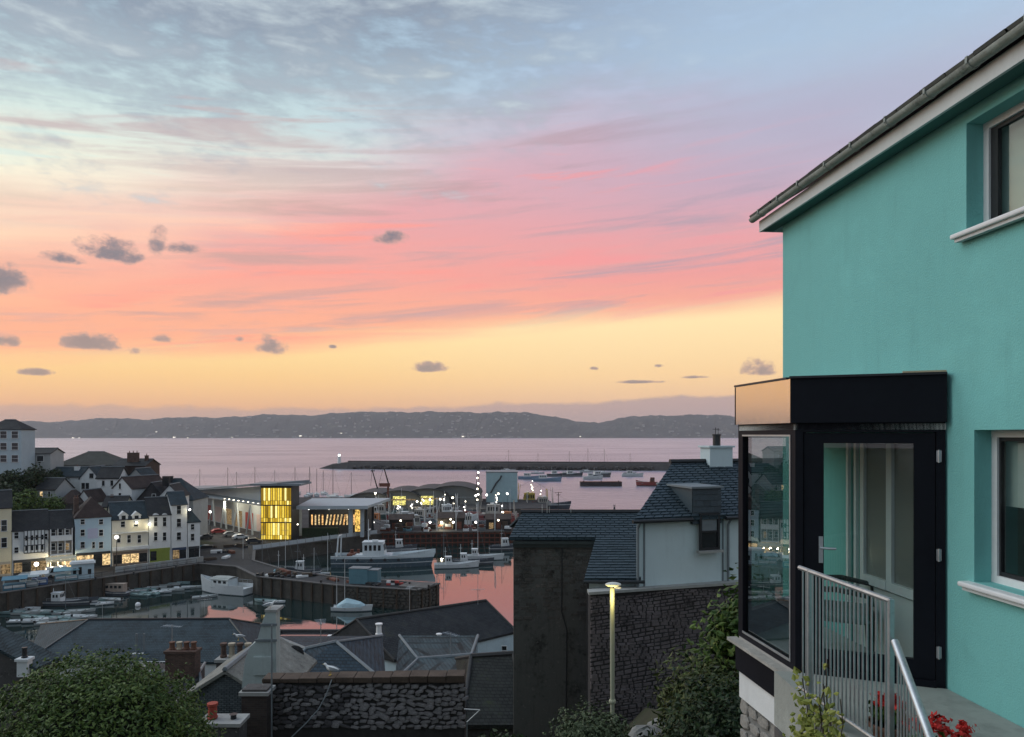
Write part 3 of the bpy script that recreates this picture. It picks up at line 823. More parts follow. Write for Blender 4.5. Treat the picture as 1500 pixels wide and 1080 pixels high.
# ---- terrace and steps
tr = MB(); wl = lambda yv: (3.916 - .083 * yv - .006, yv)
tr.prism([wl(4.42), wl(5.855), (2.40, 6.275), (2.22, 6.3), (2.24, 4.42)], TZ - .45, TZ)
struct(tr.build('terrace', mat('terrace_concrete', (.30, .315, .29), .85, .16, 1.2, .3, 20., streak=0)))
st = MB()
for i in range(1, 6): st.prism([wl(4.42 - .27 * i), wl(4.42 - .27 * (i - 1) - .002), (2.24, 4.42 - .27 * (i - 1) - .002), (2.24, 4.42 - .27 * i)], TZ - .17 * i - .9, TZ - .17 * i)
struct(st.build('steps', MATS['terrace_concrete']))
rw_ = MB(); rw_.prism([(2.20, 4.1), (3.45, 4.1), (3.40, 6.0), (2.38, 6.24), (2.2, 6.24)], TZ - 3.2, TZ - .452); struct(rw_.build('terrace_base', M_stone))

# ---- railing
rl = thing('railing', 'galvanised steel railing with upright bars on the terrace edge', 'railing', (0, 0, 0))
r0, r1 = Vector((2.165, 5.60, EYE - 1.0)), Vector((2.28, 4.48, EYE - 1.0))
dz_ = Vector((0, 0, 1))
MB().tube([r0, r1], .018, 8).build('top_rail', M_galv, rl, smooth=True)
MB().tube([r0 - dz_ * .90, r1 - dz_ * .90], .014, 8).build('bottom_rail', M_galv, rl, smooth=True)
nb_ = 23
bal = MB().tube([(0, 0, -.89), (0, 0, -.01)], .0062, 6).mesh('baluster', M_galv, True)
for i in range(1, nb_): inst('baluster', bal, rl, r0.lerp(r1, i / nb_))
for p_ in (r0.lerp(r1, .13), r1):
    MB().box(p_.x - .016, p_.x + .016, p_.y - .016, p_.y + .016, EYE - 2.5, EYE - 1.0 + .012).build('post', M_galv, rl, bevel=.004)
hr = thing('handrail', 'sloping galvanised tube handrail with bars beside the steps', 'handrail', (0, 0, 0))
h0, h1 = Vector((2.285, 4.44, EYE - 1.235)), Vector((2.13, 3.62, EYE - 1.735))
MB().tube([h0, h1], .024, 10).build('rail', M_galv, hr, smooth=True)
MB().tube([h0 - dz_ * .86, h1 - dz_ * .86], .014, 8).build('bottom_rail', M_galv, hr, smooth=True)
b2 = MB().tube([(0, 0, -.86), (0, 0, -.0)], .0062, 6).mesh('baluster', M_galv, True)
for i in range(1, 15): inst('baluster', b2, hr, h0.lerp(h1, i / 15))
MB().box(h1.x - .016, h1.x + .016, h1.y - .016, h1.y + .016, h1.z - 1.2, h1.z).build('post', M_galv, hr)

# ---- flowers in pots
def geranium(name, label, loc, s, seed, hp=.22):
    t = thing(name, label, 'flower pot', loc); rg = random.Random(seed)
    MB().lathe([(.085, 0), (.12, hp * .8), (.135, hp * .8), (.135, hp), (.12, hp), (.11, hp - .03)], 14).build('pot', M_pot, t, smooth=True)
    MB().lathe([(.001, hp - .04), (.112, hp - .03)], 12).build('soil', M_soil, t)
    lv = MB(); leaves(lv, (0, 0, hp + .12 * s), (.20 * s, .20 * s, .13 * s), 260, .05, rg, .2, stretch=1.1); lv.build('leaves', M_mgreen, t)
    for k in range(7):
        a = rg.uniform(0, 6.28); rr = rg.uniform(.02, .17) * s; c = (math.cos(a) * rr, math.sin(a) * rr, hp + rg.uniform(.22, .33) * s)
        fl = MB(); leaves(fl, c, (.048, .048, .036), 60, .026, rg, .5, stretch=1.1); fl.build('flower_head', M_red, t)
    stm = MB()
    for k in range(6):
        a = k * 1.05; stm.tube([(0, 0, hp - .03), (math.cos(a) * .05, math.sin(a) * .05, hp + .1 * s), (math.cos(a) * .11 * s, math.sin(a) * .11 * s, hp + .25 * s)], .005, 5)
    stm.build('stem', M_mgreen, t)
    return t
geranium('geranium_pot', 'red geranium in a pot on the steps inside the handrail', (2.43, 4.20, TZ - .17), 1.0, 31)
geranium('geranium_pot', 'small red geranium in a pot behind the upright railing bars', (2.46, 4.86, TZ), .55, 32, .12)
# climber on the railing
cl = thing('climbing_plant', 'yellow green climber twining through the terrace railing', 'climbing plant', (2.2, 5.2, TZ - .45))
rg = random.Random(5); lv = MB(); stm = MB(); bare = MB()
for k in range(10):
    f = rg.uniform(.12, .62); p = r0.lerp(r1, f); z1_ = rg.uniform(-.25, .15) if k < 7 else rg.uniform(.1, .42)
    pts = [Vector((p.x - 2.2 - .04, p.y - 5.2, -.45))]
    for q in range(1, 8): pts.append(Vector((p.x - 2.2 - .035 + rg.uniform(-.02, .03), p.y - 5.2 + rg.uniform(-.05, .05), -.45 + (z1_ + 1.0) * q / 7)))
    stm.tube(pts, .004, 5)
    for q in range(60 if k < 7 else 14):
        i = rg.randrange(0, 7); c = pts[i].lerp(pts[i + 1], rg.random()) + Vector((rg.gauss(-.02, .035), rg.gauss(0, .05), rg.gauss(0, .03)))
        leaf(lv, c, Vector((-.6 + rg.gauss(0, .5), -.6 + rg.gauss(0, .5), .5 + rg.gauss(0, .4))).normalized(), rg.uniform(.02, .042), rg, 1.4)
for k in range(380):
    f = max(.04, min(.66, rg.gauss(.30, .16))); p = r0.lerp(r1, f); leaf(lv, Vector((p.x - 2.2 - .05 + rg.gauss(0, .03), p.y - 5.2 + rg.gauss(0, .03), min(.7, .02 + abs(rg.gauss(0, .28))))), Vector((-.5 + rg.gauss(0, .5), -.6 + rg.gauss(0, .5), .5)).normalized(), rg.uniform(.025, .055), rg, 1.3)
lv.build('leaves', M_ygreen, cl); stm.build('stem', M_bark, cl)

# ---- shrubs below the porch
M_fern = leaf_mat('fern_leaves', [(.020, .035, .010), (.055, .075, .018), (.12, .12, .035)])
shrub('leafy_shrub', 'glossy leafed shrub climbing beside the white house wall', XD(1082, 12.5, 27.75), (.85, .7, 1.25), 4200, .07, M_mgreen, 41)
shrub('dark_shrub', 'large dark green shrub filling the bank beneath the porch', XD(1082, 10.3, 26.7), (1.25, 1.1, 1.55), 19000, .045, M_dgreen, 42)
shrub('dark_shrub', 'spreading dark green bush between the bank rocks and the porch shrubs', XD(1040, 10.6, 26.1), (1.15, .9, 1.15), 13000, .045, M_dgreen, 47)
shrub('dark_shrub', 'low dark bush at the foot of the porch stonework', XD(1085, 8.9, 26.2), (.62, .6, .95), 8000, .038, M_dgreen, 43)
shrub('olive_shrub', 'olive brown feathery bush on the bank below the retaining wall', XD(1035, 11.6, 26.9), (1.0, .8, 1.15), 10000, .042, M_fern, 44, stretch=3.2)
shrub('flowering_bush', 'grey green bush growing round the foot of the lamp post', XD(868, 16.2, 25.1), (1.15, .8, .70), 6500, .05, leaf_mat('grey_green_leaves', [(.025, .04, .02), (.06, .085, .04), (.13, .16, .09)]), 45)
shrub('ivy_clump', 'ragged ivy clump at the base of the dark rendered gable', XD(722, 22.5, 21.9), (1.1, .9, .85), 2200, .10, M_dgreen, 46)
def spiky(name, label, loc, n, L, m, seed):
    t = thing(name, label, 'grass clump', loc); rg = random.Random(seed); mb = MB()
    for i in range(n):
        a = rg.uniform(0, 6.28); l = L * rg.uniform(.6, 1.1); k = rg.uniform(.25, .95); w = .014; d = Vector((math.cos(a), math.sin(a), 0)); s_ = Vector((-d.y, d.x, 0)) * w
        p0 = d * .05; p1 = d * l * .35 * k + Vector((0, 0, l * .55)); p2 = d * l * .8 * k + Vector((0, 0, l * (.85 - .45 * k)))
        mb.add([p0 - s_, p0 + s_, p1 + s_, p1 - s_, p2], [(0, 1, 2, 3), (3, 2, 4)])
    mb.build('blades', m, t)
    MB().lathe([(.09, -.2), (.08, .05), (.02, .12)], 8).build('base', M_bark, t)
spiky('spiky_grass', 'yellowish tuft of long spiky leaves on the bank', XD(1012, 11.6, 26.75), 240, 1.15, M_fern, 51)
spiky('spiky_grass', 'dark tuft of spiky leaves beside the pale edging rocks', XD(965, 14.2, 25.6), 160, .8, leaf_mat('dark_blades', [(.03, .03, .02), (.07, .06, .03)]), 52)
def rock(label, loc, s, seed):
    rg = random.Random(seed); mb = MB(); mb.ball((0, 0, 0), 1, 10)
    mb.v = [(x * s[0] * rg.uniform(.8, 1.15), y_ * s[1] * rg.uniform(.8, 1.15), z_ * s[2] * rg.uniform(.8, 1.15)) for x, y_, z_ in mb.v]
    tag(mb.build('rock', M_stp if seed % 2 else MATS['mortar'], None, loc), label, 'rock', 'pale rocks edging the bank')
for i, (px, Yv, z_, rr, lb) in enumerate([(955, 15.2, 25.0, .8, 'low heather bush before the foot of the retaining wall'), (990, 13.0, 25.5, .6, 'small leafy bush among the pale edging rocks'), (925, 14.0, 24.9, .7, 'low bush beside the flowering lamp post bush'), (1040, 9.4, 25.5, .8, 'ground covering bush below the spreading dark bush')]):
    shrub('low_bush', lb, XD(px, Yv, z_), (rr, rr * .9, rr * .55), 5000, .042, (M_fern, M_dgreen)[i % 2], 70 + i)
for i, (px, py, Yv, s) in enumerate([(1000, 1052, 13.5, .30), (975, 1062, 13.2, .34), (948, 1074, 12.9, .32), (1018, 1046, 13.8, .22)]):
    rock('pale flat rock edging the planted bank', PT(px, py, Yv), (s, s * .7, s * .36), 60 + i)

# ================================================================ white house and slate roofs below the terrace
def E_(x, y, z): return Vector((x, y, EYE + z))
def slates_quad(parent, p00, p10, p11, p01, sw, sh, m, seed, thick=.014):
    """single slates over a four sided roof plane (p00-p10 eaves, p01-p11 top)"""
    rg = random.Random(seed); mb = MB(); p00, p10, p11, p01 = map(Vector, (p00, p10, p11, p01))
    nrm = (p10 - p00).cross(p01 - p00).normalized()
    if nrm.z < 0: nrm = -nrm
    H = ((p01 - p00).length + (p11 - p10).length) / 2; rows = max(2, int(H / sh))
    P = lambda u, v: p00.lerp(p10, u).lerp(p01.lerp(p11, u), v)
    for j in range(rows):
        v0 = j / rows; v1 = min(1, (j + 1.3) / rows); L = (P(1, v0) - P(0, v0)).length; n = max(1, int(L / sw)); off = (j % 2) * .5
        for k in range(-1, n + 1):
            u0 = max(0, (k + off) / n + .003); u1 = min(1, (k + 1 + off) / n - .003)
            if u1 - u0 < .08 / n: continue
            l0 = thick * 2.4 + rg.uniform(0, .012); l1 = thick * 2.4 + rg.uniform(0, .012); dv = rg.uniform(-.03, .03) / rows
            b0, b1 = P(u0, max(0, v0 + dv)) + nrm * l0, P(u1, max(0, v0 + dv)) + nrm * l1
            mb.add([b0, b1, P(u1, v1) + nrm * .006, P(u0, v1) + nrm * .006, b0 - nrm * thick * 2, b1 - nrm * thick * 2], [(0, 1, 2, 3), (0, 4, 5, 1)])
    o = mb.build('slates', m, parent); o['kind'] = 'stuff'
    return o

M_wh = mat('pale_painted_render', (.56, .66, .68), .85, .05, .5, .3, 30., streak=.12)
wh = thing('white_house', 'pale painted house with slate roof, slate hung dormer and chimney', 'house', E_(3.66, 21.9, -2.41), R(18))
LW = 6.2
m = MB(); f = [(0, .12), (LW, .12), (9.2, 4.6), (6.2, 4.6)]
m.add([(.05, .1, -2.28), (LW, .1, -2.28), (12, 5.32, -2.28), (5.64, 5.32, -2.28), (.05, .1, -.03), (LW, .1, -.03), (12, 5.32, -.03), (5.64, 5.32, -.03), (2.82, 2.66, 1.39), (9.0, 2.66, 1.39)],
      [(0, 1, 5, 4), (1, 2, 6, 9, 5), (2, 3, 7, 6), (3, 0, 4, 8, 7), (3, 2, 1, 0)])
m.build('wall', M_wh, wh)
r = MB(); e0, e1, q0, q1 = (-.12, -.10, -.06), (LW + .2, -.10, -.06), (9.2, 2.66, 1.46), (2.75, 2.66, 1.46)
r.slab([e0, e1, q0, q1], .09); r.slab([q1, q0, (12.2, 5.45, -.06), (5.6, 5.45, -.06)], .09)
wr = r.build('roof', M_slate, wh)
slates_quad(wr, e0, e1, q0, q1, .30, .20, M_sl1, 11)
MB().tube([Vector(q1) + Vector((-.1, 0, .04)), Vector(q0) + Vector((0, 0, .04))], .09, 6).build('ridge_tiles', M_darkframe, wr)
MB().tube([(-.2, -.16, -.13), (1.80, -.16, -.13)], .06, 8).tube([(2.95, -.16, -.13), (LW, -.16, -.13)], .06, 8).build('gutter', M_darkframe, wr, smooth=True)
for xx in (.06, 3.15): MB().tube([(xx, -.14, -.16), (xx, .02, -.35), (xx, .02, -2.2)], .04, 8).build('downpipe', M_lead, wh, smooth=True)
MB().box(-.05, LW, .06, .1, -2.40, -2.281).build('plinth', M_conc, wh)
MB().box(.28, .33, .075, .099, -2.2, -.2).box(2.98, 3.03, .075, .099, -2.2, -.2).box(.33, 2.98, .075, .099, -2.2, -2.13).build('wall_moulding', M_lead, wh)
# dormer standing on the front wall
dx0, dx1 = 1.87, 2.88
d = MB(); d.box(dx0, dx1, .0, 2.0, -.30, .78); do = d.build('dormer', M_sl1, wh)
slates_quad(do, (dx0, -.005, -.30), (dx1, -.005, -.30), (dx1, -.005, .78), (dx0, -.005, .78), .24, .17, M_sl1, 12, .01)
MB().box(dx0 - .06, dx1 + .06, -.08, 2.1, .782, .84).build('dormer_roof', M_lead, do)
w_ = window(wh, (dx0 + dx1) / 2 + .06, -1.02, .56, .98, bars=(0, 1), frame=M_darkframe, y=-.03)
MB().box(-.26, .26, -.024, -.0225, .52, .96).build('blind', M_lead, w_)
# chimney
c = MB(); c.box(4.02, 4.92, 2.36, 2.96, .9, 1.97); c.box(3.96, 4.98, 2.30, 3.02, 1.97, 2.03); co = c.build('chimney', M_wh, wh)
MB().lathe([(.13, 0), (.13, .34), (.15, .36), (.15, .40)], 10, (4.48, 2.66, 2.03)).build('chimney_pot', M_darkframe, co)
MB().tube([(4.44, 2.66, 2.34), (4.44, 2.66, 2.66)], .012, 5).tube([(4.32, 2.66, 2.60), (4.60, 2.66, 2.60)], .008, 5).tube([(4.54, 2.66, 2.42), (4.54, 2.66, 2.64)], .01, 5).build('aerial', M_darkframe, co)

M_rough = mat('dark_roughcast', (.098, .096, .088), .95, .5, .9, 1.0, 9., streak=.6, fleck=((.14, .13, .115), 7., .60), col2=(.11, .10, .09))
ga = thing('slate_roofed_annexe', 'dark roughcast building with slate roof stepping down to the white house', 'building', E_(.05, 24.5, -12))
def ga_l(x, y, z): return Vector((x - .05, y - 24.5, z + 12))
m = MB()
vs = [ga_l(*p) for p in [(.05, 24.5, -12), (3.0, 24.5, -12), (3.0, 24.5, -3.45), (.05, 24.5, -3.45), (.05, 27.5, -12), (.05, 27.5, -3.45), (.36, 26, -2.82), (4.4, 27.5, -12), (4.4, 27.5, -3.45)]]
m.add(vs, [(0, 1, 2, 3), (4, 0, 3, 6, 5), (7, 4, 5, 8)]); m.build('wall', M_rough, ga)
r = MB(); A0, A1, A2, A3 = ga_l(-.10, 24.3, -3.37), ga_l(4.6, 24.3, -3.37), ga_l(4.75, 26, -2.72), ga_l(.36, 26, -2.72)
r.slab([A0, A1, A2, A3], .08); r.slab([A3, A2, ga_l(4.7, 27.7, -3.37), ga_l(-.1, 27.7, -3.37)], .08)
gr = r.build('roof', M_slate, ga)
slates_quad(gr, A0, A1, A2, A3, .30, .155, M_sl1, 13)
MB().tube([A3 + Vector((-.05, 0, .03)), A2 + Vector((0, 0, .03))], .09, 6).build('ridge_tiles', M_darkframe, gr)
r = MB(); B0, B1, B2, B3 = ga_l(2.13, 21.95, -4.26), ga_l(3.78, 21.95, -4.26), ga_l(4.7, 24.28, -3.36), ga_l(2.74, 24.28, -3.36)
r.slab([B0, B1, B2, B3], .07); ro2 = r.build('lean_to_roof', M_slate, ga)
slates_quad(ro2, B0, B1, B2, B3, .30, .155, M_sl1, 14)
MB().box(-.02, 2.68, -.19, -.02, 8.42, 8.52).box(-.02, 2.66, -.10, -.004, 8.30, 8.419).build('fascia_board', mat('dark_green_board', (.035, .045, .045), .6, .2, 3.), ga)
MB().tube([ga_l(2.1, 21.88, -4.33), ga_l(3.9, 21.88, -4.33)], .05, 8).build('gutter', M_darkframe, ga, smooth=True)
m = MB(); vs = [ga_l(*p) for p in [(2.3, 22.2, -4.62), (3.95, 22.2, -4.62), (3.95, 22.2, -4.25), (2.3, 22.2, -4.25), (2.8, 24.49, -4.62), (2.8, 24.49, -3.45)]]
m.add(vs, [(0, 1, 2, 3), (4, 0, 3, 5)]); m.build('lean_to_wall', M_wh, ga)
MB().tube([ga_l(2.25, 22.1, -4.35), ga_l(2.25, 22.12, -9)], .035, 6).build('downpipe', M_darkframe, ga)
for xx, hh in ((1.05, .30), (1.22, .42), (1.30, .22), (-.02, .0), (2.05, .16)):
    if hh: MB().tube([ga_l(xx, 25.9, -2.72), ga_l(xx, 25.9, -2.72 + hh)], .012, 5).build('vent_rod', M_galv, gr)
MB().tube([ga_l(1.62, 25.98, -2.7), ga_l(1.62, 25.98, -2.0)], .012, 5).tube([ga_l(1.50, 25.98, -2.02), ga_l(1.74, 25.98, -2.02)], .008, 5).tube([ga_l(1.55, 25.9, -2.1), ga_l(1.69, 26.06, -2.1)], .008, 5).build('aerial', M_darkframe, gr)

rgw = random.Random(5); gs = MB(); z0 = 5.9
while z0 < 8.25:
    hh = rgw.uniform(.08, .16); x0 = 0.
    while x0 < 2.66:
        ww = rgw.uniform(.12, .36); xa, xb = x0 + .01, min(2.66, x0 + ww - .01); x0 += ww
        if xb - xa < .05 or rgw.random() < .25 * (8.3 - z0): continue
        pr = rgw.uniform(.008, .035); q = [Vector((xa, .01, z0 + .01)), Vector((xb, .01, z0 + .01)), Vector((xb, .01, z0 + hh - .01)), Vector((xa, .01, z0 + hh - .01))]; mid = sum(q, Vector()) / 4
        q2 = [mid + (p - mid) * rgw.uniform(.75, .95) + Vector((0, -pr, 0)) for p in q]
        gs.add(q + q2, [(4, 5, 6, 7), (0, 1, 5, 4), (1, 2, 6, 5), (2, 3, 7, 6), (3, 0, 4, 7)])
    z0 += hh
o = gs.build('stonework', mat('brown_grey_stone', (.085, .076, .068), .95, .45, 1.8, .9, 9.), ga); o['kind'] = 'stuff'
MB().tube([(1.6, -.03, 8.3), (1.58, -.03, 6.2), (1.75, -.03, 5.6), (1.72, -.03, 2.0)], .018, 6).build('cable', M_darkframe, ga)

# stone retaining wall under both
rw = thing('stone_retaining_wall', 'tall dark rubble retaining wall beneath the white house', 'wall', E_(2.25, 21.35, -9))
P_ = [Vector((2.25, 21.35)), Vector((8.2, 23.2))]
m = MB(); m.prism([tuple(p - P_[0]) for p in P_] + [(5.6, 3.2), (0, 1.0)], 0, 4.42); m.build('core', mat('deep_mortar', (.040, .037, .038), .95, .3, 3., .8), rw)
M_dst = mat('purple_grey_stone', (.135, .115, .118), .9, .4, 1.7, .9, 9.)
rg = random.Random(77); sm_ = MB()
for a, c in zip(P_, P_[1:]):
    d = c - a; L = d.length; d.normalize(); n = Vector((d.y, -d.x)); z0 = 0
    while z0 < 4.35:
        hh = rg.uniform(.06, .13); x0 = rg.uniform(-.2, 0)
        while x0 < L:
            ww = rg.uniform(.10, .34); xa, xb = max(0, x0 + .012), min(L, x0 + ww - .012); x0 += ww
            if xb - xa < .05: continue
            pr = rg.uniform(.005, .045); q = []
            for (xx, zz, k) in ((xa, z0 + .01, 0), (xb, z0 + .012, 0), (xb, min(4.4, z0 + hh - .008), 0), (xa, min(4.4, z0 + hh - .008), 0)):
                b_ = a - P_[0] + d * xx; q.append(Vector((b_.x - n.x * .03, b_.y - n.y * .03, max(.0, min(4.4, zz + .045 * math.sin(xx * 1.9 + z0 * 5) + rg.uniform(-.012, .012))))))
            mid = sum(q, Vector()) / 4; nn = Vector((n.x, n.y, 0))
            q2 = [mid + (p - mid) * rg.uniform(.78, .95) + nn * (.03 + pr * rg.uniform(.7, 1.2)) for p in q]
            sm_.add(q + q2, [(4, 5, 6, 7), (0, 1, 5, 4), (1, 2, 6, 5), (2, 3, 7, 6), (3, 0, 4, 7)])
        z0 += hh
o = sm_.build('stonework', M_dst, rw); o['kind'] = 'stuff'
MB().prism([(-.06, -.10), (5.98, 1.78), (5.9, 2.1), (-.06, .35)], 4.422, 4.50).build('coping', M_conc, rw)

# lamp post whose lamp is lit
lp = thing('street_lamp', 'slender pale street lamp, lit, in front of the stone retaining wall', 'street lamp', XD(897, 18, 25.0))
M_lpost = mat('cream_post_paint', (.36, .37, .28), .5, .08, 5.)
topz = EYE - 3.66 - 25.0
MB().tube([(0, 0, 0), (0, 0, .55)], .075, 10).build('base', M_lpost, lp, smooth=True)
MB().tube([(0, 0, .54), (0, 0, topz - .05)], .050, 10, .062).build('post', M_lpost, lp, smooth=True)
MB().lathe([(.07, 0), (.085, .03), (.085, .07), (.07, .10)], 10, (0, 0, .9)).build('collar', M_lpost, lp)
hdm = MB(); hdm.ball((0, 0, 0), 1, 14); hdm.v = [(x * .20 + .02, y * .12, z * .058 + topz + .035) for x, y, z in hdm.v]
hd = hdm.build('lamp_head', mat('lamp_housing', (.62, .62, .58), .5, .08, 5.), lp, smooth=True)
MB().lathe([(.05, 0), (.085, .012)], 12, (.12, -.05, topz - .045)).build('lens', emis('lamp_lens', (1.0, .86, .45), 1.1), hd)
ld = bpy.data.lights.new('lamp_light', 'POINT'); ld.energy = 17; ld.color = (1.0, .82, .30); ld.shadow_soft_size = .04
lo_ = bpy.data.objects.new('lamp_light', ld); COL.objects.link(lo_); lo_.parent = lp; lo_.location = (-.08, -.30, topz - .26)

# ================================================================ rubble garden wall with coping
gw = thing('rubble_wall', 'old rubble stone wall with brown coping where the gull stands', 'wall', E_(-9.4, 28, -13))
WT = 3.68; WL = 7.62
MB().box(0, WL, .07, .55, 0, WT).build('core', mat('dark_mortar', (.045, .043, .042), .95, .3, 3., .8), gw)
M_rub = mat('pale_purple_rubble', (.22, .205, .21), .9, .5, 2.5, .9, 10., col2=(.42, .41, .41))
M_rub2 = mat('dark_rubble', (.085, .08, .085), .9, .35, 2.5, .9, 10.)
rg = random.Random(9); SMR = [stone_mesh(rg, .34, .18, .07, M_rub if i < 6 else M_rub2) for i in range(9)]
n_st = 0; z0 = WT - .16; rowi = 0
while z0 > 1.9:
    x0 = .12 + rg.uniform(0, .12)
    while x0 < WL - .1:
        k = rg.uniform(.6, 1.25)
        dark = x0 < 3.2 and rg.random() < .62
        o = inst('stone', SMR[rg.randrange(6, 9)] if dark else SMR[rg.randrange(0, 6)], gw, (x0 + .15 * k, .07, z0 + rg.uniform(-.05, .05)))
        o.scale = (k, rg.uniform(.5, 1.6), rg.uniform(.55, 1.15)); o.rotation_euler.y = rg.uniform(-.4, .4); n_st += 1
        x0 += .31 * k + .02
    z0 -= .168
    if n_st > 292: break
for i in range(11):
    a = i * WL / 11; MB().box(a + .01, a + WL / 11 - .01, -.08 + rg.uniform(-.01, .01), .68, WT + .002, WT + .15 + rg.uniform(-.012, .012) + i * .012).build('coping_stone', mat('brown_coping', (.085, .062, .048), .9, .3, 2., .7), gw, bevel=.02)
pier = thing('brick_pier', 'dark brick stack at the end of the rubble wall', 'chimney', XD(377, 27.3, EYE - 14))
MB().box(-.46, .46, -.35, .35, 0, 4.55).build('stack', brick_mat('sooty_brick', (.05, .035, .03), (.05, .048, .045)), pier)
MB().box(-.54, .54, -.42, .42, 4.552, 4.68).build('cap', M_conc, pier)
MB().box(-.45, .45, -.33, .33, 4.682, 4.76).build('flaunching', M_stone, pier)
tag(MB().tube([XD(398, 27.0, EYE - 11.2), XD(398, 27.0, EYE - 6.9)], .03, 6).build('mast_pole', M_lead), 'thin grey pole rising beside the dark brick stack', 'pole')
tag(MB().tube([PT(486, 996, 27.9), PT(478, 1018, 27.7), PT(466, 1040, 27.5), PT(448, 1060, 27.3), PT(425, 1082, 27.1)], .022, 6).build('cable', M_lead), 'grey cable sagging down the face of the rubble wall', 'cable')
va = thing('bracket_aerial', 'white V shaped rod aerial at the corner of the rubble wall', 'aerial', PT(703, 1040, 26))
MB().tube([(0, 0, 0), (-.56, 0, .03)], .016, 6).tube([(0, 0, 0), (-.45, 0, -.42)], .016, 6).build('rod', M_upvc, va)
MB().tube([(-.45, 0, -.42), (-.45, .1, -3)], .02, 6).build('mast', M_lead, va)

def gull(label, loc, rz, s=1.0):
    t = thing('gull', label, 'gull', loc, rz); t.scale = (s, s, s)
    M_gw = mat('gull_white', (.72, .73, .72), .8, .05, 9.); M_gg = mat('gull_grey', (.30, .33, .36), .8, .1, 9.); M_gy = mat('gull_yellow', (.60, .42, .08), .6, .1, 9.)
    rings = []
    for i, (x, z, rr) in enumerate([(-.27, .20, .012), (-.2, .205, .04), (-.1, .205, .075), (.02, .215, .088), (.11, .24, .07), (.16, .285, .048), (.19, .335, .045), (.225, .35, .043), (.26, .345, .022), (.275, .342, .008)]):
        rings.append([(x - (.02 * math.sin(a)) * (1 if i < 5 else 0), rr * math.cos(a), z + rr * math.sin(a)) for a in [2 * math.pi * k / 10 for k in range(10)]])
    MB().loft(rings, True, True).build('body', M_gw, t, smooth=True)
    MB().loft([[(.262, .012 * math.cos(a), .344 + .012 * math.sin(a)) for a in (0, 1.57, 3.14, 4.71)], [(.315, .003 * math.cos(a), .332 + .004 * math.sin(a)) for a in (0, 1.57, 3.14, 4.71)]], True, True).build('beak', M_gy, t)
    for sd_ in (-1, 1):
        MB().loft([[(x, sd_ * (.08 + (.01 if 0 < i < 3 else -.03)), z + h) for h in (hh, 0, -hh * .9)] for i, (x, z, hh) in enumerate([(.10, .245, .03), (.0, .235, .06), (-.14, .225, .045), (-.34, .19, .008)])], False).build('wing', M_gg, t)
        MB().tube([(.02, sd_ * .035, .15), (.03, sd_ * .035, .0)], .007, 5).box(.0, .07, sd_ * .035 - .02, sd_ * .035 + .02, -.0, .006).build('leg', M_gy, t)
        MB().ball((.236, sd_ * .038, .362), .007, 6).build('eye', M_black, t)
    return t
gull('white gull standing on the brown coping of the rubble wall', E_((485 - 750) / F * 28.2, 28.2, -13 + WT + .21), R(165), 1.15)

# ================================================================ big rounded hedge bush on the left
hb = thing('rounded_hedge_bush', 'big rounded green bush in front of the slate roofs', 'bush', (-8.95, 16, 23.35))
rg = random.Random(8); lv = MB()
leaves(lv, (0, 0, 1.9), (2.85, 2.1, 2.95), 30000, .046, rg, .84, up=.3, stretch=2.0, lobe=.30)
leaves(lv, (.3, -.4, 1.8), (2.75, 2.0, 2.85), 14000, .046, rg, .88, up=.5, stretch=2.2, lobe=.22)
lv.build('crown', M_mgreen, hb)
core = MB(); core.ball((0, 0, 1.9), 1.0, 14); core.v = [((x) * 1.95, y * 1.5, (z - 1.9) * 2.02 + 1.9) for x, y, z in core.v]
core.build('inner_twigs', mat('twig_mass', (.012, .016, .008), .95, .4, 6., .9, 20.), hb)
MB().tube([(0, 0, -1.2), (0, 0, 1.2)], .12, 8, .06).build('trunk', M_bark, hb)

# ================================================================ roofs between the hillside and the harbour
def roof_house(name, label, FL, FR, BR, BL, RL, RR, wallh, wm, rm, cat='house', th_=.2, ridge=M_lead, group=None):
    """house from the six corners of its roof in space (eaves FL FR BR BL, ridge RL RR)"""
    o0 = Vector(FL); o0.z -= wallh; t = thing(name, label, cat, o0, 0, group)
    P = [Vector(p) - o0 for p in (FL, FR, BR, BL, RL, RR)]
    mb = MB(); mb.add(P, [(0, 1, 5, 4), (1, 2, 5), (2, 3, 4, 5), (3, 0, 4)])
    low = [p - Vector((0, 0, th_)) for p in P[:4]]; mb.add(P[:4] + low, [(0, 4, 5, 1), (1, 5, 6, 2), (2, 6, 7, 3), (3, 7, 4, 0), (7, 6, 5, 4)])
    r_ = mb.build('roof', rm, t)
    c_ = sum(P[:4], Vector()) / 4; w_ = []
    for p in P[:4]: q = c_ + (p - c_) * .97; w_.append(q)
    wb = MB(); tops = [q - Vector((0, 0, th_ + .001)) for q in w_]; bots = [Vector((q.x, q.y, min(0, P[0].z - wallh))) for q in w_]
    wb.add(bots + tops, [(0, 1, 5, 4), (1, 2, 6, 5), (2, 3, 7, 6), (3, 0, 4, 7)]); wb.build('wall', wm, t)
    rm_ = MB().tube([P[4] + Vector((0, 0, .04)), P[5] + Vector((0, 0, .04))], .13, 6)
    for a, c in ((4, 0), (4, 3), (5, 1), (5, 2)):
        if (P[a] - P[c]).length > .5: rm_.tube([P[a] + Vector((0, 0, .03)), P[c] + Vector((0, 0, .03))], .10, 6)
    rm_.build('ridge_tiles', ridge, r_)
    return t, r_, o0
t, ro, o0 = roof_house('slate_roof_building', 'long quayside building under a big blue grey slate roof', PT(38, 970, 70), PT(385, 970, 70), XD(385, 84, PT(0, 970, 70).z), XD(60, 84, PT(0, 970, 70).z), PT(130, 908, 77), PT(336, 907, 77), 9, M_white, M_slate, ridge=M_darkframe)
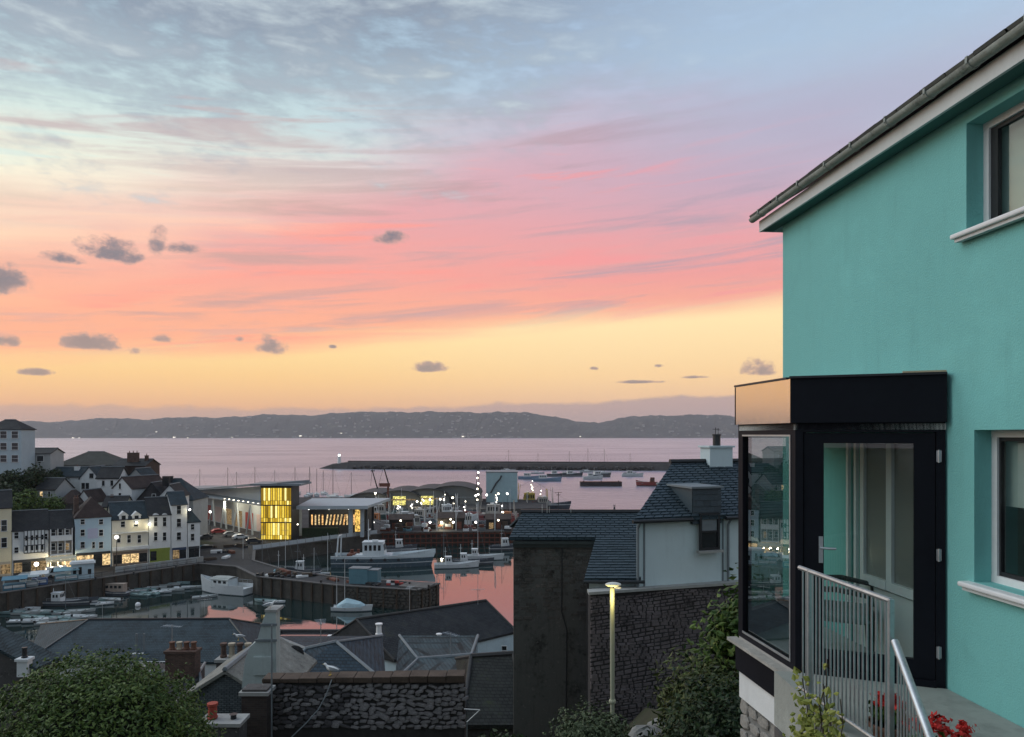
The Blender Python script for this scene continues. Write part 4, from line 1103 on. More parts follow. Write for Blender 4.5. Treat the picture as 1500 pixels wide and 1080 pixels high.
for px in (200, 211):
    p = PT(px, 955, 71.6) - o0; MB().tube([p - Vector((0, 0, .3)), p + Vector((0, 0, 1.75))], .10, 8).build('flue_pipe', M_lead, ro)
    MB().tube([p + Vector((-.5, -.3, -.2)), p + Vector((.1, -.3, -.1))], .12, 6).build('flue_base', M_upvc, ro)
for px, w2 in ((205, 1.2), (222, 1.5), (238, 1.2)):
    p = PT(px, 984, 69.5) - o0; window(t, p.x, p.z, w2, .9, y=p.y, bars=(1, 0))
MB().box(PT(172, 975, 69.6).x - o0.x, PT(243, 975, 69.6).x - o0.x, PT(0, 0, 69.55).y - o0.y, PT(0, 0, 69.75).y - o0.y, 8.2, 8.75).build('eaves_board', M_upvc, t)

t, ro, o0 = roof_house('dark_roof_building', 'broad dark slate roofed building beside the pink water', E_(-9.8, 62, -18.8), E_(.45, 71, -18.76), E_(-2.5, 78, -18.8), E_(-17, 68, -18.8), E_(-13.8, 66, -16.4), E_(-2.58, 74, -16.5), 8, M_paleblue, M_slate_d, ridge=mat('dark_ridge', (.05, .05, .05), .8, .2, 3.))
for px, py, Yv, k in ((555, 928, 62.7, 1.2), (643, 940, 65.0, 1.0)):
    p = PT(px, py, Yv) - o0
    MB().lathe([(.22 * k, -.5), (.25 * k, .0), (.20 * k, .05), (.18 * k, .55 * k), (.26 * k, .62 * k), (.26 * k, .70 * k)], 10, p).build('roof_vent', M_upvc, ro)
MB().tube([PT(548, 935, 63.5) - o0, PT(548, 990, 60.5) - o0], .07, 6).build('downpipe', M_lead, t)
p = PT(735, 942, 70.3) - o0
window(t, p.x, p.z - 1.0, .9, .8, y=p.y - .35)

roof_house('blue_slate_cottage', 'cottage with a hipped dark blue slate roof and pale ridge', PT(396, 1004, 42), PT(566, 1002, 42), XD(560, 52, PT(0, 1002, 42).z), XD(400, 52, PT(0, 1002, 42).z), PT(448, 951, 46.5), PT(493, 941, 46.5), 5, M_stone, slate_mat('navy_slate', (.020, .037, .052)), ridge=M_lead)
roof_house('grey_lean_to_house', 'low house with grey blue slates beside the dark roofs', PT(578, 998, 45), PT(700, 990, 45), XD(700, 54, PT(0, 990, 45).z), XD(585, 54, PT(0, 990, 45).z), PT(612, 966, 49.5), PT(690, 960, 49.5), 5, M_conc, M_slate_g)
roof_house('dark_slope_house', 'house with a steep dark mossy roof against the roughcast gable', PT(676, 1062, 34), PT(772, 1062, 34), XD(790, 44, PT(0, 1062, 34).z), XD(668, 44, PT(0, 1062, 34).z), PT(690, 962, 38.5), PT(752, 958, 38.5), 4, M_stone, slate_mat('mossy_slate', (.022, .024, .022), moss=(.035, .045, .02)), ridge=mat('dark_ridge', (.05, .05, .05)))
# flat roofed stores beside the dark roof, wet and shining
M_wet = mat('wet_felt_roof', (.05, .05, .055), .12, .3, .4, .15, 3., spec=.9)
fb = thing('flat_roof_store', 'flat roofed store with a wet shining roof at the harbour edge', 'building', E_(-24.4, 70, -26.9))
MB().box(0, 9.0, 0, 8, 0, 6.2).build('wall', M_grey, fb)
MB().box(.3, 8.7, .3, 7.7, 6.2, 6.26).build('flat_roof', M_wet, fb)
MB().box(-.1, 9.1, -.1, .28, 6.205, 6.6).box(-.1, 9.1, 7.72, 8.1, 6.205, 6.5).box(-.1, .28, .28, 7.72, 6.205, 6.498).box(8.72, 9.1, .28, 7.72, 6.205, 6.498).build('parapet', M_asph, fb)
for i in range(3): MB().box(1 + i * 2.4, 2.6 + i * 2.4, 1.5 + i, 3.4 + i, 6.262, 6.65).build('skylight', M_hglass if i % 2 else M_upvc, fb)
# brick chimney house
t, ro, o0 = roof_house('chimney_cottage', 'dark roofed cottage carrying a wide brick chimney stack', PT(214, 1030, 46), PT(300, 1030, 46), XD(300, 54, PT(0, 1030, 46).z), XD(205, 54, PT(0, 1030, 46).z), PT(222, 985, 50), PT(292, 985, 50), 4, M_stone, M_slate_d)
p = PT(268, 998, 49.5) - o0
c = MB().box(p.x - .98, p.x + .98, p.y - .45, p.y + .45, p.z - 1, p.z + 1.95).box(p.x - 1.06, p.x + 1.06, p.y - .52, p.y + .52, p.z + 1.95, p.z + 2.12); co = c.build('chimney', M_brick, ro)
for i in range(4): MB().lathe([(.19, 0), (.21, .05), (.17, .12), (.16, .38), (.2, .42), (.2, .5)], 10, (p.x - .72 + i * .48, p.y, p.z + 2.12)).build('chimney_pot', M_potpale if i == 1 else M_pot, co)
# gable with pale lichened verge
gh = house('slate_hung_gable_house', 'small gabled house hung with grey slates, pale lichen along its verge', XD(264, 34, PT(0, 1024, 34).z - 3), 0, 4.3, 6, 3, 1.35, 'front', slate_mat('slate_hanging', (.11, .13, .14)), mat('lichened_slate', (.20, .20, .18), .9, .4, 2., .6, 8.), over=.3, base=1)
sk = thing('low_chimney_stack', 'low mossy chimney stack with one red clay pot', 'chimney', XD(325, 25.5, EYE - 13))
MB().box(-.62, .72, -.4, .4, 0, 3.15).build('stack', M_stone, sk); MB().box(-.7, .8, -.47, .47, 3.152, 3.27).build('cap', M_conc, sk)
MB().lathe([(.15, 0), (.18, .06), (.15, .12), (.145, .42), (.18, .46), (.18, .54)], 12, (-.32, 0, 3.27)).build('chimney_pot', mat('red_clay', (.34, .06, .04), .7, .2, 4.), sk, smooth=True)
MB().lathe([(.1, 0), (.1, .14), (.14, .16)], 10, (.4, 0, 3.27)).build('chimney_cowl', M_darkframe, sk)
# pale stepped gable wall with a gull
pg = thing('pale_gable_wall', 'pale rendered gable stepping up to a narrow chimney topped by a gull', 'wall', XD(380, 33, EYE - 14))
pp = [(354, 1008), (405, 1008), (404, 897), (389, 897), (384, 912), (377, 938), (366, 948), (359, 966)]
vs = [PT(px, py, 33) - pg.location for px, py in pp]; vs2 = [v + Vector((-.1, .9, 0)) for v in vs]; n = len(vs)
MB().add(vs + vs2, [tuple(range(n)), tuple(range(2 * n - 1, n - 1, -1))] + [(i, n + i, n + (i + 1) % n, (i + 1) % n) for i in range(n)]).build('wall', mat('grey_green_render', (.40, .46, .45), .85, .1, 1.2, .3, 9., streak=.35), pg)
for yy, xx0, xx1 in ((915, 383, 405), (938, 375, 405)):
    a, c = PT(xx0, yy, 33) - pg.location, PT(xx1, yy, 33) - pg.location
    MB().box(a.x - .03, c.x + .03, -.06, 0, a.z - .05, a.z + .05).build('string_course', M_lead, pg)
MB().box(.24, .80, -.03, .9, PT(0, 897, 33).z - pg.location.z, PT(0, 893, 33).z - pg.location.z).build('cap', M_conc, pg)
p = PT(372, 962, 33) - pg.location; q = PT(398, 962, 33) - pg.location
MB().box(p.x, q.x, -.09, -.0, p.z - .8, p.z + .0).build('panel', MATS['grey_green_render'], pg)
gull('white gull perched on the narrow pale chimney top', PT(395, 892.5, 33.3), R(20), 1.0)
gull('gull resting on a chimney amid the roof clutter beside the pale gable', PT(350, 938, 50), R(200), 1.3)
cs = thing('clay_pot_stack', 'cluster of pale clay pots on a stone stack beside the pale gable', 'chimney', PT(345, 1000, 50))
MB().box(-1.1, 1.1, -.5, .5, -2, 1.5).build('stack', M_stone, cs); MB().box(-1.2, 1.2, -.6, .6, 1.502, 1.7).build('cap', M_conc, cs)
for i in range(4): MB().lathe([(.2, 0), (.24, .1), (.18, .2), (.17, .75), (.24, .8), (.24, .95)], 10, (-.8 + i * .55, 0, 1.7)).build('chimney_pot', M_potpale if i % 2 else M_brick, cs)
# satellite dish
ds = thing('satellite_dish', 'dark round satellite dish on a pole beside the navy slate roof', 'dish', PT(433, 1000, 40))
MB().tube([(0, 0, -.6), (0, 0, 1.5)], .035, 6).build('pole', M_darkframe, ds)
dm = MB(); dm.loft([[(r_ * math.cos(a), -.10 + .35 * r_ * r_, 1.55 + r_ * math.sin(a)) for a in [2 * math.pi * k / 16 for k in range(16)]] for r_ in (.02, .2, .36, .46)], True, False); dm.build('dish', M_darkframe, ds, smooth=True)
MB().tube([(0, -.05, 1.1), (0, -.5, 1.35)], .015, 5).box(-.04, .04, -.56, -.46, 1.32, 1.42).build('receiver_arm', M_darkframe, ds)
for i in range(3):
    t = thing('roof_cowl', 'white ribbed cowl on the roof beside the satellite dish', 'cowl', PT(410 + i * 4, 975 + i * 14, 39.5), 0, 'white cowls beside the satellite dish')
    MB().lathe([(.16, -.3), (.16, .0)], 10).build('pipe', M_darkframe, t); MB().lathe([(.2, .0), (.34, .06), (.3, .16), (.05, .22)], 12).build('cap', M_upvc, t)
# house at the left edge with a pale verge
house('dark_gable_house', 'gabled house with a pale verge board behind the rounded bush', XD(-130, 36, PT(0, 977, 36).z - 3.5), 0, 6.0, 1.6, 3.5, 1.55, 'front', M_stone, M_slate_g, over=.15, base=2, chims=[(5.55, -.1, 3.1, .75, .5, .4, M_white, 1, M_darkframe)])

# television aerials on the roofs
def aerial(label, px, py, Y, h, rz, seed):
    rg = random.Random(seed); t = thing('roof_aerial', label, 'aerial', PT(px, py, Y), rz)
    MB().tube([(0, 0, -.4), (0, 0, h)], .025, 5).build('mast', M_galv, t)
    a = MB().tube([(-.7, 0, h - .1), (.7, 0, h - .1)], .015, 5)
    for k in range(8): x = -.65 + k * .18; a.tube([(x, -.22 - .02 * k, h - .1), (x, .22 + .02 * k, h - .1)], .009, 4)
    a.build('elements', M_galv, t)
for i, (px, py, Y, h, lb) in enumerate([(300, 908, 77, 2.2, 'thin aerial on the ridge of the big slate roof'), (150, 909, 77, 1.8, 'aerial at the left end of the big slate roof ridge'), (600, 897, 69, 2.4, 'aerial on the ridge of the dark roofed building'), (470, 946, 46.5, 1.6, 'aerial on the navy slate cottage'),
        (660, 962, 49.5, 1.6, 'aerial on the low grey slate house'), (252, 985, 50, 3.2, 'tall aerial beside the wide brick chimney'), (700, 886, 73, 1.6, 'aerial at the hipped end of the dark roofed building')]):
    aerial(lb, px, py, Y, h, .4 + i * .5, i)

# ================================================================ sea and harbour water
def water_mat(name, deep, wave_scale, strength, rough, refl, tint=(.97, .96, .97)):
    m = bpy.data.materials.new(name); m.use_nodes = True
    nt = m.node_tree; nt.nodes.clear(); b = NB(nt)
    tc = b.node('ShaderNodeTexCoord')
    mp = b.node('ShaderNodeMapping'); nt.links.new(tc.outputs['Object'], mp.inputs[0]); mp.inputs['Scale'].default_value = (.55, 1.0, 1.0)
    n1 = b.noise(mp.outputs[0], wave_scale, 5., .6); n2 = b.noise(mp.outputs[0], wave_scale * .13, 3., .5)
    calm = b.sm(b.noise(mp.outputs[0], wave_scale * .03, 3., .5), .40, .62, .35, 1.)
    bn = b.node('ShaderNodeBump'); b.put(bn.inputs['Strength'], calm * strength); bn.inputs['Distance'].default_value = .35 / wave_scale
    b.put(bn.inputs['Height'], n1 * .6 + n2 * .8)
    lw = b.node('ShaderNodeFresnel'); lw.inputs[0].default_value = refl
    nt.links.new(bn.outputs[0], lw.inputs['Normal'])
    df = b.node('ShaderNodeBsdfDiffuse'); b.put(df.inputs[0], (*deep, 1))
    gl = b.node('ShaderNodeBsdfGlossy'); gl.inputs['Roughness'].default_value = rough; b.put(gl.inputs[0], (*tint, 1))
    nt.links.new(bn.outputs[0], gl.inputs['Normal'])
    mx = b.node('ShaderNodeMixShader'); nt.links.new(lw.outputs[0], mx.inputs[0]); nt.links.new(df.outputs[0], mx.inputs[1]); nt.links.new(gl.outputs[0], mx.inputs[2])
    o = b.node('ShaderNodeOutputMaterial'); nt.links.new(mx.outputs[0], o.inputs[0])
    return m
sea = MB(); sea.poly([(-9500, 225, 0), (9500, 225, 0), (9500, 9500, 0), (-9500, 9500, 0)])
struct(sea.build('sea', water_mat('open_water', (.06, .065, .085), .22, 1.0, .32, 1.8, (.80, .81, .89))))
hbw = MB(); hbw.poly([(-400, 80, .0), (400, 80, .0), (400, 225, .0), (-400, 225, .0)])
struct(hbw.build('harbour_water', water_mat('harbour_water', (.012, .028, .028), .9, .035, .015, 4.6, (1.0, 1.0, 1.0))))

# ================================================================ quays
QZ = 3.6
land = [(-260, 60), (-150, 100), (-120, 118), (-92.7, 134.7), (-70, 166), (-60, 162), (-51.5, 150.5), (-33, 141.8), (-17.5, 137.5), (-14, 143.5), (-32, 148.5), (-47, 157), (-59, 170), (-64, 185),
        (-49.4, 203.8), (-37.7, 216.5), (0, 219.5), (40, 223), (40, 234), (-26, 231), (-44, 250), (-62, 282), (-110, 330), (-260, 330)]
struct(MB().prism(land, -5, QZ).build('quay', M_quay))
top = MB(); c0 = Vector((-100, 200))
top.poly([(x + (.35 if x < c0.x else -.35) * 0, y, QZ + .006) for x, y in land])
struct(top.build('quay_paving', mat('quay_paving', (.042, .042, .044), .85, .4, .2, .4, 3., spec=.2)))
# coping stones of the quay edge, fender piles and bollards
def edge(pts): return [(Vector((*a, 0)), Vector((*c, 0))) for a, c in zip(pts, pts[1:])]
inner_edge = [land[i] for i in (2, 3, 4, 5, 6, 7, 8, 9, 10, 11, 12, 13)]
market_edge = [land[i] for i in (13, 14, 15, 16, 17)]
M_kerb = mat('worn_kerb', (.11, .105, .10), .9, .25, .6, .5, 6., streak=.3)
q = thing('quay_edge', 'pale kerb of long stones along the inner harbour quay', 'kerb', (0, 0, 0))
for (a, c) in edge(inner_edge) + edge(market_edge):
    d = c - a; L = d.length; n_ = max(1, int(L / 3.2)); ang = math.atan2(d.y, d.x)
    for i in range(n_):
        p = a + d * ((i + .5) / n_); o = MB().box(-L / n_ / 2 + .03, L / n_ / 2 - .03, -.25, .45, QZ + .01, QZ + .20).build('kerb_stone', M_kerb, q, p, ang)
pile = MB().box(-.16, .16, -.16, .16, -4, QZ + .1).mesh('fender_pile', M_timber)
fp = thing('fender_piles', 'row of dark timber fender piles on the finger pier face', 'pier piles', (0, 0, 0))
for (a, c) in edge([land[i] for i in (6, 7, 8, 9)]) + edge([land[i] for i in (3, 4)]):
    d = c - a; n_ = int(d.length / 2.3); nn = Vector((d.y, -d.x, 0)).normalized()
    for i in range(n_): inst('pile', pile, fp, a + d * ((i + .5) / n_) + nn * .17, math.atan2(d.y, d.x))
# timber wharf in rusty red behind the white trawler
wf = thing('red_wharf', 'rusty red timber wharf front behind the white trawler', 'wharf', (-37.7, 216.3, 0), math.atan2(3, 37.7))
for i in range(26): MB().box(i * 1.55, i * 1.55 + .35, -.55, -.05, -3, QZ + .3).build('pile', M_rust, wf)
for zz in (.9, 2.2, 3.5): MB().box(-.3, 40, -.75, -.56, zz - .16, zz + .16).build('waling_beam', M_rust, wf)
MB().box(-.3, 40, -.9, -.3, QZ + .31, QZ + .45).build('capping_beam', M_timber, wf)

# ================================================================ boats
def hull_mesh(L, B, H, draft=.5, rake=.12, flare=.75, stern=.8, sheer=.35, name='hull', m=None, n=13):
    """bow towards +x, waterline z=0; returns the builder"""
    mb = MB(); rings = []
    for i in range(n):
        t = i / (n - 1); x = -L / 2 + L * t
        w = B / 2 * (stern + (1 - stern) * min(1, t / .35)) if t < .35 else B / 2 * max(.0, 1 - ((t - .35) / .65) ** 2.4)
        w = max(w, .02); z1 = H * (1 + sheer * ((max(0, t - .35) / .65) ** 2) + .06 * (max(0, .35 - t) / .35)); xr = x + rake * L * .5 * (max(0, t - .6) / .4) ** 1.5
        xl = x
        rings.append([(xl, 0, -draft), (xl, -w * .55 * flare, -draft * .85), (xl + (xr - xl) * .4, -w * flare, 0), (xr, -w, z1), (xr, -w * .93, z1), (xr, -w * .9, z1 - .35 * H), (xr, 0, z1 - .33 * H), (xr, w * .9, z1 - .35 * H), (xr, w * .93, z1), (xr, w, z1), (xl + (xr - xl) * .4, w * flare, 0), (xl, w * .55 * flare, -draft * .85)])
    mb.loft(rings, True, True)
    return mb
def hull_col(name, c1, c2, zsplit, band=None):
    """paint changes at a height: boot-topping below, topsides above"""
    if name in MATS: return MATS[name]
    m = bpy.data.materials.new(name); m.use_nodes = True; nt = m.node_tree; b = NB(nt); p = nt.nodes['Principled BSDF']
    tc = b.node('ShaderNodeTexCoord'); sep = b.node('ShaderNodeSeparateXYZ'); nt.links.new(tc.outputs['Object'], sep.inputs[0]); z = X(b, sep.outputs[2])
    n = b.noise(tc.outputs['Object'], 1.5, 5., .6)
    c = b.mix(b.m('GREATER_THAN', z, zsplit), c1, c2)
    if band: c = b.mix(b.m('GREATER_THAN', z, band[0]) * b.m('LESS_THAN', z, band[1]), c, band[2])
    c = b.mix(b.sm(n, .52, .75) * .5, c, tuple(v * .5 + .02 for v in c2))
    b.put(p.inputs['Base Color'], c); p.inputs['Roughness'].default_value = .5
    MATS[name] = m
    return m
M_hw = hull_col('white_hull', (.03, .05, .06), (.62, .65, .66), .18)
M_hb = hull_col('dark_hull', (.03, .03, .03), (.05, .06, .075), .1, (.55, .75, (.5, .5, .5)))
M_deck = mat('boat_deck', (.34, .35, .34), .8, .15, 2.)
def rail(parent, pts, h, m=None, r=.03, name='guard_rail', n=None):
    mb = MB(); pts = [Vector(p) for p in pts]
    mb.tube([p + Vector((0, 0, h)) for p in pts], r, 5); mb.tube([p + Vector((0, 0, h * .5)) for p in pts], r * .7, 5)
    for p in pts: mb.tube([p, p + Vector((0, 0, h))], r, 5)
    return mb.build(name, m or M_galv, parent)
def dinghy_proto(L, B, hm, label, group, engine=True):
    t = thing('dinghy', label, 'dinghy', (0, 0, 0), 0, group)
    hull_mesh(L, B, .45, .15, .08, .8, .85, .3).build('hull', hm, t)
    for f in (-.2, .12): MB().box(L * f, L * f + .25, -B * .4, B * .4, .28, .33).build('thwart', M_timber, t)
    if engine:
        e = MB(); e.box(-L / 2 - .32, -L / 2 - .02, -.14, .14, .4, .78).box(-L / 2 - .2, -L / 2 - .12, -.06, .06, -.3, .4); e.build('outboard_motor', M_darkframe, t)
    return t
def wheelhouse(parent, x0, x1, w, z0, h, m, wins=3, slope=.25, flat=M_deck):
    mb = MB(); mb.add([(x0, -w / 2, z0), (x1, -w / 2, z0), (x1, w / 2, z0), (x0, w / 2, z0), (x0, -w / 2 * .92, z0 + h), (x1 - slope * h, -w / 2 * .92, z0 + h), (x1 - slope * h, w / 2 * .92, z0 + h), (x0, w / 2 * .92, z0 + h)],
                      [(0, 1, 5, 4), (1, 2, 6, 5), (2, 3, 7, 6), (3, 0, 4, 7), (4, 5, 6, 7)])
    o = mb.build('wheelhouse', m, parent)
    MB().box(x0 - .12, x1 - slope * h + .15, -w / 2, w / 2, z0 + h, z0 + h + .08).build('cabin_roof', m, o)
    ww = (x1 - slope * h - x0) / (wins + .5)
    for s in (-1, 1):
        for k in range(wins):
            xx = x0 + ww * (k + .45); yb = s * w / 2 * .945
            MB().box(xx, xx + ww * .62, min(yb, yb + s * .03), max(yb, yb + s * .03), z0 + h * .52, z0 + h * .84).build('window', M_pane, o)
    for k in range(3):
        a, c = -w * .4 + k * w * .28, -w * .4 + k * w * .28 + w * .22; zl, zh = z0 + h * .5, z0 + h * .85
        MB().poly([(x1 - slope * h * .5 + .02, a, zl), (x1 - slope * h * .5 + .02, c, zl), (x1 - slope * h * .85 + .02, c, zh), (x1 - slope * h * .85 + .02, a, zh)]).build('windscreen', M_pane, o)
    return o

# the big white trawler alongside the wharf
def trawler(label, loc, rz, L, B, H, hm, cm, lights=0, gantry=True, derrick=True, aft=True, seed=1, group=None, mastc=None):
    t = thing('trawler', label, 'trawler', loc, rz, group); rg = random.Random(seed); mm = mastc or cm
    hl = hull_mesh(L, B, H, 1.0, .14, .85, .85, .55).build('hull', hm, t)
    zd = H * .68
    MB().box(-L / 2 + .2, L * .42, -B * .46, -B * .44, H * 1.02, H * 1.06).build('rubbing_band', M_upvc, hl)
    s = 1 if aft else -1
    xa = -L * .18 if aft else L * .10
    wheelhouse(t, xa, xa + L * .24, B * .62, zd, H * 1.55, cm, 4, .18)
    MB().box(xa - L * .1, xa + L * .3, -B * .33, B * .33, zd - .1, zd + H * .42).build('deckhouse', cm, t)
    xm = xa + L * .05
    MB().tube([(xm, 0, zd + H * 1.6), (xm, 0, zd + H * 3.6)], .13, 6, .06).tube([(xm, -1.1, zd + H * 2.6), (xm, 1.1, zd + H * 2.6)], .05, 5).tube([(xm, -.6, zd + H * 3.1), (xm, .6, zd + H * 3.1)], .04, 5).build('mast', mm, t)
    MB().tube([(xm + .3, .2, zd + H * 2.0), (xm + .3, .2, zd + H * 2.6)], .04, 5).box(xm + .2, xm + .4, -.7, 1.1, zd + H * 2.6, zd + H * 2.68).build('radar', M_upvc, t)
    if gantry:
        xg = -L * .44
        g = MB()
        for sy in (-1, 1): g.tube([(xg, sy * B * .40, zd), (xg + .3, sy * B * .30, zd + H * 2.1)], .2, 6, .16)
        g.tube([(xg + .3, -B * .31, zd + H * 2.1), (xg + .3, B * .31, zd + H * 2.1)], .17, 6); g.build('stern_gantry', mm, t)
    if derrick:
        for sy in (-1, 1): MB().tube([(xa + L * .34, sy * .5, zd + .3), (xa + L * .30, sy * (B * .55), zd + H * 3.0)], .12, 6, .07).build('derrick', mm, t)
        MB().tube([(xa + L * .33, 0, zd), (xa + L * .33, 0, zd + H * 3.2)], .14, 6, .09).build('foremast', mm, t)
    wr_ = MB()
    for a, c in (((xm, 0, zd + H * 3.6), (L * .52, 0, H * 1.5)), ((xm, 0, zd + H * 3.6), (-L * .44, 0, zd + H * 2.1))): wr_.tube([a, c], .025, 4)
    wr_.build('stay_wire', M_darkframe, t)
    rail(t, [(L * f, -B * .44 * (1 if f < .2 else 1 - (f - .2) * 2.2), H * (1 + .5 * max(0, f - .1))) for f in (.0, .1, .2, .3, .4, .46)], .95)
    rail(t, [(L * f, B * .44 * (1 if f < .2 else 1 - (f - .2) * 2.2), H * (1 + .5 * max(0, f - .1))) for f in (.0, .1, .2, .3, .4, .46)], .95)
    MB().box(-L * .34, -L * .26, -B * .3, B * .3, zd, zd + H * .5).lathe([(.45, 0), (.45, .9)], 10, (-L * .3, 0, zd + H * .5)).build('winch', M_rust, t)
    if 'fend' not in WC: WC['fend'] = MB().lathe([(.16, -.1), (.36, -.09), (.40, 0), (.36, .09), (.16, .1)], 10).mesh('fender', M_darkframe, True)
    for k in range(5):
        for sy in (-1, 1):
            o_ = inst('fender', WC['fend'], t, (-L * .36 + k * L * .14, sy * (B * .5 + .08), H * .72)); o_.rotation_euler = (R(90), 0, 0)
    MB().lathe([(.32, 0), (.32, .75), (.36, .8), (.36, 1.0)], 10, (xa - L * .06, B * .16, zd + H * .42)).build('funnel', M_rust, t)
    MB().tube([(xa + L * .1, -B * .2, zd + H * 1.68), (xa + L * .16, -B * .2, zd + H * 1.68)], .3, 10).build('liferaft', M_upvc, t)
    for k in range(lights):
        MB().ball((xm + rg.uniform(-.3, .3), rg.uniform(-1.1, 1.1), zd + H * rg.uniform(1.8, 3.4)), .22, 8).build('deck_lamp', M_lampwhite if k % 2 else M_lampglow, t)
    return t
GT = 'trawlers berthed in the harbour'
M_tw = hull_col('trawler_white_hull', (.035, .06, .075), (.55, .63, .67), 1.35, (1.35, 1.6, (.62, .66, .68)))
M_tw2 = hull_col('big_trawler_hull', (.05, .085, .11), (.60, .67, .70), 2.15, (.95, 1.15, (.6, .64, .66)))
trawler('large white and blue stern trawler lying along the red wharf', XD(558, 184, 0), R(2), 23.6, 6.4, 2.7, M_tw2, mat('trawler_white', (.62, .67, .69), .5, .08, 1., streak=.3), gantry=True, derrick=False, seed=2, group=GT)

# white cabin cruiser in the inner basin
cc = thing('white_motor_boat', 'high sided white motor boat with a canopied cabin below the quay', 'boat', GZ(330, 869, 0), R(160))
hull_mesh(11.4, 3.7, 2.0, .5, .10, .86, .85, .75).build('hull', M_hw, cc)
o = wheelhouse(cc, -1.9, 2.6, 3.0, 1.4, 1.6, mat('boat_cabin_white', (.62, .66, .66), .6, .1, 1., streak=.3), 3, .2)
MB().loft([[(x, y, z) for y, z in ((-1.55, 2.9), (-1.1, 3.25 + k), (0, 3.4 + k), (1.1, 3.25 + k), (1.55, 2.9))] for x, k in ((-2.0, 0), (0, .12), (2.2, .05), (3.0, -.2))], False).build('canopy', mat('canvas_grey', (.36, .38, .36), .9, .15, 2., .4), cc)
rail(cc, [(-5.4 + i * 1.2, -1.65 if i < 6 else -1.65 + (i - 6) * .5, 2.0 + .12 * max(0, i - 5)) for i in range(9)], .7)
MB().box(-5.4, -2.2, -1.5, 1.5, 1.32, 1.4).build('deck', M_deck, cc)
for i in range(3): MB().lathe([(.16, 0), (.16, .02)], 10).build('porthole', M_darkframe, cc, (1.0 + i * .9, -1.78 + .05 * i, 1.0)).rotation_euler = (R(90), 0, 0)

def small_boat(name, label, loc, rz, L, B, H, hm, cab, cabm, mast=0., wins=2, cat='boat', group=None, sl=.2):
    t = thing(name, label, cat, loc, rz, group)
    hull_mesh(L, B, H, .3, .1, .84, .82, .6).build('hull', hm, t)
    MB().box(-L * .4, L * .3, -B * .36, B * .36, H * .66, H * .72).build('deck', M_deck, t)
    if cab: wheelhouse(t, cab[0], cab[1], B * .62, H * .7, cab[2], cabm, wins, sl)
    if mast: MB().tube([(cab[0] if cab else 0, 0, H * .6), (cab[0] if cab else 0, 0, H + mast)], .06, 6, .04).tube([((cab[0] if cab else 0) - .4, 0, H + mast * .75), ((cab[0] if cab else 0) + .4, 0, H + mast * .75)], .03, 5).build('mast', M_upvc, t)
    rail(t, [(L * f, -B * .42 * (1 - max(0, f) * .9), H * (1 + .45 * max(0, f))) for f in (-.42, -.2, .0, .2, .38)], .5, r=.022)
    return t
M_cw = mat('cabin_white', (.64, .66, .66), .6, .08, 1., streak=.2)
small_boat('work_boat', 'dark hulled work boat with a white wheelhouse among the dinghies', GZ(104, 886, 0), R(4), 9.2, 2.9, .95, M_hb, (-3.2, -1.4, 1.7), M_cw, 2.2)
small_boat('ferry_boat', 'brown passenger boat with a long windowed cabin under the quay wall', GZ(168, 872, 0), R(175), 5.8, 2.4, .9, M_hb, (-2.2, 2.2, 1.7), mat('brown_cabin', (.36, .29, .24), .7, .15, 1.), 0, 4)
small_boat('pier_boat', 'small dark fishing boat with white wheelhouse moored behind the finger pier', GZ(446, 841, 0), R(186), 7.5, 2.6, 1.1, M_hb, (.2, 2.2, 2.2), M_cw, 3.5)
small_boat('pier_boat', 'open grey fishing boat stacked with gear behind the finger pier', GZ(408, 840, 0), R(170), 7.0, 2.5, 1.1, M_hb, None, None, 4.2)
sb = small_boat('covered_boat', 'moored boat under a pale blue cover at the pier end', GZ(515, 895, 0), R(-4), 7.2, 2.5, .8, M_hw, None, None, 0)
cv = MB(); cv.loft([[(x, -1.05 * k, .75), (x, -.75 * k, .95 + h * .5), (x, 0, 1.0 + h), (x, .75 * k, .95 + h * .5), (x, 1.05 * k, .75)] for x, k, h in ((-2.6, .75, .2), (-1.6, 1, .9), (-.9, 1, 1.35), (-.1, 1, 1.2), (.7, 1, 1.0), (1.7, .9, .75), (2.6, .55, .2))], False)
cv.build('boat_cover', mat('blue_tarpaulin', (.40, .56, .62), .7, .12, 2., .8, 5.), sb)
for dx, hh in ((-2.9, 6.2), (-1.4, 9.4)): MB().tube([(dx, .4, 0), (dx, .4, hh)], .09, 6, .06).build('mast', M_galv, sb)
GC = 'crab boats rafted before the red wharf'
for i, (px, py, rz, m_) in enumerate([(668, 832, 8, M_hw), (690, 827, 2, M_hb), (706, 820, -4, M_hw)]):
    small_boat('crab_boat', ['low white crab boat cluttered with gear, outermost of the raft by the wharf', 'dark crab boat cluttered with gear in the middle of the raft by the wharf', 'white crab boat innermost of the raft against the wharf'][i], GZ(px, py, 0), R(rz), 10.5, 3.1, 1.1, m_, (-2.6, -.8, 2.0), M_cw, 4.0, group=GC)

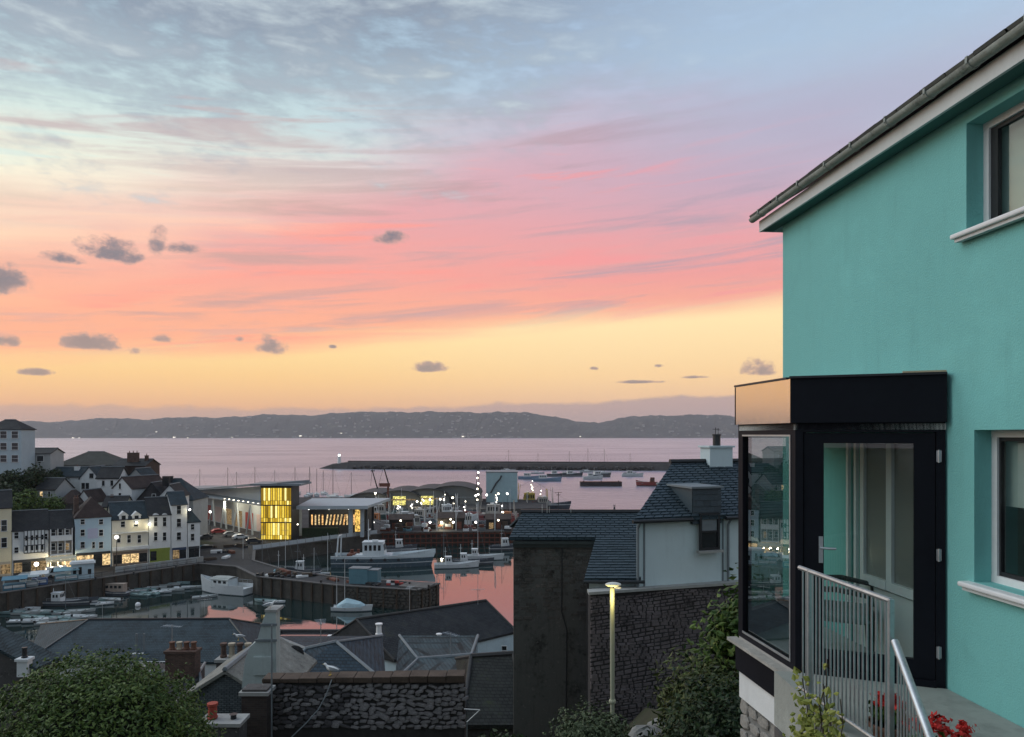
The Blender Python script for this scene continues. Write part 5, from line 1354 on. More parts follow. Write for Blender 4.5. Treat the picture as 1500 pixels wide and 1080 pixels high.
# dinghies
GD = 'small dinghies moored in the inner basin'
pa = dinghy_proto(3.9, 1.6, M_hw, 'small white dinghy moored in the inner harbour basin', GD)
pb = dinghy_proto(4.6, 1.7, hull_col('grey_hull', (.1, .11, .11), (.42, .45, .45), .1), 'small grey open boat moored in the inner harbour basin', GD)
pc_ = dinghy_proto(4.3, 1.7, hull_col('green_hull', (.05, .09, .09), (.22, .32, .32), .12), 'small green blue rowing boat moored in the inner harbour basin', GD, False)
spots = [(42, 894, 5), (60, 898, -8), (80, 899, 12), (98, 900, 3), (46, 906, 172), (66, 909, 8), (86, 907, 176), (108, 905, -6), (30, 888, 4), (52, 912, 15), (74, 915, 5), (20, 899, 0), (118, 897, 10), (136, 882, 8),
         (200, 868, 4), (218, 871, 172), (236, 869, 8), (252, 866, 5), (268, 863, 10), (246, 858, 12), (262, 856, 6), (226, 863, 15), (205, 873, 170), (402, 884, 5), (388, 882, 170), (8, 884, 3), (12, 894, 170)]
for i, (px, py, a) in enumerate(spots):
    src = (pa, pb, pc_)[(i * 7 + i // 3) % 3 if i > 2 else i]
    p = GZ(px, py, 0)
    if i < 3: src.location = p; src.rotation_euler = (0, 0, R(a))
    else: copy_thing(src, p, R(a + rnd.uniform(-6, 6)))
tag(MB().ball((0, 0, 0), .5, 10).build('mooring_buoy', M_upvc, None, GZ(202, 886, .25)), 'round white mooring buoy floating in the basin', 'buoy')

# ================================================================ finger pier furniture
sh = thing('blue_shed', 'pale blue ribbed metal store standing on the finger pier', 'shed', XD(511, 143.6, QZ), R(-8))
MB().box(0, 3.7, 0, 2.4, .05, 2.95).build('body', mat('blue_sheet_metal', (.13, .26, .31), .6, .12, 1., streak=.3), sh)
for i in range(14): MB().box(.1 + i * .26, .2 + i * .26, -.035, -.002, .1, 2.9).build('rib', MATS['blue_sheet_metal'], sh)
MB().box(3.702, 5.7, .1, 2.3, .05, 2.7).build('side_body', mat('blue_sheet_metal_dark', (.09, .19, .23), .6, .12, 1.), sh)
MB().box(-.1, 3.8, -.1, 2.5, 2.952, 3.05).box(3.81, 5.8, .0, 2.4, 2.702, 2.8).build('roof', M_lead, sh)
bn_ = thing('red_bins', 'red and white fish boxes stacked on the pier end', 'crates', XD(566, 142.2, QZ))
for i in range(7): MB().box((i % 4) * .8, (i % 4) * .8 + .74, (i % 2) * .3, (i % 2) * .3 + .5, (i // 4) * .42 + .01, (i // 4) * .42 + .41).build('fish_box', [mat('red_plastic', (.45, .06, .05), .6, .15, 2.), M_upvc, M_darkframe][i % 3], bn_)
def bollard(loc):
    return MB().lathe([(.22, 0), (.2, .35), (.17, .5), (.26, .56), (.26, .66), (.1, .72)], 10).mesh('bollard', M_darkframe, True)
bme = bollard(0)
for px, py in ((628, 862), (600, 858), (470, 855), (385, 843), (300, 826), (258, 833), (196, 842), (140, 850)):
    tag(inst('bollard', bme, None, GZ(px, py, QZ + .02)), 'black iron mooring bollard on the quay edge', 'bollard', 'mooring bollards along the quay')
gp = thing('net_heap', 'dark heap of pots and nets piled on the finger pier', 'net heap', GZ(405, 845, QZ))
rg = random.Random(12)
for i in range(26): MB().lathe([(.38, 0), (.40, .3), (.3, .42)], 8, (rg.uniform(-4, 4), rg.uniform(-1, 1.2), rg.choice((0, 0, .42)))).build('crab_pot', M_darkframe if i % 3 else M_timber, gp)
bl = thing('grassy_pier_head', 'rough stone pier head with weed covered sides', 'pier head', XD(592, 141.5, QZ))
MB().prism([(-1, -1.6), (4.6, -3.2), (5.8, 1.2), (.5, 2.6)], .02, .35).build('deck', M_kerb, bl)
rg = random.Random(14); SMQ = [stone_mesh(rg, 1.0, .55, .22, M_quay) for _ in range(5)]
for (a, c) in edge([land[7], land[8]]) + edge([land[8], land[9]]):
    d = c - a; L = d.length; ang = math.atan2(d.y, d.x)
    for zz in (.5, 1.1, 1.7, 2.3, 2.9):
        xx = rg.uniform(.2, .8)
        while xx < L - .4:
            p = a + d * (xx / L); o = inst('stone', rg.choice(SMQ), bl, Vector((p.x, p.y, zz)) - bl.location, ang); o.scale = (rg.uniform(.8, 1.3), 1, 1); xx += 1.15

# ================================================================ houses along the west quay
ROW0 = Vector((-104.0, 151.0)); RU = Vector((.8155, .5787)); RRZ = math.atan2(RU.y, RU.x)
def row_t(px):
    k = (px - 750) / F
    return (k * ROW0.y - ROW0.x) / (RU.x - k * RU.y)
def row_z(px, py): return EYE + (HY - py) / F * (ROW0.y + RU.y * row_t(px)) - QZ
def row_house(name, label, px0, px1, eave_py, depth, rh, roof, wm, rm, wins, lit=None, chims=(), frame=None, bars=(0, 1), shop=None, door=None, off=0.):
    """wins: (centre px, top row, bottom row, width px)"""
    t0, t1 = row_t(px0), row_t(px1); h = row_z((px0 + px1) / 2, eave_py); w = t1 - t0
    wl = []
    for cx, ty, by, wp in wins:
        tc_ = row_t(cx); ww = row_t(cx + wp / 2) - row_t(cx - wp / 2); wl.append((tc_ - t0, row_z(cx, by), ww, row_z(cx, ty) - row_z(cx, by)))
    base = ROW0 + RU * t0 + Vector((-RU.y, RU.x)) * off
    t = house(name, label, (base.x, base.y, QZ), RRZ, w, depth, h, rh, roof, wm, rm, wl, chims, lits=lit, frame=frame, bars=bars, base=1.5, over=.2)
    if shop:
        sm, (z0, z1), litm, nm = shop
        MB().box(.15, w - .15, -.10, -.003, z1, z1 + .55).build('shop_sign', sm, t)
        MB().box(.15, w - .15, -.07, -.003, 0, .45).build('stall_riser', sm, t)
        k = max(2, int(w / 1.5))
        for i in range(k):
            a = .2 + (w - .4) * i / k; f_ = MB().box(a, a + .10, -.09, -.003, .45, z1).build('shop_mullion', sm, t)
            MB().box(a + .10, .2 + (w - .4) * (i + 1) / k - .002, -.045, -.02, .45, z1).build('shop_window', litm if (i + nm) % 3 else M_pane, t)
    return t
M_shopdark = mat('dark_shopfront', (.03, .035, .04), .6, .2, 1.)
M_lime = mat('lime_shopfront', (.22, .27, .05), .6, .1, 1.)
row_house('cream_house', 'tall cream harbour house glowing by shop light', -62, 17, 745, 9, 3.2, 'gable', M_cream, M_slate_d, [(6, 762, 778, 8), (6, 788, 802, 8), (-14, 762, 778, 8), (-14, 788, 802, 8), (-34, 762, 778, 8), (-34, 788, 802, 8)], shop=(mat('pale_shopfront', (.45, .4, .32), .7, .1, 1.), (0, 2.4), M_litdim, 1))
tb = row_house('timbered_house', 'white house with a half timbered bay above dark shopfronts', 18, 71, 776, 9, 3.6, 'gable', M_white, M_slate_d, [(24, 780, 789, 6), (24, 802, 810, 6), (67, 782, 790, 5)], shop=(M_shopdark, (0, 2.5), M_litdim, 2))
b0, b1 = row_t(35) - row_t(18), row_t(65) - row_t(18); za, zb = row_z(50, 809), row_z(50, 776)
bay = MB().box(b0, b1, -.8, -.003, za, zb).build('bay', M_white, tb)
for i in range(7): xx = b0 + (b1 - b0) * i / 6; MB().box(xx - .07, xx + .07, -.86, -.801, za, zb).build('timber', M_shopdark, bay)
for i in range(4): zz = za + (zb - za) * i / 3; MB().box(b0, b1, -.885, -.861, zz - .08, zz + .08).build('timber', M_shopdark, bay)
for zz in (za + .5, za + 2.6):
    for i in range(4): xx = b0 + (b1 - b0) * (i + .5) / 4; MB().box(xx - .24, xx + .24, -.83, -.802, zz, zz + 1.0).build('pane', M_pane, bay)
bc = row_house('balcony_house', 'dark fronted house with white balconies above a glowing cafe canopy', 72, 107, 774, 9, 3.4, 'gable', mat('brown_render', (.20, .19, .17), .85, .1, 1.), M_slate_d, [(78, 776, 785, 6), (88, 776, 785, 6), (98, 776, 785, 6), (78, 796, 806, 6), (88, 796, 806, 6), (98, 796, 806, 6)], shop=(M_shopdark, (0, 2.3), M_litwarm, 0), lit={5: M_litdim})
w_bc = row_t(107) - row_t(72)
for py in (791, 812):
    z = row_z(90, py); MB().box(.2, w_bc - .2, -.9, -.003, z - .1, z + (1.0 if py < 800 else .18)).build('balcony', M_white, bc)
for i in range(4): MB().box(.15 + (w_bc - .45) * i / 3, .3 + (w_bc - .45) * i / 3, -.88, -.70, 0, row_z(90, 774)).build('post', M_white, bc)
cn = thing('cafe_canopy', 'pale lit awning over the cafe front on the quay', 'awning', (*(ROW0 + RU * row_t(66)), QZ), RRZ)
wc_ = row_t(110) - row_t(66); z = row_z(88, 815)
MB().slab([(0, -2.3, z - .35), (wc_, -2.3, z - .35), (wc_, -.9, z + .15), (0, -.9, z + .15)], .06).build('cloth', mat('canopy_cloth', (.80, .74, .55), .9, .05, 2.), cn)
for i in range(4): MB().tube([(wc_ * (i + .1) / 3.3, -2.25, 0), (wc_ * (i + .1) / 3.3, -2.25, z - .4)], .04, 6).build('post', M_galv, cn)
MB().box(.3, wc_ - .3, -2.6, -2.5, z - .75, z - .4).build('valance', MATS['canopy_cloth'], cn)
for i in range(3):
    l = bpy.data.lights.new('canopy_light', 'POINT'); l.energy = 260; l.color = (1, .80, .45); l.shadow_soft_size = .2
    lo2 = bpy.data.objects.new('canopy_light', l); COL.objects.link(lo2); lo2.parent = cn; lo2.location = (wc_ * (.2 + .3 * i), -1.9, z - .9)
    MB().ball((wc_ * (.2 + .3 * i), -1.2, z - .6), .16, 8).build('bulb', M_lampwhite, cn)
bh = row_house('pale_blue_house', 'pale blue three storey house with a brown hipped roof on the quay', 110, 163, 758, 9, 4.1, 'hip', mat('sky_blue_render', (.40, .53, .62), .85, .06, .6, streak=.15), M_slate_b,
          [(121, 761, 768, 6), (148, 761, 768, 6), (121, 776, 785, 6), (148, 776, 785, 6), (121, 794, 803, 6), (137, 794, 803, 4), (148, 794, 803, 6)], shop=(M_shopdark, (0, 2.9), M_litwarm, 1), chims=[(.6, 4.5, 11.5, 3.4, .9, 1.2)])
w_bh = row_t(163) - row_t(110)
MB().box(w_bh * .34, w_bh * .62, -.03, -.003, row_z(136, 789), row_z(136, 774)).build('wall_panel', mat('lilac_panel', (.42, .44, .58), .8, .06, 1.), bh)
dh = row_house('dormer_house', 'cream house with two small gabled dormers and a balcony rail', 164, 217, 760, 9, 3.4, 'gable', mat('ivory_render', (.60, .58, .50), .85, .06, .6, streak=.15), M_slate, [(180, 764, 772, 6), (199, 764, 772, 6), (174, 784, 795, 5), (189, 784, 795, 5), (204, 784, 795, 5)], shop=(mat('taupe_shopfront', (.22, .18, .15), .7, .1, 1.), (0, 2.4), M_litwarm, 0))
for cx in (181, 200):
    tx = row_t(cx) - row_t(164); z = row_z(cx, 760)
    d = MB().add([(tx - .85, -.1, z - .4), (tx + .85, -.1, z - .4), (tx + .85, -.1, z + .8), (tx, -.1, z + 1.5), (tx - .85, -.1, z + .8), (tx - .85, 2, z - .4), (tx + .85, 2, z - .4), (tx + .85, 2, z + .8), (tx, 2, z + 1.5), (tx - .85, 2, z + .8)], [(0, 1, 2, 3, 4), (0, 4, 9, 5), (1, 6, 7, 2)]).build('dormer', M_white, dh)
    MB().slab([(tx - 1.05, -.25, z + .72), (tx, -.25, z + 1.62), (tx, 2.2, z + 1.62), (tx - 1.05, 2.2, z + .72)], .1).slab([(tx, -.25, z + 1.62), (tx + 1.05, -.25, z + .72), (tx + 1.05, 2.2, z + .72), (tx, 2.2, z + 1.62)], .1).build('dormer_roof', M_white, d)
    MB().box(tx - .4, tx + .4, -.14, -.102, z - .2, z + .7).build('dormer_window', M_pane, d)
w_dh = row_t(217) - row_t(164)
MB().box(0, w_dh, -.5, -.003, row_z(190, 780) - .12, row_z(190, 780) + .12).box(0, w_dh, -.9, -.003, row_z(190, 805), row_z(190, 805) + .7).build('balcony', M_white, dh)
ah = row_house('arched_gable_house', 'white house with two arched gables over a lime green shopfront', 218, 250, 754, 9, 3.6, 'gable', M_white, M_slate_d, [(228, 758, 771, 5), (241, 758, 771, 5), (228, 780, 792, 5), (241, 780, 792, 5)], shop=(M_lime, (0, 2.6), M_lime, 0))
for cx in (228, 241):
    tx = row_t(cx) - row_t(218); z = row_z(cx, 757); pts = [(tx + .75 * math.cos(a), z + .75 * math.sin(a)) for a in [math.pi * k / 10 for k in range(11)]]
    MB().loft([[(x, -.18, zz) for x, zz in pts], [(x, 1.6, zz) for x, zz in pts]], False).poly([(x, -.18, zz) for x, zz in pts]).build('arched_gable', M_white, ah)
row_house('tall_white_house', 'tall narrow white house with a navy shopfront', 251, 274, 739, 9, 2.6, 'gable', M_white, M_slate, [(262, 741, 753, 6), (262, 760, 772, 6), (262, 780, 791, 6)], shop=(mat('navy_shopfront', (.03, .05, .10), .6, .1, 1.), (0, 2.4), M_litdim, 2))
row_house('corner_house', 'lower white corner house at the end of the quay row', 275, 293, 765, 8, 2.2, 'hip', M_white, M_slate, [(282, 768, 776, 5), (282, 782, 792, 5)], shop=(M_shopdark, (0, 2.4), M_pane, 2))

# ================================================================ hill behind the quay houses
def west_hill():
    m = MB(); nx, ny = 40, 34; vs = []
    N = Vector((-RU.y, RU.x))
    for j in range(ny + 1):
        for i in range(nx + 1):
            s = -95 + 170 * i / nx; qd = 9.5 + 120 * j / ny
            p = ROW0 + RU * s + N * qd
            fall = max(0., min(1., (52 - s) / 50)); fall = fall * fall * (3 - 2 * fall) * max(.25, min(1., (s + 34) / 30))
            up = max(0., min(1., (qd - 10) / 34)); up = up * up * (3 - 2 * up); dn = max(0., min(1., (qd - 44) / 60)); dn = dn * dn * (3 - 2 * dn)
            z = QZ - .3 + 19.5 * fall * up * (1 - dn) - 5 * dn + .35 * math.sin(s * .5) * math.cos(qd * .4)
            vs.append((p.x, p.y, z))
    fs = [(j * (nx + 1) + i, j * (nx + 1) + i + 1, (j + 1) * (nx + 1) + i + 1, (j + 1) * (nx + 1) + i) for j in range(ny) for i in range(nx)]
    m.add(vs, fs); struct(m.build('hill', mat('overgrown_bank', (.030, .038, .018), .95, .4, .12, .9, 1.), smooth=True))
west_hill()
def up_house(name, label, px0, px1, Y, eave, base, depth, rh, roof, wm, rm, wins=(), rz=0., chims=(), lit=None, bars=(0, 0), **k):
    a = XD(px0, Y, 0); sc = Y / F; w = (px1 - px0) * sc; z0 = EYE + (HY - base) * sc
    wl = [((cx - px0) * sc, (base - by) * sc, wp * sc, (by - ty) * sc) for cx, ty, by, wp in wins]
    return house(name, label, (a.x, a.y, z0), R(rz), w, depth, (base - eave) * sc, rh, roof, wm, rm, wl, chims, lits=lit, bars=bars, base=5, over=.3, **k)
hw = mat('hotel_render', (.42, .50, .54), .85, .06, .5, streak=.2)
up_house('hotel_block', 'tall pale four storey block with a grey mansard on the hilltop', -22, 29, 185, 629, 700, 6, 2.4, 'hip', hw, M_slate_d, [(x, y, y + 10, 9) for y in (632, 649, 667) for x in (-14, 4, 20)], 4, bars=(0, 1))
up_house('hilltop_lodge', 'low dark roofed lodge beside the pale hilltop block', 42, 72, 192, 664, 684, 7, 1.2, 'gable', M_grey, M_slate_d, [(47, 668, 676, 6), (58, 668, 676, 9)], 6)
up_house('big_hipped_house', 'large house with a broad dark hipped roof on the ridge', 80, 168, 204, 682, 712, 12, 3.6, 'hip', M_grey, mat('old_tile', (.055, .056, .05), .9, .25, .6, .5, 4.), [(90, 684, 694, 8), (130, 685, 694, 8), (142, 685, 694, 7)], 4, chims=[(5.2, 3.5, 4.5, 2.6, .8, .8, M_white, 1)])
up_house('white_cottage', 'white cottage with a pale gable below the broad hipped roof', 74, 118, 192, 698, 737, 7, 2.2, 'gable', M_white, M_slate, [(110, 722, 732, 5)], 6, chims=[(5.4, 2.5, 6.5, 2.7, 1.2, .8, M_white, 1)])
up_house('steep_gable_house', 'narrow white house with a steep timbered gable', 117, 145, 190, 700, 738, 7, 2.8, 'front', M_white, M_slate, [(122, 708, 716, 4), (128, 708, 716, 4), (134, 694, 700, 5)], 0, frame=M_shopdark)
gq = up_house('white_gabled_house', 'white house with a tall gable end and brown roof', 166, 201, 184, 714, 746, 11, 2.6, 'front', M_white, M_slate_b, [(179, 708, 716, 4), (179, 722, 732, 5)], -20)
up_house('ridge_terrace', 'dark terrace with a row of tall chimneys on the ridge', 166, 212, 203, 682, 712, 9, 1.6, 'gable', M_slate_b, M_slate_d, [], 2, chims=[(4.2, 2.5, 5.5, 3.4, 3.0, .8, M_brick, 3), (7.4, 3.5, 5.5, 2.6, .8, .8, M_brick, 1)])
up_house('dark_gable_cottage', 'dark slate hung cottage with a steep gable and pale verge', 198, 246, 182, 735, 768, 9, 4.6, 'front', slate_mat('slate_hung_dark', (.045, .045, .05)), M_slate_d, [(225, 724, 732, 5)], 2, chims=[(6.0, 3.5, 9.0, 2.2, 1.6, .9, M_slate_d, 0)])
up_house('blue_roof_house', 'house under a long blue slate roof behind the tall white house', 214, 282, 190, 733, 760, 10, 5.2, 'hip', M_grey, M_slate, [], 2, chims=[(3.6, 4.5, 7.5, 3.0, 2.4, 1.0, M_slate_d, 0)])
up_house('low_brown_house', 'low brown roofed outhouse behind the timbered house', 84, 112, 176, 738, 770, 7, 3.0, 'hip', M_stone, M_slate_b, [], 10)
for i, (a, c, Y, ev, bs, dp, rh, rf_, wm, rm, lb) in enumerate([(52, 84, 179, 716, 745, 6, 2.4, 'gable', M_grey, M_slate_d, 'grey cottage half hidden by trees above the timbered house'), (142, 172, 187, 700, 730, 6, 2.6, 'gable', M_white, M_slate_d, 'small white cottage tucked behind the steep gable'),
        (186, 214, 193, 700, 730, 6, 2.4, 'front', M_grey, M_slate, 'grey gabled cottage below the chimney terrace'), (234, 262, 180, 726, 760, 7, 2.6, 'front', M_white, M_slate_d, 'pale gable peering over the arched gable house'), (112, 136, 180, 734, 765, 6, 2.6, 'front', M_white, M_slate_b, 'white gable rising behind the pale blue house'),
        (150, 180, 177, 742, 770, 6, 2.2, 'gable', M_cream, M_slate_d, 'cream cottage behind the dormer house'), (12, 40, 180, 716, 745, 6, 2.4, 'front', M_white, M_slate_d, 'white gabled cottage beneath the hilltop block')]):
    up_house('hill_cottage', lb, a, c, Y, ev, bs, dp, rh, rf_, wm, rm, [(a + (c - a) * .3, ev + 4, ev + 12, 4), (a + (c - a) * .7, ev + 4, ev + 12, 4)], (i * 13) % 25 - 8, chims=[(1.0, dp / 2, 3.4, 3.2, .8, .8, M_brick, 2)], lit={0: M_litwarm} if i % 3 == 0 else None)
def hill_tree(label, px, py, Y, r, n, m, seed):
    p = PT(px, py, Y); t = thing('hillside_tree', label, 'tree', (p.x, p.y, p.z - r * 1.1), 0, 'trees on the west hill'); rg = random.Random(seed); lv = MB()
    for i in range(5): leaves(lv, (rg.uniform(-.5, .5) * r, rg.uniform(-.4, .4) * r, r * rg.uniform(.75, 1.5)), (r * .62, r * .6, r * .58), n // 5, r * .11, rg, .4, stretch=1.5)
    lv.build('crown', m, t)
    MB().tube([(0, 0, -r * .9), (r * .05, 0, r * .5), (-r * .1, 0, r * 1.2)], r * .08, 7, r * .03).tube([(0, 0, r * .3), (r * .4, .1, r * 1.1)], r * .05, 6, r * .02).build('trunk', M_bark, t)
for i, (lb, px, py, Y, r) in enumerate([('dark tree beneath the pale hilltop block', 8, 728, 176, 5.2), ('broad dark tree below the hilltop lodge', 50, 702, 182, 4.6), ('green tree above the timbered house roof', 42, 738, 172, 4.2),
        ('low tree between the lodge and the hipped house', 76, 700, 190, 3.2), ('dark tree overhanging the cream house roof', -6, 746, 170, 3.6), ('small tree above the balcony house', 78, 745, 174, 3.4), ('round bush tree on the bank under the lodge', 26, 704, 178, 3.4)]):
    hill_tree(lb, px, py, Y, r, 1500, M_dgreen if i % 3 != 2 else M_mgreen, 200 + i)

# ================================================================ things on the quay street
def post_lamp(label, loc, h, glow=None, energy=0, group='lit lamps round the harbour', r=.24):
    t = thing('harbour_lamp', label, 'lamp', loc, 0, group)
    MB().tube([(0, 0, 0), (0, 0, h)], .09, 6, .06).build('post', M_darkframe, t)
    MB().lathe([(.16, 0), (.16, .35), (.1, .45)], 8).build('base', M_darkframe, t)
    MB().ball((0, 0, h + .2), r, 10).build('globe', glow or M_lampglow, t)
    if energy:
        l = bpy.data.lights.new('globe_light', 'POINT'); l.energy = energy; l.color = (1, .86, .58); l.shadow_soft_size = .3
        o = bpy.data.objects.new('globe_light', l); COL.objects.link(o); o.parent = t; o.location = (0, 0, h - .35)
    return t
LL = 'lit globe lamp on a dark post by the harbour'
def row_pt(px, out, z=QZ):
    p = ROW0 + RU * row_t(px) + Vector((RU.y, -RU.x)) * out
    return Vector((p.x, p.y, z))
post_lamp('lit globe lamp on a dark post before the cream dormer house', row_pt(167, 4), 6.6, M_lampwhite, 160, r=.4)
post_lamp('low lit lamp outside the timbered house', row_pt(52, 3.5), 2.2, M_lampwhite, 120, r=.42)
for px, py, nm in ((199, 766, 'dormer house'), (277, 747, 'corner house'), (218, 768, 'arched gable house')):
    t = thing('wall_lamp', 'lit lamp on the wall of the ' + nm, 'lamp', row_pt(px, .0, row_z(px, py) + QZ), RRZ, 'lit lamps round the harbour')
    MB().tube([(0, 0, -.1), (0, -.5, .1)], .04, 6).build('bracket', M_darkframe, t); MB().ball((0, -.55, .05), .26, 8).build('globe', M_lampwhite, t)
    l = bpy.data.lights.new('wall_light', 'POINT'); l.energy = 60; l.color = (1, .85, .5); l.shadow_soft_size = .2; o = bpy.data.objects.new('wall_light', l); COL.objects.link(o); o.parent = t; o.location = (0, -1.0, -.3)
def car(label, loc, rz, col, group='vehicles on the quay', van=False):
    t = thing('parked_car' if not van else 'parked_van', label, 'van' if van else 'car', loc, rz, group); L, W, H = (4.9, 1.9, 2.0) if van else (4.2, 1.75, 1.45)
    prof = [(-L / 2, .35), (-L / 2, .95), (-L * .42, 1.0 if not van else H), (-L * .28, H) if not van else (-L * .2, H), (L * .10, H) if not van else (L * .28, H), (L * .28, .95) if not van else (L * .40, 1.15), (L * .48, .82), (L / 2, .55), (L / 2, .3)]
    MB().loft([[(x, -W / 2, z) for x, z in prof], [(x, W / 2, z) for x, z in prof]], True, True).build('body', col, t, bevel=.06)
    for s in (-1, 1):
        MB().poly([(-L * .33, s * (W / 2 + .006), 1.0), (L * .20, s * (W / 2 + .006), 1.0), (L * .08, s * (W / 2 + .006), H - .12), (-L * .26, s * (W / 2 + .006), H - .12)]).build('side_window', M_pane, t)
        for xx in (-L * .31, L * .31):
            w = MB().lathe([(.31, -.1), (.31, .1)], 12).build('wheel', M_darkframe, t, (xx, s * (W / 2 - .08), .31)); w.rotation_euler = (R(90), 0, 0)
        MB().ball((L / 2 - .03, s * W * .36, .66), .11, 6).build('headlight', M_upvc, t)
        MB().box(-L / 2 - .02, -L / 2, s * W * .34 - .1, s * W * .34 + .1, .7, .9).build('tail_light', mat('tail_red', (.35, .02, .02), .4, .1, 3.), t)
    return t
Cw, Cs, Cd, Cr = mat('car_white', (.6, .62, .62), .3, .03, 1., spec=.6), mat('car_silver', (.34, .36, .37), .3, .05, 1., spec=.6, metal=.5), mat('car_dark', (.03, .035, .045), .3, .05, 1., spec=.6), mat('car_red', (.28, .03, .03), .3, .05, 1., spec=.6)
car('white van parked before the glowing cafe canopy', row_pt(82, 6.5), RRZ + R(4), Cw, van=True)
car('silver car parked on the quay outside the timbered house', row_pt(40, 7), RRZ, Cs)
for i, (px, py, rz, c, lb) in enumerate([(338, 786, 30, Cs, 'silver car on the square below the fish market'), (352, 790, 40, Cw, 'white car on the square below the fish market'), (372, 796, 20, Cd, 'dark car on the square below the fish market'), (320, 782, 35, Cr, 'red car by the fish market wall'), (300, 790, 60, Cd, 'dark car beside the corner house')]):
    car(lb, GZ(px, py, QZ + .02), R(rz), c)
kk = thing('ticket_kiosk', 'pale blue ticket kiosk with dark windows on the quay edge', 'kiosk', XD(104, 147.6, QZ), R(30))
MB().box(0, 4.0, 0, 2.6, 0, 3.0).build('wall', M_paleblue, kk)
MB().box(-.25, 4.25, -.3, 2.9, 3.0, 3.2).prism([(.0, .1), (4, .1), (4, 2.5), (0, 2.5)], 3.2, 3.45).build('roof', M_cw, kk)
for i, (x, w, h) in enumerate(((.35, .55, 1.3), (1.3, .55, 1.5), (2.9, .6, 1.0))): MB().box(x, x + w, -.04, -.003, .9, .9 + h).build('window', M_pane, kk)
for i, (px, py, w, h, c) in enumerate([(4, 866, 3.6, 2.0, (.08, .20, .28)), (28, 861, 3.0, 1.9, (.32, .38, .40)), (46, 858, 2.6, 2.1, (.09, .16, .33)), (80, 852, 4.0, 2.0, (.20, .35, .40))]):
    t = thing('quay_stall', ['blue painted stall at the end of the quay promenade', 'pale grey stall between two blue ones on the quay', 'deep blue stall with a white sign on the quay', 'turquoise stall beside the ticket kiosk'][i], 'stall', GZ(px, py, QZ), R(30), 'stalls on the quay promenade')
    mm = mat('stall_paint_%d' % i, c, .7, .1, 1.)
    MB().box(0, w, 0, 1.8, 0, h * .55).build('counter', mm, t)
    for xx in (.06, w - .06):
        for yy in (.06, 1.74): MB().box(xx - .05, xx + .05, yy - .05, yy + .05, h * .55, h).build('post', M_cw, t)
    MB().slab([(-.2, -.4, h), (w + .2, -.4, h), (w + .2, 2.0, h + .35), (-.2, 2.0, h + .35)], .08).build('roof', mm if i != 2 else M_cw, t)
    MB().box(.2, w - .2, -.06, -.003, h * .2, h * .45).build('sign_board', M_cw, t)
qr = thing('quay_railing', 'dark railing along the west quay edge', 'railing', (0, 0, 0))
for (a, c) in edge([(-120, 118), (-92.7, 134.7), (-70, 166)]):
    d = c - a; n_ = int(d.length / 2.2); nn = Vector((-d.y, d.x, 0)).normalized() * .7
    MB().tube([a + nn + Vector((0, 0, QZ + 1.1)), c + nn + Vector((0, 0, QZ + 1.1))], .035, 5).tube([a + nn + Vector((0, 0, QZ + .6)), c + nn + Vector((0, 0, QZ + .6))], .025, 5).build('rail', M_darkframe, qr)
    for i in range(n_ + 1): p = a + d * (i / n_) + nn; MB().tube([(p.x, p.y, QZ), (p.x, p.y, QZ + 1.12)], .04, 5).build('post', M_darkframe, qr)
wl_ = thing('low_quay_wall', 'low grey stone wall panels beside the quay street', 'wall', (0, 0, 0))
for i in range(14):
    p = row_pt(166 + i * 9.2, 8.5 - i * .28); MB().box(-.72, .72, -.2, .2, 0, 1.15).build('wall_panel', M_conc if i % 2 else M_grey, wl_, p, RRZ)

# ================================================================ fish market
FMO = Vector((-63.0, 205.0)); FMD = Vector((-50, 55)).normalized(); FMN = Vector((-FMD.y, FMD.x))   # facade runs back to the left
fm = thing('fish_market', 'modern fish market hall with a long rising roof and a glowing yellow glass tower', 'market hall', (FMO.x, FMO.y, QZ), math.atan2(-FMD.y, -FMD.x))
# local x: 0 at the tower, negative going back-left; local -y faces the harbour square
FL_ = 74.0
M_pan = mat('pale_cladding', (.42, .47, .50), .6, .06, .4, streak=.15)
M_mroof = mat('zinc_roof', (.20, .23, .25), .5, .08, .4)
wl = MB().box(-FL_, -3, 1.5, 7, 0, 8.6).build('hall_wall', M_pan, fm)
MB().add([(-FL_, 0, 8.6), (-2, 0, 9.6), (-2, 0, 15.0), (-30, 0, 12.6), (-FL_, 0, 9.4), (-FL_, 6, 8.6), (-2, 4, 9.6), (-2, 4, 15.0), (-30, 6, 12.6), (-FL_, 6, 9.4)], [(0, 1, 2, 3, 4), (9, 8, 7, 6, 5), (0, 5, 6, 1), (1, 6, 7, 2)]).build('upper_wall', M_pan, fm)
rp = [(-FL_ - 4, 9.7), (-52, 10.9), (-30, 12.8), (-12, 14.4), (2.5, 15.3)]
m = MB(); m.loft([[(x, -3.0, z), (x, 6.5, z + .3), (x, 6.5, z + .9), (x, -3.0, z + .55)] for x, z in rp], True, True); m.build('main_roof', M_mroof, fm)
MB().slab([(-FL_, -3.6, 8.75), (-2, -3.6, 9.35), (-2, .0, 9.75), (-FL_, .0, 9.15)], .35).build('eaves_canopy', M_mroof, fm)
for i in range(9):
    x = -34 + i * 3.5; MB().ball((x, -3.0, 8.75 - .1 + (x + FL_) * .0083), .34, 8).build('eaves_lamp', M_lampglow, fm)
for i in range(3):
    l = bpy.data.lights.new('eaves_light', 'POINT'); l.energy = 900; l.color = (1, .86, .62); l.shadow_soft_size = .5; o = bpy.data.objects.new('eaves_light', l); COL.objects.link(o); o.parent = fm; o.location = (-34 + i * 13, -3.2, 7.6)
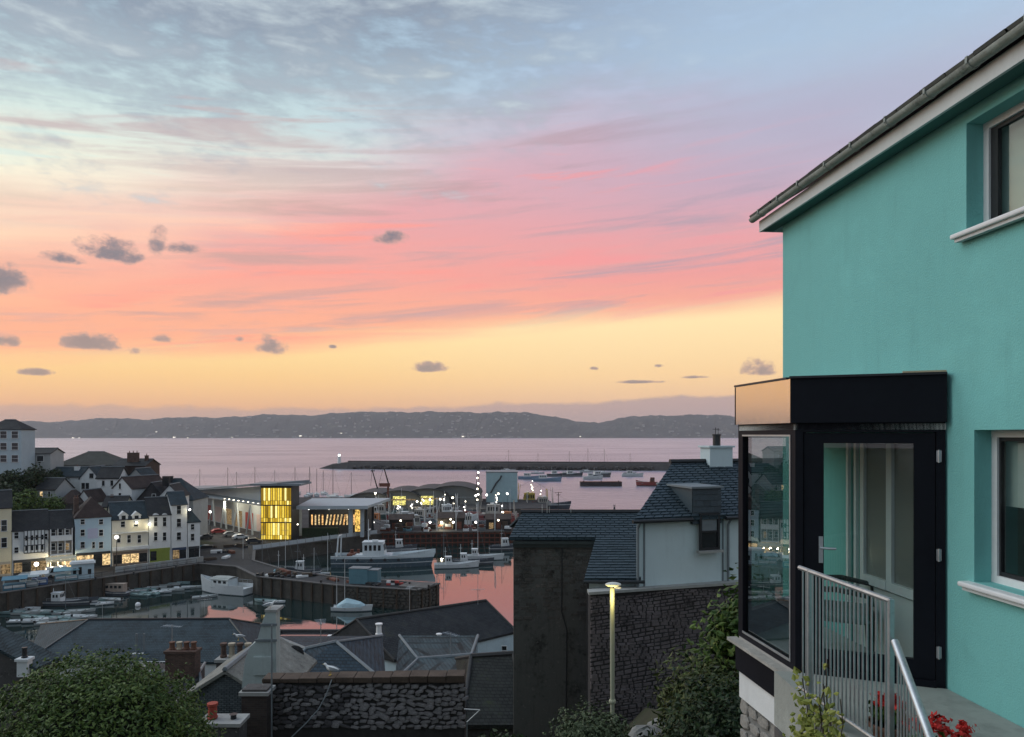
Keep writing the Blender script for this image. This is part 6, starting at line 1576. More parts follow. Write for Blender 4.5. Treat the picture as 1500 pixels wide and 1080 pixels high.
for i in range(8):
    x = -FL_ + 4 + i * 8.2; m_ = [M_litdim, mat('red_shutter', (.30, .04, .035), .6, .1, 1.), mat('pink_render', (.52, .40, .37), .8, .08, 1.), M_litdim][i % 4]
    MB().box(x, x + 5.5, 1.38, 1.497, .3, 5.2).build('bay_door', m_, fm)
for i in range(7):
    x = -FL_ + 8 + i * 9.6; MB().tube([(x, -2.9, 0), (x + 2.2, -2.6, 8.4)], .28, 6).tube([(x + 4.4, -2.9, 0), (x + 2.2, -2.6, 8.4)], .28, 6).build('v_strut', M_pan, fm)
# the glass tower: lit floors behind yellow panes, each pane its own
tw = [(-4.0, 0.5), (4.6, -4.4)]; TWH = 14.3
M_yel = [emis('yellow_glass_%d' % i, c, s, True) for i, (c, s) in enumerate([((1.0, .72, .10), .95), ((1.0, .64, .05), .62), ((1.0, .82, .28), 1.4), ((.80, .50, .04), .34)])]
ft = Vector((-.9, -1.6)); TW = 8.6
ang_t = -fm.rotation_euler.z    # tower faces the camera squarely
ttm = Matrix.Rotation(ang_t, 4, 'Z')
def tl(x, y, z): v = ttm @ Vector((x, y, z)); return Vector((v.x + 0.2, v.y - 2.2, v.z))
def tbox(mb, x0, x1, y0, y1, z0, z1):
    vs = [tl(x, y, z) for z in (z0, z1) for y in (y0, y1) for x in (x0, x1)]
    return mb.add(vs, [(0, 2, 3, 1), (4, 5, 7, 6), (0, 1, 5, 4), (2, 6, 7, 3), (0, 4, 6, 2), (1, 3, 7, 5)])
tw_ = tbox(MB(), -4.2, 4.2, .3, 7.5, 0, 14.6).build('tower', M_shopdark, fm)
tbox(MB(), -6.5, 7.4, -1.9, 8.5, 14.95, 15.5).build('tower_canopy', M_mroof, tw_); tbox(MB(), -4.3, 4.4, .0, 7.8, 14.602, 14.949).build('tower_cap', M_shopdark, tw_)
rg = random.Random(4)
for zi, (z0, z1) in enumerate(((.2, 4.7), (4.9, 9.4), (9.6, 14.2))):
    n_ = 13
    for i in range(n_):
        x0, x1 = -4.15 + 8.3 * i / n_ + .06, -4.15 + 8.3 * (i + 1) / n_ - .06
        for k in range(2):
            za, zb = (z0, z0 + (z1 - z0) * .24) if k == 0 else (z0 + (z1 - z0) * .26, z1)
            tbox(MB(), x0, x1, .16, .24, za, zb).build('glass_pane', M_yel[3] if (i in (0,) and zi == 2) else M_yel[rg.choice((0, 0, 1, 1, 2, 3))], tw_)
for i in range(14): x = -4.15 + 8.3 * i / 13; tbox(MB(), x - .05, x + .05, .02, .14, 0, 14.6).build('mullion', M_shopdark, tw_)
for z in (4.8, 9.5): tbox(MB(), -4.3, 4.3, -.05, .15, z - .14, z + .14).build('floor_beam', M_shopdark, tw_)
# right hand wing with a flat canopy roof and lit interior
wg = thing('market_wing', 'low market wing with a pale overhanging roof and bright open interior', 'market hall', XD(441, 209, QZ), R(2))
sc_ = 209 / F; WW = (540 - 441) * sc_
MB().slab([(-.6, -2.5, 9.0), (WW, -2.5, 9.0), (WW + 4.0, 16, 9.6), (-.6, 16, 9.6)], .0 + .7).build('roof', mat('pale_zinc', (.34, .40, .43), .5, .06, .4), wg)
MB().box(-.6, WW + .1, -2.75, -2.51, 8.1, 9.05).build('roof_fascia', M_pan, wg)
MB().box(0, WW, 9, 9.3, 0, 8.2).build('back_wall', M_shopdark, wg)
MB().box(WW - .9, WW - .5, 0, 9, 0, 8.2).build('end_wall', M_shopdark, wg)
for i in range(13):
    x = .8 + i * 1.02; MB().add([(x, 8.8, 2.4), (x + .42, 8.8, 2.4), (x + .42 + (.5 if 3 < i < 10 else 0), 8.8, 5.4), (x + (.5 if 3 < i < 10 else 0), 8.8, 5.4)], [(0, 1, 2, 3)]).build('light_slot', [M_litwarm, emis('lit_slot_orange', (1.0, .55, .2), .9)][i % 3 == 0], wg)
for i in range(7): MB().ball((1.2 + i * 1.9, 4 + (i % 3), 7.6), .30, 8).build('ceiling_lamp', M_lampwhite, wg)
for x in (WW * .73, WW * .90): MB().box(x - .55, x + .55, -.3, .3, 0, 8.2).build('pillar', M_pan, wg)
MB().box(WW * .77, WW * .85, 2.5, 2.7, 1.2, 7.4).build('lit_panel', emis('amber_panel', (1.0, .62, .15), .8), wg)
MB().box(.4, WW * .55, -.6, .6, 0, 2.6).build('planter_hedge', mat('clipped_hedge', (.02, .035, .015), .95, .4, 2., .9, 6.), wg)
l = bpy.data.lights.new('wing_light', 'POINT'); l.energy = 500; l.color = (1, .82, .55); l.shadow_soft_size = .5; o = bpy.data.objects.new('wing_light', l); COL.objects.link(o); o.parent = wg; o.location = (WW * .5, 2, 6.5)
pr = thing('promenade_railing', 'pale railing panels along the fish market promenade', 'railing', (0, 0, 0))
for (a, c) in edge([(-64, 185), (-49.4, 203.8), (-38.5, 215.8)]):
    d = c - a; n_ = int(d.length / 2.6); nn = Vector((-d.y, d.x, 0)).normalized() * .8; ang = math.atan2(d.y, d.x)
    for i in range(n_): p = a + d * ((i + .5) / n_) + nn; MB().box(-1.2, 1.2, -.03, .03, QZ + .05, QZ + 1.15).box(-1.28, -1.2, -.06, .06, QZ, QZ + 1.3).build('panel', M_pan, pr, p, ang)

# ================================================================ outer harbour
oq = [(-130, 300), (-90, 296), (-10, 287), (14, 292), (16, 330), (-40, 340), (-130, 345)]
struct(MB().prism(oq, -5, QZ).build('outer_quay', M_quay))
struct(MB().poly([(x, y, QZ + .006) for x, y in oq]).build('outer_quay_paving', MATS['quay_paving']))
M_vault = mat('dark_vault_roof', (.045, .05, .052), .7, .1, .3)
M_gable = mat('grey_sheet_gable', (.13, .145, .15), .7, .08, .4, streak=.2)
for i, (px, rpx, top, lit) in enumerate([(542, 30, 721, 0), (585, 30, 718, 1), (626, 32, 715, 1), (664, 38, 711, 0)]):
    Y = 303 + i * 1.5; sc = Y / F; c = XD(px, Y, QZ); r = rpx * sc; hh = EYE + (HY - top) * sc - QZ; eh = hh * .42
    t = thing('vaulted_shed', ['grey vaulted shed nearest the fish market wing', 'grey vaulted shed with a lit doorway second along the outer quay', 'grey vaulted shed with a yellow lit front on the outer quay', 'widest vaulted shed beside the red trawler'][i], 'shed', c, 0, 'vaulted sheds on the outer quay')
    arc = [(r * math.cos(a), eh + (hh - eh) * math.sin(a)) for a in [math.pi * k / 12 for k in range(13)]]
    MB().poly([(-r, 0, 0)] + [(-x, 0, z) for x, z in arc] + [(r, 0, 0)]).add([(-r, 0, 0), (-r, 26, 0), (-r, 26, eh), (-r, 0, eh), (r, 0, 0), (r, 26, 0), (r, 26, eh), (r, 0, eh)], [(0, 1, 2, 3), (4, 7, 6, 5)]).build('wall', M_gable, t)
    MB().loft([[(x * 1.04, y, z) for x, z in arc] + [(x * 1.0, y, z - .35) for x, z in arc[::-1]] for y in (-1.2, 27)], True, True).build('vault_roof', M_vault, t)
    MB().box(-2.6, 2.6, -.12, -.003, 0, 3.6).build('door', emis('lit_doorway', (.95, .85, .25), .9) if lit else M_shopdark, t)
    MB().box(-r * .8, r * .8, -.14, -.004, eh - .7, eh - .1).build('sign_strip', M_litdim if lit else M_lead, t)
M_redh = hull_col('red_hull', (.05, .03, .03), (.26, .05, .045), .5, (2.6, 2.9, (.55, .5, .48)))
M_dkh = hull_col('blue_black_hull', (.10, .03, .03), (.03, .045, .06), .5, (2.4, 2.7, (.5, .52, .52)))
M_grh = hull_col('green_hull_trawler', (.08, .03, .03), (.05, .11, .10), .5, (2.4, 2.7, (.5, .52, .5)))
M_rig = mat('rust_streaked_white', (.40, .38, .34), .7, .2, 1.5, streak=.5); M_rigy = mat('yellow_rigging', (.45, .33, .06), .7, .2, 1.)
trawler('red hulled trawler with white wheelhouse before the widest shed', GZ(716, 764, 0), R(176), 22, 6.4, 2.8, M_redh, M_rig, 5, seed=3, group=GT)
trawler('blue black trawler with a white bow beside the red one', GZ(660, 762, 0), R(8), 18, 5.6, 2.6, M_dkh, M_cw, 4, seed=4, group=GT)
trawler('green trawler with tall derricks behind the market wing', GZ(560, 762, 0), R(20), 20, 6, 2.6, M_grh, M_rig, 4, seed=5, group=GT, mastc=M_rig)
trawler('dark trawler moored stern on behind the market promenade', GZ(610, 768, 0), R(165), 17, 5.4, 2.4, M_dkh, M_rig, 4, seed=6, group=GT)
trawler('small dark trawler lying behind the pale pillars of the wing', GZ(528, 768, 0), R(150), 15, 5, 2.3, M_dkh, M_cw, 3, seed=7, group=GT)
trawler('dark beam trawler hung with bright yellow lamps by the ice works', GZ(770, 744, 0), R(185), 22, 6.6, 2.9, M_dkh, M_rigy, 9, seed=8, group=GT, mastc=M_rigy)
trawler('dark trawler with an open stern gantry facing the pink water', GZ(800, 748, 0), R(5), 19, 6.0, 2.6, M_dkh, M_rig, 2, seed=9, group=GT)
for px, py, lb in ((740, 790, 'small fishing boat against the red wharf end'), (585, 778, 'small fishing boat stern on to the red wharf')):
    small_boat('fishing_boat', lb, GZ(px, 806 if px > 700 else 808, 0), R(10), 9, 3, 1.3, M_hb, (-1, 1.2, 2.4), M_cw, 4.5)
for i, (px, Y, rz, L, hm, cm, n_, lb) in enumerate([(578, 243, 155, 15, M_dkh, M_cw, 3, 'dark trawler rafted stern on at the red wharf beside the market wing'), (612, 247, 20, 16, M_grh, M_rig, 3, 'green trawler rafted at the middle of the red wharf'), (655, 245, 170, 17, M_redh, M_rig, 3, 'rusty red trawler rafted at the red wharf under the floodlamps'),
        (690, 252, 8, 16, M_dkh, M_cw, 3, 'blue black trawler with pale cabin rafted at the red wharf'), (728, 246, 172, 15, M_dkh, M_rig, 3, 'dark trawler with rust streaked rig at the end of the red wharf')]):
    trawler(lb, XD(px, Y, 0), R(rz), L, 5.2, 2.5, hm, cm, n_, seed=20 + i, group=GT)
# crane with two legs above the sheds
cr = thing('quay_crane', 'tall dark derrick crane standing above the outer quay sheds', 'crane', XD(556, 292, QZ))
sc = 292 / F
def cp(px, py): v = PT(px, py, 292); return v - cr.location
MB().tube([cp(566, 760), cp(569, 708)], .45, 6).build('tower', M_rust, cr)
MB().tube([cp(569, 708), cp(562, 684)], .32, 6, .2).build('jib', M_darkframe, cr)
MB().tube([cp(553, 716), cp(545, 688)], .28, 6, .18).tube([cp(543, 690), cp(549, 690)], .2, 6).build('second_jib', M_darkframe, cr)
MB().box(cp(556, 710).x, cp(571, 710).x, -.8, .8, cp(556, 713).z, cp(556, 708).z).build('platform', M_rust, cr)
MB().tube([cp(562, 684), cp(553, 716)], .06, 4).tube([cp(545, 688), cp(543, 712)], .06, 4).build('cable', M_darkframe, cr)
# ice works
iw_ = thing('ice_works', 'tall pale blue works building among the trawlers', 'works building', XD(712, 318, QZ))
sc = 318 / F; w = 46 * sc
MB().box(0, w, 0, 12, 0, (757 - 0) * 0 + 12.6).build('wall', mat('ice_blue_sheet', (.34, .48, .52), .6, .08, .5, streak=.25), iw_)
MB().box(-.2, w + .2, -.2, 12.2, 12.602, 13.0).build('roof', M_mroof, iw_)
for i in range(12): MB().box(.4 + i * 1.07, .5 + i * 1.07, -.06, -.003, .3, 12.5).build('sheet_rib', MATS['ice_blue_sheet'], iw_)
MB().tube([(2, -.6, 4), (4.2, -.8, 8), (6, -.8, 10), (6.6, -.6, 11.4)], .35, 6).build('conveyor_chute', M_darkframe, iw_)
lt = thing('light_mast', 'lattice mast strung with white lamps beside the ice works', 'mast', XD(700, 300, QZ))
for sx in (-.8, .8): MB().tube([(sx, 0, 0), (sx * .3, 0, 15)], .16, 5).build('leg', M_darkframe, lt)
for i in range(6): MB().box(-.85 + i * .1, .85 - i * .1, -.08, .08, 2 + i * 2.3, 2.2 + i * 2.3).build('rung', M_darkframe, lt); MB().ball((.2 if i % 2 else -.2, -.4, 2.6 + i * 2.2), .36, 8).build('lamp', M_lampwhite if i % 2 else M_lampglow, lt)
for i, (px, py, Y) in enumerate([(611, 737, 296), (645, 732, 296), (630, 733, 296), (663, 730, 296), (697, 727, 292), (713, 726, 292), (730, 724, 292), (743, 724, 292), (556, 738, 296), (538, 770, 226), (547, 768, 226), (630, 776, 226), (647, 776, 226), (664, 776, 226), (697, 772, 226), (377, 758, 222), (308, 751, 215), (297, 742, 218)]):
    p = XD(px, Y, QZ); h = EYE + (HY - py) / F * Y - QZ
    post_lamp('bright floodlamp on a tall post along the outer quay' if Y > 280 else 'lit lamp on a post along the wharf by the fish market', p, max(2, h), M_lampwhite if i % 3 else M_lampglow, 700 if i % 4 == 0 else 0, group='floodlamps of the fish quay', r=.42 if Y > 280 else .34)
post_lamp('tall white topped lamp post outside the fish market tower', XD(436, 200, QZ), 4.5, M_lampglow, 0, group=None, r=.2)
# clutter on the wharf between the trawler and the sheds
rg = random.Random(31)
for i in range(26):
    px = rg.uniform(560, 745); Y = rg.uniform(221.5, 229); p = XD(px, Y, QZ + .01); cm_ = [M_rust, M_timber, M_cw, M_darkframe, MATS['blue_sheet_metal'], M_gable][i % 6]
    t = thing('gear_crate', '%s boxes under %s ones stacked on the fish wharf' % (['rust red', 'dark timber', 'white', 'black', 'blue', 'grey'][i % 6], ['white', 'timber', 'rusty'][i % 3]), 'crates', p, rg.uniform(-.4, .4), 'gear stacked on the fish wharf')
    w_, h_ = rg.uniform(1.0, 2.6), rg.uniform(.9, 2.4)
    MB().box(-w_ / 2, w_ / 2, -.6, .6, 0, h_ * .5).build('crate', cm_, t, bevel=.04); MB().box(-w_ * .4, w_ * .35, -.5, .5, h_ * .5 + .01, h_).build('crate', [M_cw, M_timber, M_rust][i % 3], t, bevel=.04)
for i, px in enumerate((622, 640, 668, 725)):
    t = thing('boat_hoist', ['thin white hoist frame on the wharf by the crates', 'bent white davit arm on the wharf edge', 'pale post and boom beside the wharf ladder', 'short derrick at the wharf end'][i], 'hoist', XD(px, 222 + i, QZ))
    h = 7 + i % 2 * 3; MB().tube([(0, 0, 0), (0, 0, h)], .13, 6).build('post', M_cw, t); MB().tube([(0, 0, h * .9), (3.2 - i, 0, h * 1.05)], .1, 6).tube([(0, 0, h * .5), (1.6 - i * .4, 0, h * .95)], .07, 5).build('boom', M_cw, t)
for i, (a, c, Y, h) in enumerate([(570, 604, 226, 4.4), (640, 680, 226.5, 5.0), (712, 748, 227, 4.4)]):
    t = thing('gear_shed', ['dark timber gear shed on the wharf nearest the market wing', 'largest dark gear shed in the middle of the red wharf', 'dark gear shed at the far end of the red wharf'][i], 'shed', XD(a, Y, QZ), R(3)); w = (c - a) * Y / F
    MB().box(0, w, 0, 4.5, 0, h * .72).add([(0, 0, h * .72), (0, 4.5, h * .72), (0, 2.25, h), (w, 0, h * .72), (w, 4.5, h * .72), (w, 2.25, h)], [(0, 2, 1), (3, 4, 5)]).build('wall', mat('tarred_boards', (.028, .024, .022), .9, .4, 1., .5, 4.), t)
    MB().slab([(-.3, -.4, h * .69), (w + .3, -.4, h * .69), (w + .3, 2.25, h + .08), (-.3, 2.25, h + .08)], .12).slab([(-.3, 2.25, h + .08), (w + .3, 2.25, h + .08), (w + .3, 4.9, h * .69), (-.3, 4.9, h * .69)], .12).build('roof', mat('rusty_sheet', (.07, .05, .042), .8, .4, .8, .3, 4.), t)
    for k in range(3): MB().box(w * (.12 + .3 * k), w * (.12 + .3 * k) + w * .18, -.06, -.003, .1, h * .45).build('door', [M_rust, M_shopdark, M_litdim][(k + i) % 3], t)
    MB().ball((w * .5, -.5, h * .62), .28, 8).build('door_lamp', M_lampglow, t)
# yacht masts behind the market
def yacht(label, loc, rz, L=9.5, mast=13, hm=None, group='yachts at their moorings'):
    t = thing('yacht', label, 'yacht', loc, rz, group)
    hull_mesh(L, L * .3, 1.0, .4, .14, .8, .75, .3).build('hull', hm or M_hw, t)
    MB().loft([[(x, -w, .9), (x, -w * .8, .9 + h), (x, w * .8, .9 + h), (x, w, .9)] for x, w, h in ((-2.2, .8, .35), (-1, .95, .65), (1.2, .8, .55), (2.4, .4, .1))], False).build('cabin', M_cw, t)
    MB().tube([(.6, 0, .8), (.6, 0, mast)], .14, 6, .09).build('mast', M_darkframe, t); MB().tube([(.6, 0, 1.9), (-3.4, 0, 2.0)], .14, 6).build('boom', M_cw, t)
    MB().tube([(.6, 0, mast), (L * .5, 0, 1.2)], .025, 4).tube([(.6, 0, mast), (-L * .48, 0, 1.1)], .025, 4).build('stay_wire', M_darkframe, t)
    return t
ym = None
for i, (px, Y, sc_m) in enumerate([(291, 420, 1), (345, 415, .9), (372, 430, 1.05), (431, 400, 1.15), (453, 390, 1.2), (464, 395, 1.1), (474, 405, 1.0), (489, 380, 1.25), (516, 385, 1.0), (335, 440, 1.0), (404, 420, .95)]):
    lb = 'moored yacht whose mast rises above the fish market roofs'
    if ym is None: ym = yacht(lb, XD(px, Y, 0), R(20))
    else: copy_thing(ym, XD(px, Y, 0), R(20 + i * 17), scale=sc_m)
yo = None
for i, (px, py, rz) in enumerate([(787, 694, 10), (835, 694, 160), (884, 694, 20), (922, 694, 10), (744, 690, 5), (860, 692, 0)]):
    lb = 'moored yacht lying off the breakwater'
    if yo is None: yo = yacht(lb, GZ(px, py, 0), R(rz), 11, 17)
    else: copy_thing(yo, GZ(px, py, 0), R(rz), scale=1 + .1 * (i % 3))
M_blh = hull_col('blue_hull', (.03, .04, .05), (.20, .30, .42), .2)
for i, (px, py, L, hm, lb) in enumerate([(776, 702, 17, M_blh, 'blue white launch moored beyond the ice works'), (800, 705, 20, M_blh, 'long blue moored launch nearest the trawlers'), (815, 698, 15, M_hb, 'dark launch moored off the breakwater'), (838, 698, 16, M_hb, 'dark fishing launch with a white cabin off the breakwater'),
        (878, 699, 18, M_hb, 'dark tug like boat moored between the yachts'), (926, 698, 16, M_hw, 'pale green white launch moored near the breakwater end'), (868, 702, 14, M_hw, 'small white launch beside the dark tug')]):
    small_boat('launch', lb, GZ(px, py, 0), R((i * 37) % 30 - 8), L, L * .26, 1.9, hm, (-L * .25, L * .05, 3.0), M_cw, 6, 3)
rb = small_boat('red_boat', 'red hulled boat with a dark wheelhouse on the pink water', GZ(948, 712, 0), R(178), 13, 4.2, 2.4, M_redh, (-4.5, -1.5, 3.6), M_rust, 5, 2)
pn = thing('pontoon_barge', 'long low dark floating pontoon on the pink water', 'pontoon', GZ(880, 712, 0), 0)
MB().box(-13, 13, -3, 3, -.5, 2.6).build('hull', mat('dark_pontoon', (.05, .04, .042), .8, .2, .5), pn); MB().box(-13.1, 13.1, -3.1, 3.1, 2.602, 2.8).build('deck', M_rust, pn)
for x in (-11, 0, 11): MB().lathe([(.3, 0), (.3, .7)], 8, (x, -2.6, 2.8)).build('bollard', M_darkframe, pn)
bi = thing('channel_marker', 'dark buoy with a small topmark on the pink water', 'buoy', GZ(900, 750, 0))
MB().lathe([(.9, -.3), (1.0, .3), (.5, .8), (.3, 2.2), (.05, 2.4)], 10).build('float', M_darkframe, bi); MB().tube([(-.5, 0, 2.4), (.5, 0, 3.0)], .1, 5).tube([(.5, 0, 2.4), (-.5, 0, 3.0)], .1, 5).build('topmark', M_darkframe, bi)

# ================================================================ breakwater and lighthouse
bw = thing('breakwater', 'long dark stone breakwater stretching across the bay', 'breakwater', XD(508, 712, 0))
e1 = XD(1250, 660, 0) - bw.location; dv = e1.normalized(); nv = Vector((-dv.y, dv.x, 0)); L = e1.length; ang = math.atan2(dv.y, dv.x)
M_bw = mat('breakwater_stone', (.085, .08, .078), .9, .25, .06, .8, .4)
m = MB(); m.loft([[p - nv * 7 + Vector((0, 0, -2)), p - nv * 4.6 + Vector((0, 0, 5.8)), p + nv * 3 + Vector((0, 0, 5.8)), p + nv * 3.0 + Vector((0, 0, 7.4)), p + nv * 5 + Vector((0, 0, 7.4)), p + nv * 8 + Vector((0, 0, -2))] for p in (Vector((0, 0, 0)), e1)], True, True); m.build('mole', M_bw, bw)
hd_ = MB(); hd_.loft([[(x - 0, y, -2), (x, y * .8, z)] for x, y, z in ()], False) if False else None
m = MB(); m.loft([[(-26, -1, -.6), (-26, 1, -.6), (-26, 1, .3), (-26, -1, .3)], [(-14, -5, -2), (-14, 6, -2), (-14, 4, 4.6), (-14, -3, 4.0)], [(2, -8, -2), (2, 9, -2), (2, 6, 6.6), (2, -5, 6.0)]], True, True); m.build('mole_head', M_bw, bw)
rg = random.Random(3); arm = MB()
for i in range(420):
    p = e1 * rg.uniform(0.02, .62) - nv * rg.uniform(4.5, 9.5); s = rg.uniform(.8, 1.9); a = Matrix.Rotation(rg.uniform(0, 3), 4, 'Z') @ Matrix.Rotation(rg.uniform(-.5, .5), 4, 'X')
    arm.box(-s, s, -s * .7, s * .7, -s * .5, s * .5, Matrix.Translation((p.x, p.y, rg.uniform(.2, 2.8))) @ a)
o = arm.build('rock_armour', mat('armour_rock', (.06, .056, .055), .9, .3, .2, .6), bw); o['kind'] = 'stuff'
lh = thing('lighthouse', 'small white lighthouse with a lit lamp on the breakwater head', 'lighthouse', XD(497, 712, 5.0))
MB().lathe([(2.0, -2.5), (1.9, 0), (1.55, 6.6), (2.0, 6.7), (2.0, 7.0)], 14).build('tower', M_upvc, lh, smooth=True)
MB().lathe([(1.1, 7.0), (1.1, 8.6)], 12).build('lantern', emis('lighthouse_lamp', (1, .98, .92), 5.), lh); MB().lathe([(1.4, 8.6), (1.0, 9.2), (.1, 9.9)], 12).build('cap', M_upvc, lh)

# ================================================================ far shore
def far_hills():
    prof1 = [(-300, 632), (-120, 627), (40, 618), (100, 617), (170, 613), (210, 614), (260, 613), (330, 611), (385, 609), (450, 608), (500, 606), (570, 603), (640, 605), (690, 604), (745, 604), (780, 607), (815, 611), (850, 617), (885, 623), (930, 631), (1000, 640), (1100, 642)]
    prof2 = [(780, 642), (850, 626), (890, 617), (930, 611), (985, 608), (1040, 609), (1090, 612), (1160, 611), (1250, 616), (1400, 620), (1600, 628), (1800, 640)]
    def ht(prof, px):
        for (a, ya), (c, yc) in zip(prof, prof[1:]):
            if a <= px <= c: return ya + (yc - ya) * (px - a) / (c - a)
        return 642
    for nm, prof, Y0, seed in (('hills', prof1, 7000, 1), ('headland', prof2, 7350, 2)):
        rg = random.Random(seed); m = MB(); x0, x1 = prof[0][0], prof[-1][0]; nx, ny = 420, 14; vs = []
        ph = [rg.uniform(0, 6) for _ in range(12)]
        for j in range(ny + 1):
            v = j / ny
            for i in range(nx + 1):
                px = x0 + (x1 - x0) * i / nx; Y = Y0 + 1500 * v
                H = max(0., (642.0 - ht(prof, px))) / F * (Y0 + 1100)
                up = min(1., v / .72); up = up * up * (3 - 2 * up); dn = max(0., (v - .74) / .26)
                nz = 10 * math.sin(px * .05 + v * 9 + ph[0]) + 7 * math.sin(px * .13 - v * 14 + ph[1]) + 4 * math.sin(px * .31 + v * 31 + ph[2]) + rg.uniform(-4, 4)
                z = -3 + H * up * (1 - dn * .8) + nz * min(1, H / 60) * min(1, v * 4) * .8
                vs.append(((px - 750) / F * Y, Y, z if j else -3))
        fs = [(j * (nx + 1) + i, j * (nx + 1) + i + 1, (j + 1) * (nx + 1) + i + 1, (j + 1) * (nx + 1) + i) for j in range(ny) for i in range(nx)]
        m.add(vs, fs)
        hm = mat('wooded_hills', (.036, .038, .034), .95, .5, .0035, .0, col2=(.085, .08, .06), fleck=((.12, .105, .085), .010, .58))
        struct(m.build(nm, hm))
    rg = random.Random(17); lbl = 'pale distant house on the far wooded shore'
    hm = MB().box(-.5, .5, -.5, .5, -.6, .6).mesh('wall', mat('distant_render', (.44, .42, .40), .9, .1, 1.)); rm_ = MB().add([(-.55, -.55, .6), (.55, -.55, .6), (.55, .55, .6), (-.55, .55, .6), (-.3, 0, 1.0), (.3, 0, 1.0)], [(0, 1, 5, 4), (1, 2, 5), (2, 3, 4, 5), (3, 0, 4)]).mesh('roof', mat('distant_roof', (.12, .10, .10), .9, .1, 1.))
    bands = [(60, 560), (250, 480), (480, 790), (500, 700), (620, 780), (930, 1080)]
    for i in range(210):
        a, c = bands[i % 6]; px = rg.uniform(a, c); p_ = prof2 if px > 880 else prof1; v = rg.uniform(.05, .62) ** 1.1; Y = (7350 if px > 880 else 7000) + 1500 * v
        H = max(0., 642.0 - ht(p_, px)) / F * ((7350 if px > 880 else 7000) + 1100); up = min(1., v / .72); up = up * up * (3 - 2 * up)
        z = -3 + H * up + 6
        t = thing('distant_house', lbl, 'house', ((px - 750) / F * Y, Y, z), rg.uniform(-.6, .6), 'houses on the far shore')
        w_ = rg.choice((14, 18, 22, 30, 46)) * rg.uniform(.8, 1.2); t.scale = (w_, rg.uniform(10, 16), rg.uniform(8, 15)); inst('wall', hm, t); inst('roof', rm_, t)
    for i, (px, py) in enumerate([(107, 641), (116, 641), (229, 632), (255, 640), (275, 641), (500, 634), (678, 639), (850, 639), (340, 640), (440, 638)]):
        t = thing('shore_light', 'bright lit building front on the far shoreline', 'lit building', PT(px, py + .6, 6985), 0, 'lights on the far shore'); s = 9 if i % 3 else 14
        MB().box(-s, s, 0, s, -s * .5, s * .5).build('wall', MATS['distant_render'], t); MB().box(-s * .8, s * .8, -.6, -.1, -s * .4, s * .3).build('lit_front', emis('far_light', (1, .93, .8), 1.6), t)
far_hills()

# ================================================================ sea haze over the bay
hz = MB().box(-9700, 9700, -120, 9700, -6.5, 262)
ho = hz.build('haze', bpy.data.materials.new('haze_air'))
ho['kind'] = 'stuff'
hm_ = MATS['haze'] = ho.data.materials[0]; hm_.use_nodes = True; hm_.node_tree.nodes.clear(); b_ = NB(hm_.node_tree)
pv = b_.node('ShaderNodeVolumePrincipled'); pv.inputs['Color'].default_value = (.86, .84, .90, 1); pv.inputs['Density'].default_value = 6.5e-5; pv.inputs['Anisotropy'].default_value = .15
ou = b_.node('ShaderNodeOutputMaterial'); hm_.node_tree.links.new(pv.outputs[0], ou.inputs['Volume'])

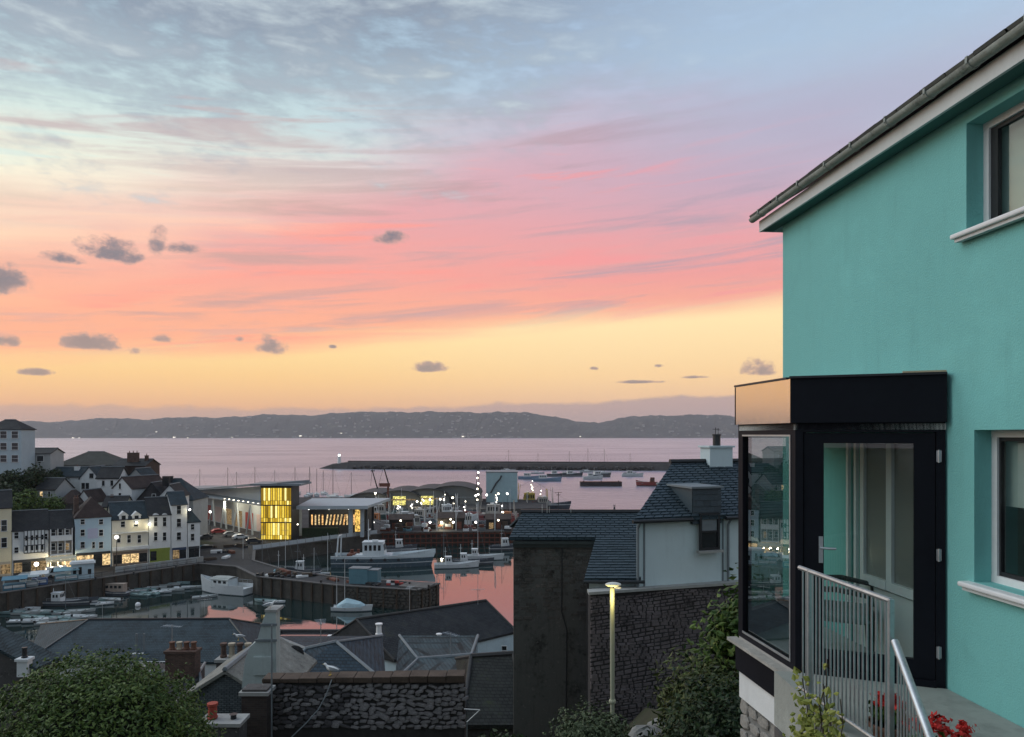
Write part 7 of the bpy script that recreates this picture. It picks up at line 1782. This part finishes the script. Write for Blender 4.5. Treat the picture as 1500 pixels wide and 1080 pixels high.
# more dinghies, posts and masts filling the inner basin
for i, (px, py, a) in enumerate([(150, 886, 8), (162, 880, 170), (92, 884, 6), (30, 912, 12), (38, 900, 4), (104, 912, 170), (124, 906, 8), (282, 862, 8), (212, 866, 176), (188, 864, 4), (300, 876, 30), (456, 836, 10), (470, 842, 4), (430, 834, 170), (395, 836, 20)]):
    copy_thing((pa, pb, pc_)[i % 3], GZ(px, py, 0), R(a))
for i, (px, py, h) in enumerate([(96, 890, 6), (356, 842, 9), (384, 838, 11), (418, 836, 12), (436, 850, 8), (460, 848, 7), (540, 800, 12), (480, 836, 9), (650, 826, 9), (700, 820, 10), (735, 812, 8)]):
    t = thing('mooring_mast', 'thin pale mast of a small boat standing over the basin', 'mast', GZ(px, py, 0), 0, 'thin masts in the inner basin')
    MB().tube([(0, 0, -1), (0, 0, h)], .07, 5, .045).build('spar', M_cw if i % 2 else M_lead, t); MB().tube([(-.7, 0, h * .8), (.7, 0, h * .8)], .035, 4).tube([(0, 0, h), (2.2, 0, .8)], .018, 4).build('crosstree', M_lead, t)
rg = random.Random(77)
for i in range(22):
    px = rg.uniform(300, 480); p = GZ(px, rg.uniform(800, 822) if px < 372 else 0, QZ + .01) if px < 372 else None
    if p is None:
        f = rg.random(); p = Vector((-50.5, 151.5, 0)).lerp(Vector((-24, 139.6, 0)), f) + Vector((rg.uniform(0, 1.0), rg.uniform(1, 4.0), QZ + .01))
    t = thing('quay_gear', '%s crate with a coil of %s rope heaped on the quayside' % (['timber', 'rusty', 'white', 'black'][i % 4], ['black', 'brown', 'blue'][i % 3]), 'fishing gear', p, rg.uniform(0, 3), 'heaps of gear on the quay'); w_ = rg.uniform(.6, 1.5)
    MB().box(-w_, w_, -.5, .5, 0, rg.uniform(.4, 1.0)).build('crate', [M_timber, M_rust, M_cw, M_darkframe][i % 4], t, bevel=.05)
    MB().lathe([(.5, 0), (.55, .3), (.3, .55)], 8, (w_ + .5, .2, 0)).build('rope_coil', [M_darkframe, M_timber, MATS['blue_sheet_metal']][i % 3], t)

ML = mat('orange_cabin', (.42, .16, .06), .6, .15, 1.)
for i, (px, Y, rz, L, nm) in enumerate([(515, 266, 20, 12, 'dark blue'), (545, 262, 160, 13, 'white'), (598, 268, 12, 12, 'green'), (640, 264, 168, 13, 'dark blue'), (676, 270, 30, 12, 'white'), (738, 268, 150, 13, 'red'), (590, 280, 5, 12, 'red'), (625, 281, 175, 13, 'white')]):
    small_boat('inshore_boat', '%s inshore fishing boat %s' % (nm, ['behind the pillars of the market wing', 'beyond the market wing roof', 'moored off the second vaulted shed', 'before the yellow lit vaulted shed', 'beside the widest vaulted shed', 'below the ice works', 'close under the outer quay sheds', 'under the floodlamps of the outer quay'][i]), XD(px, Y, 0), R(rz), L, 4.0, 2.2,
               {'dark blue': M_dkh, 'white': M_hw, 'green': M_grh, 'red': M_redh}[nm], (-L * .2, L * .05, 3.2), (M_cw, ML, M_cw, M_rig)[i % 4], 7 + i % 3 * 2, 3, group='inshore boats in the outer basin')
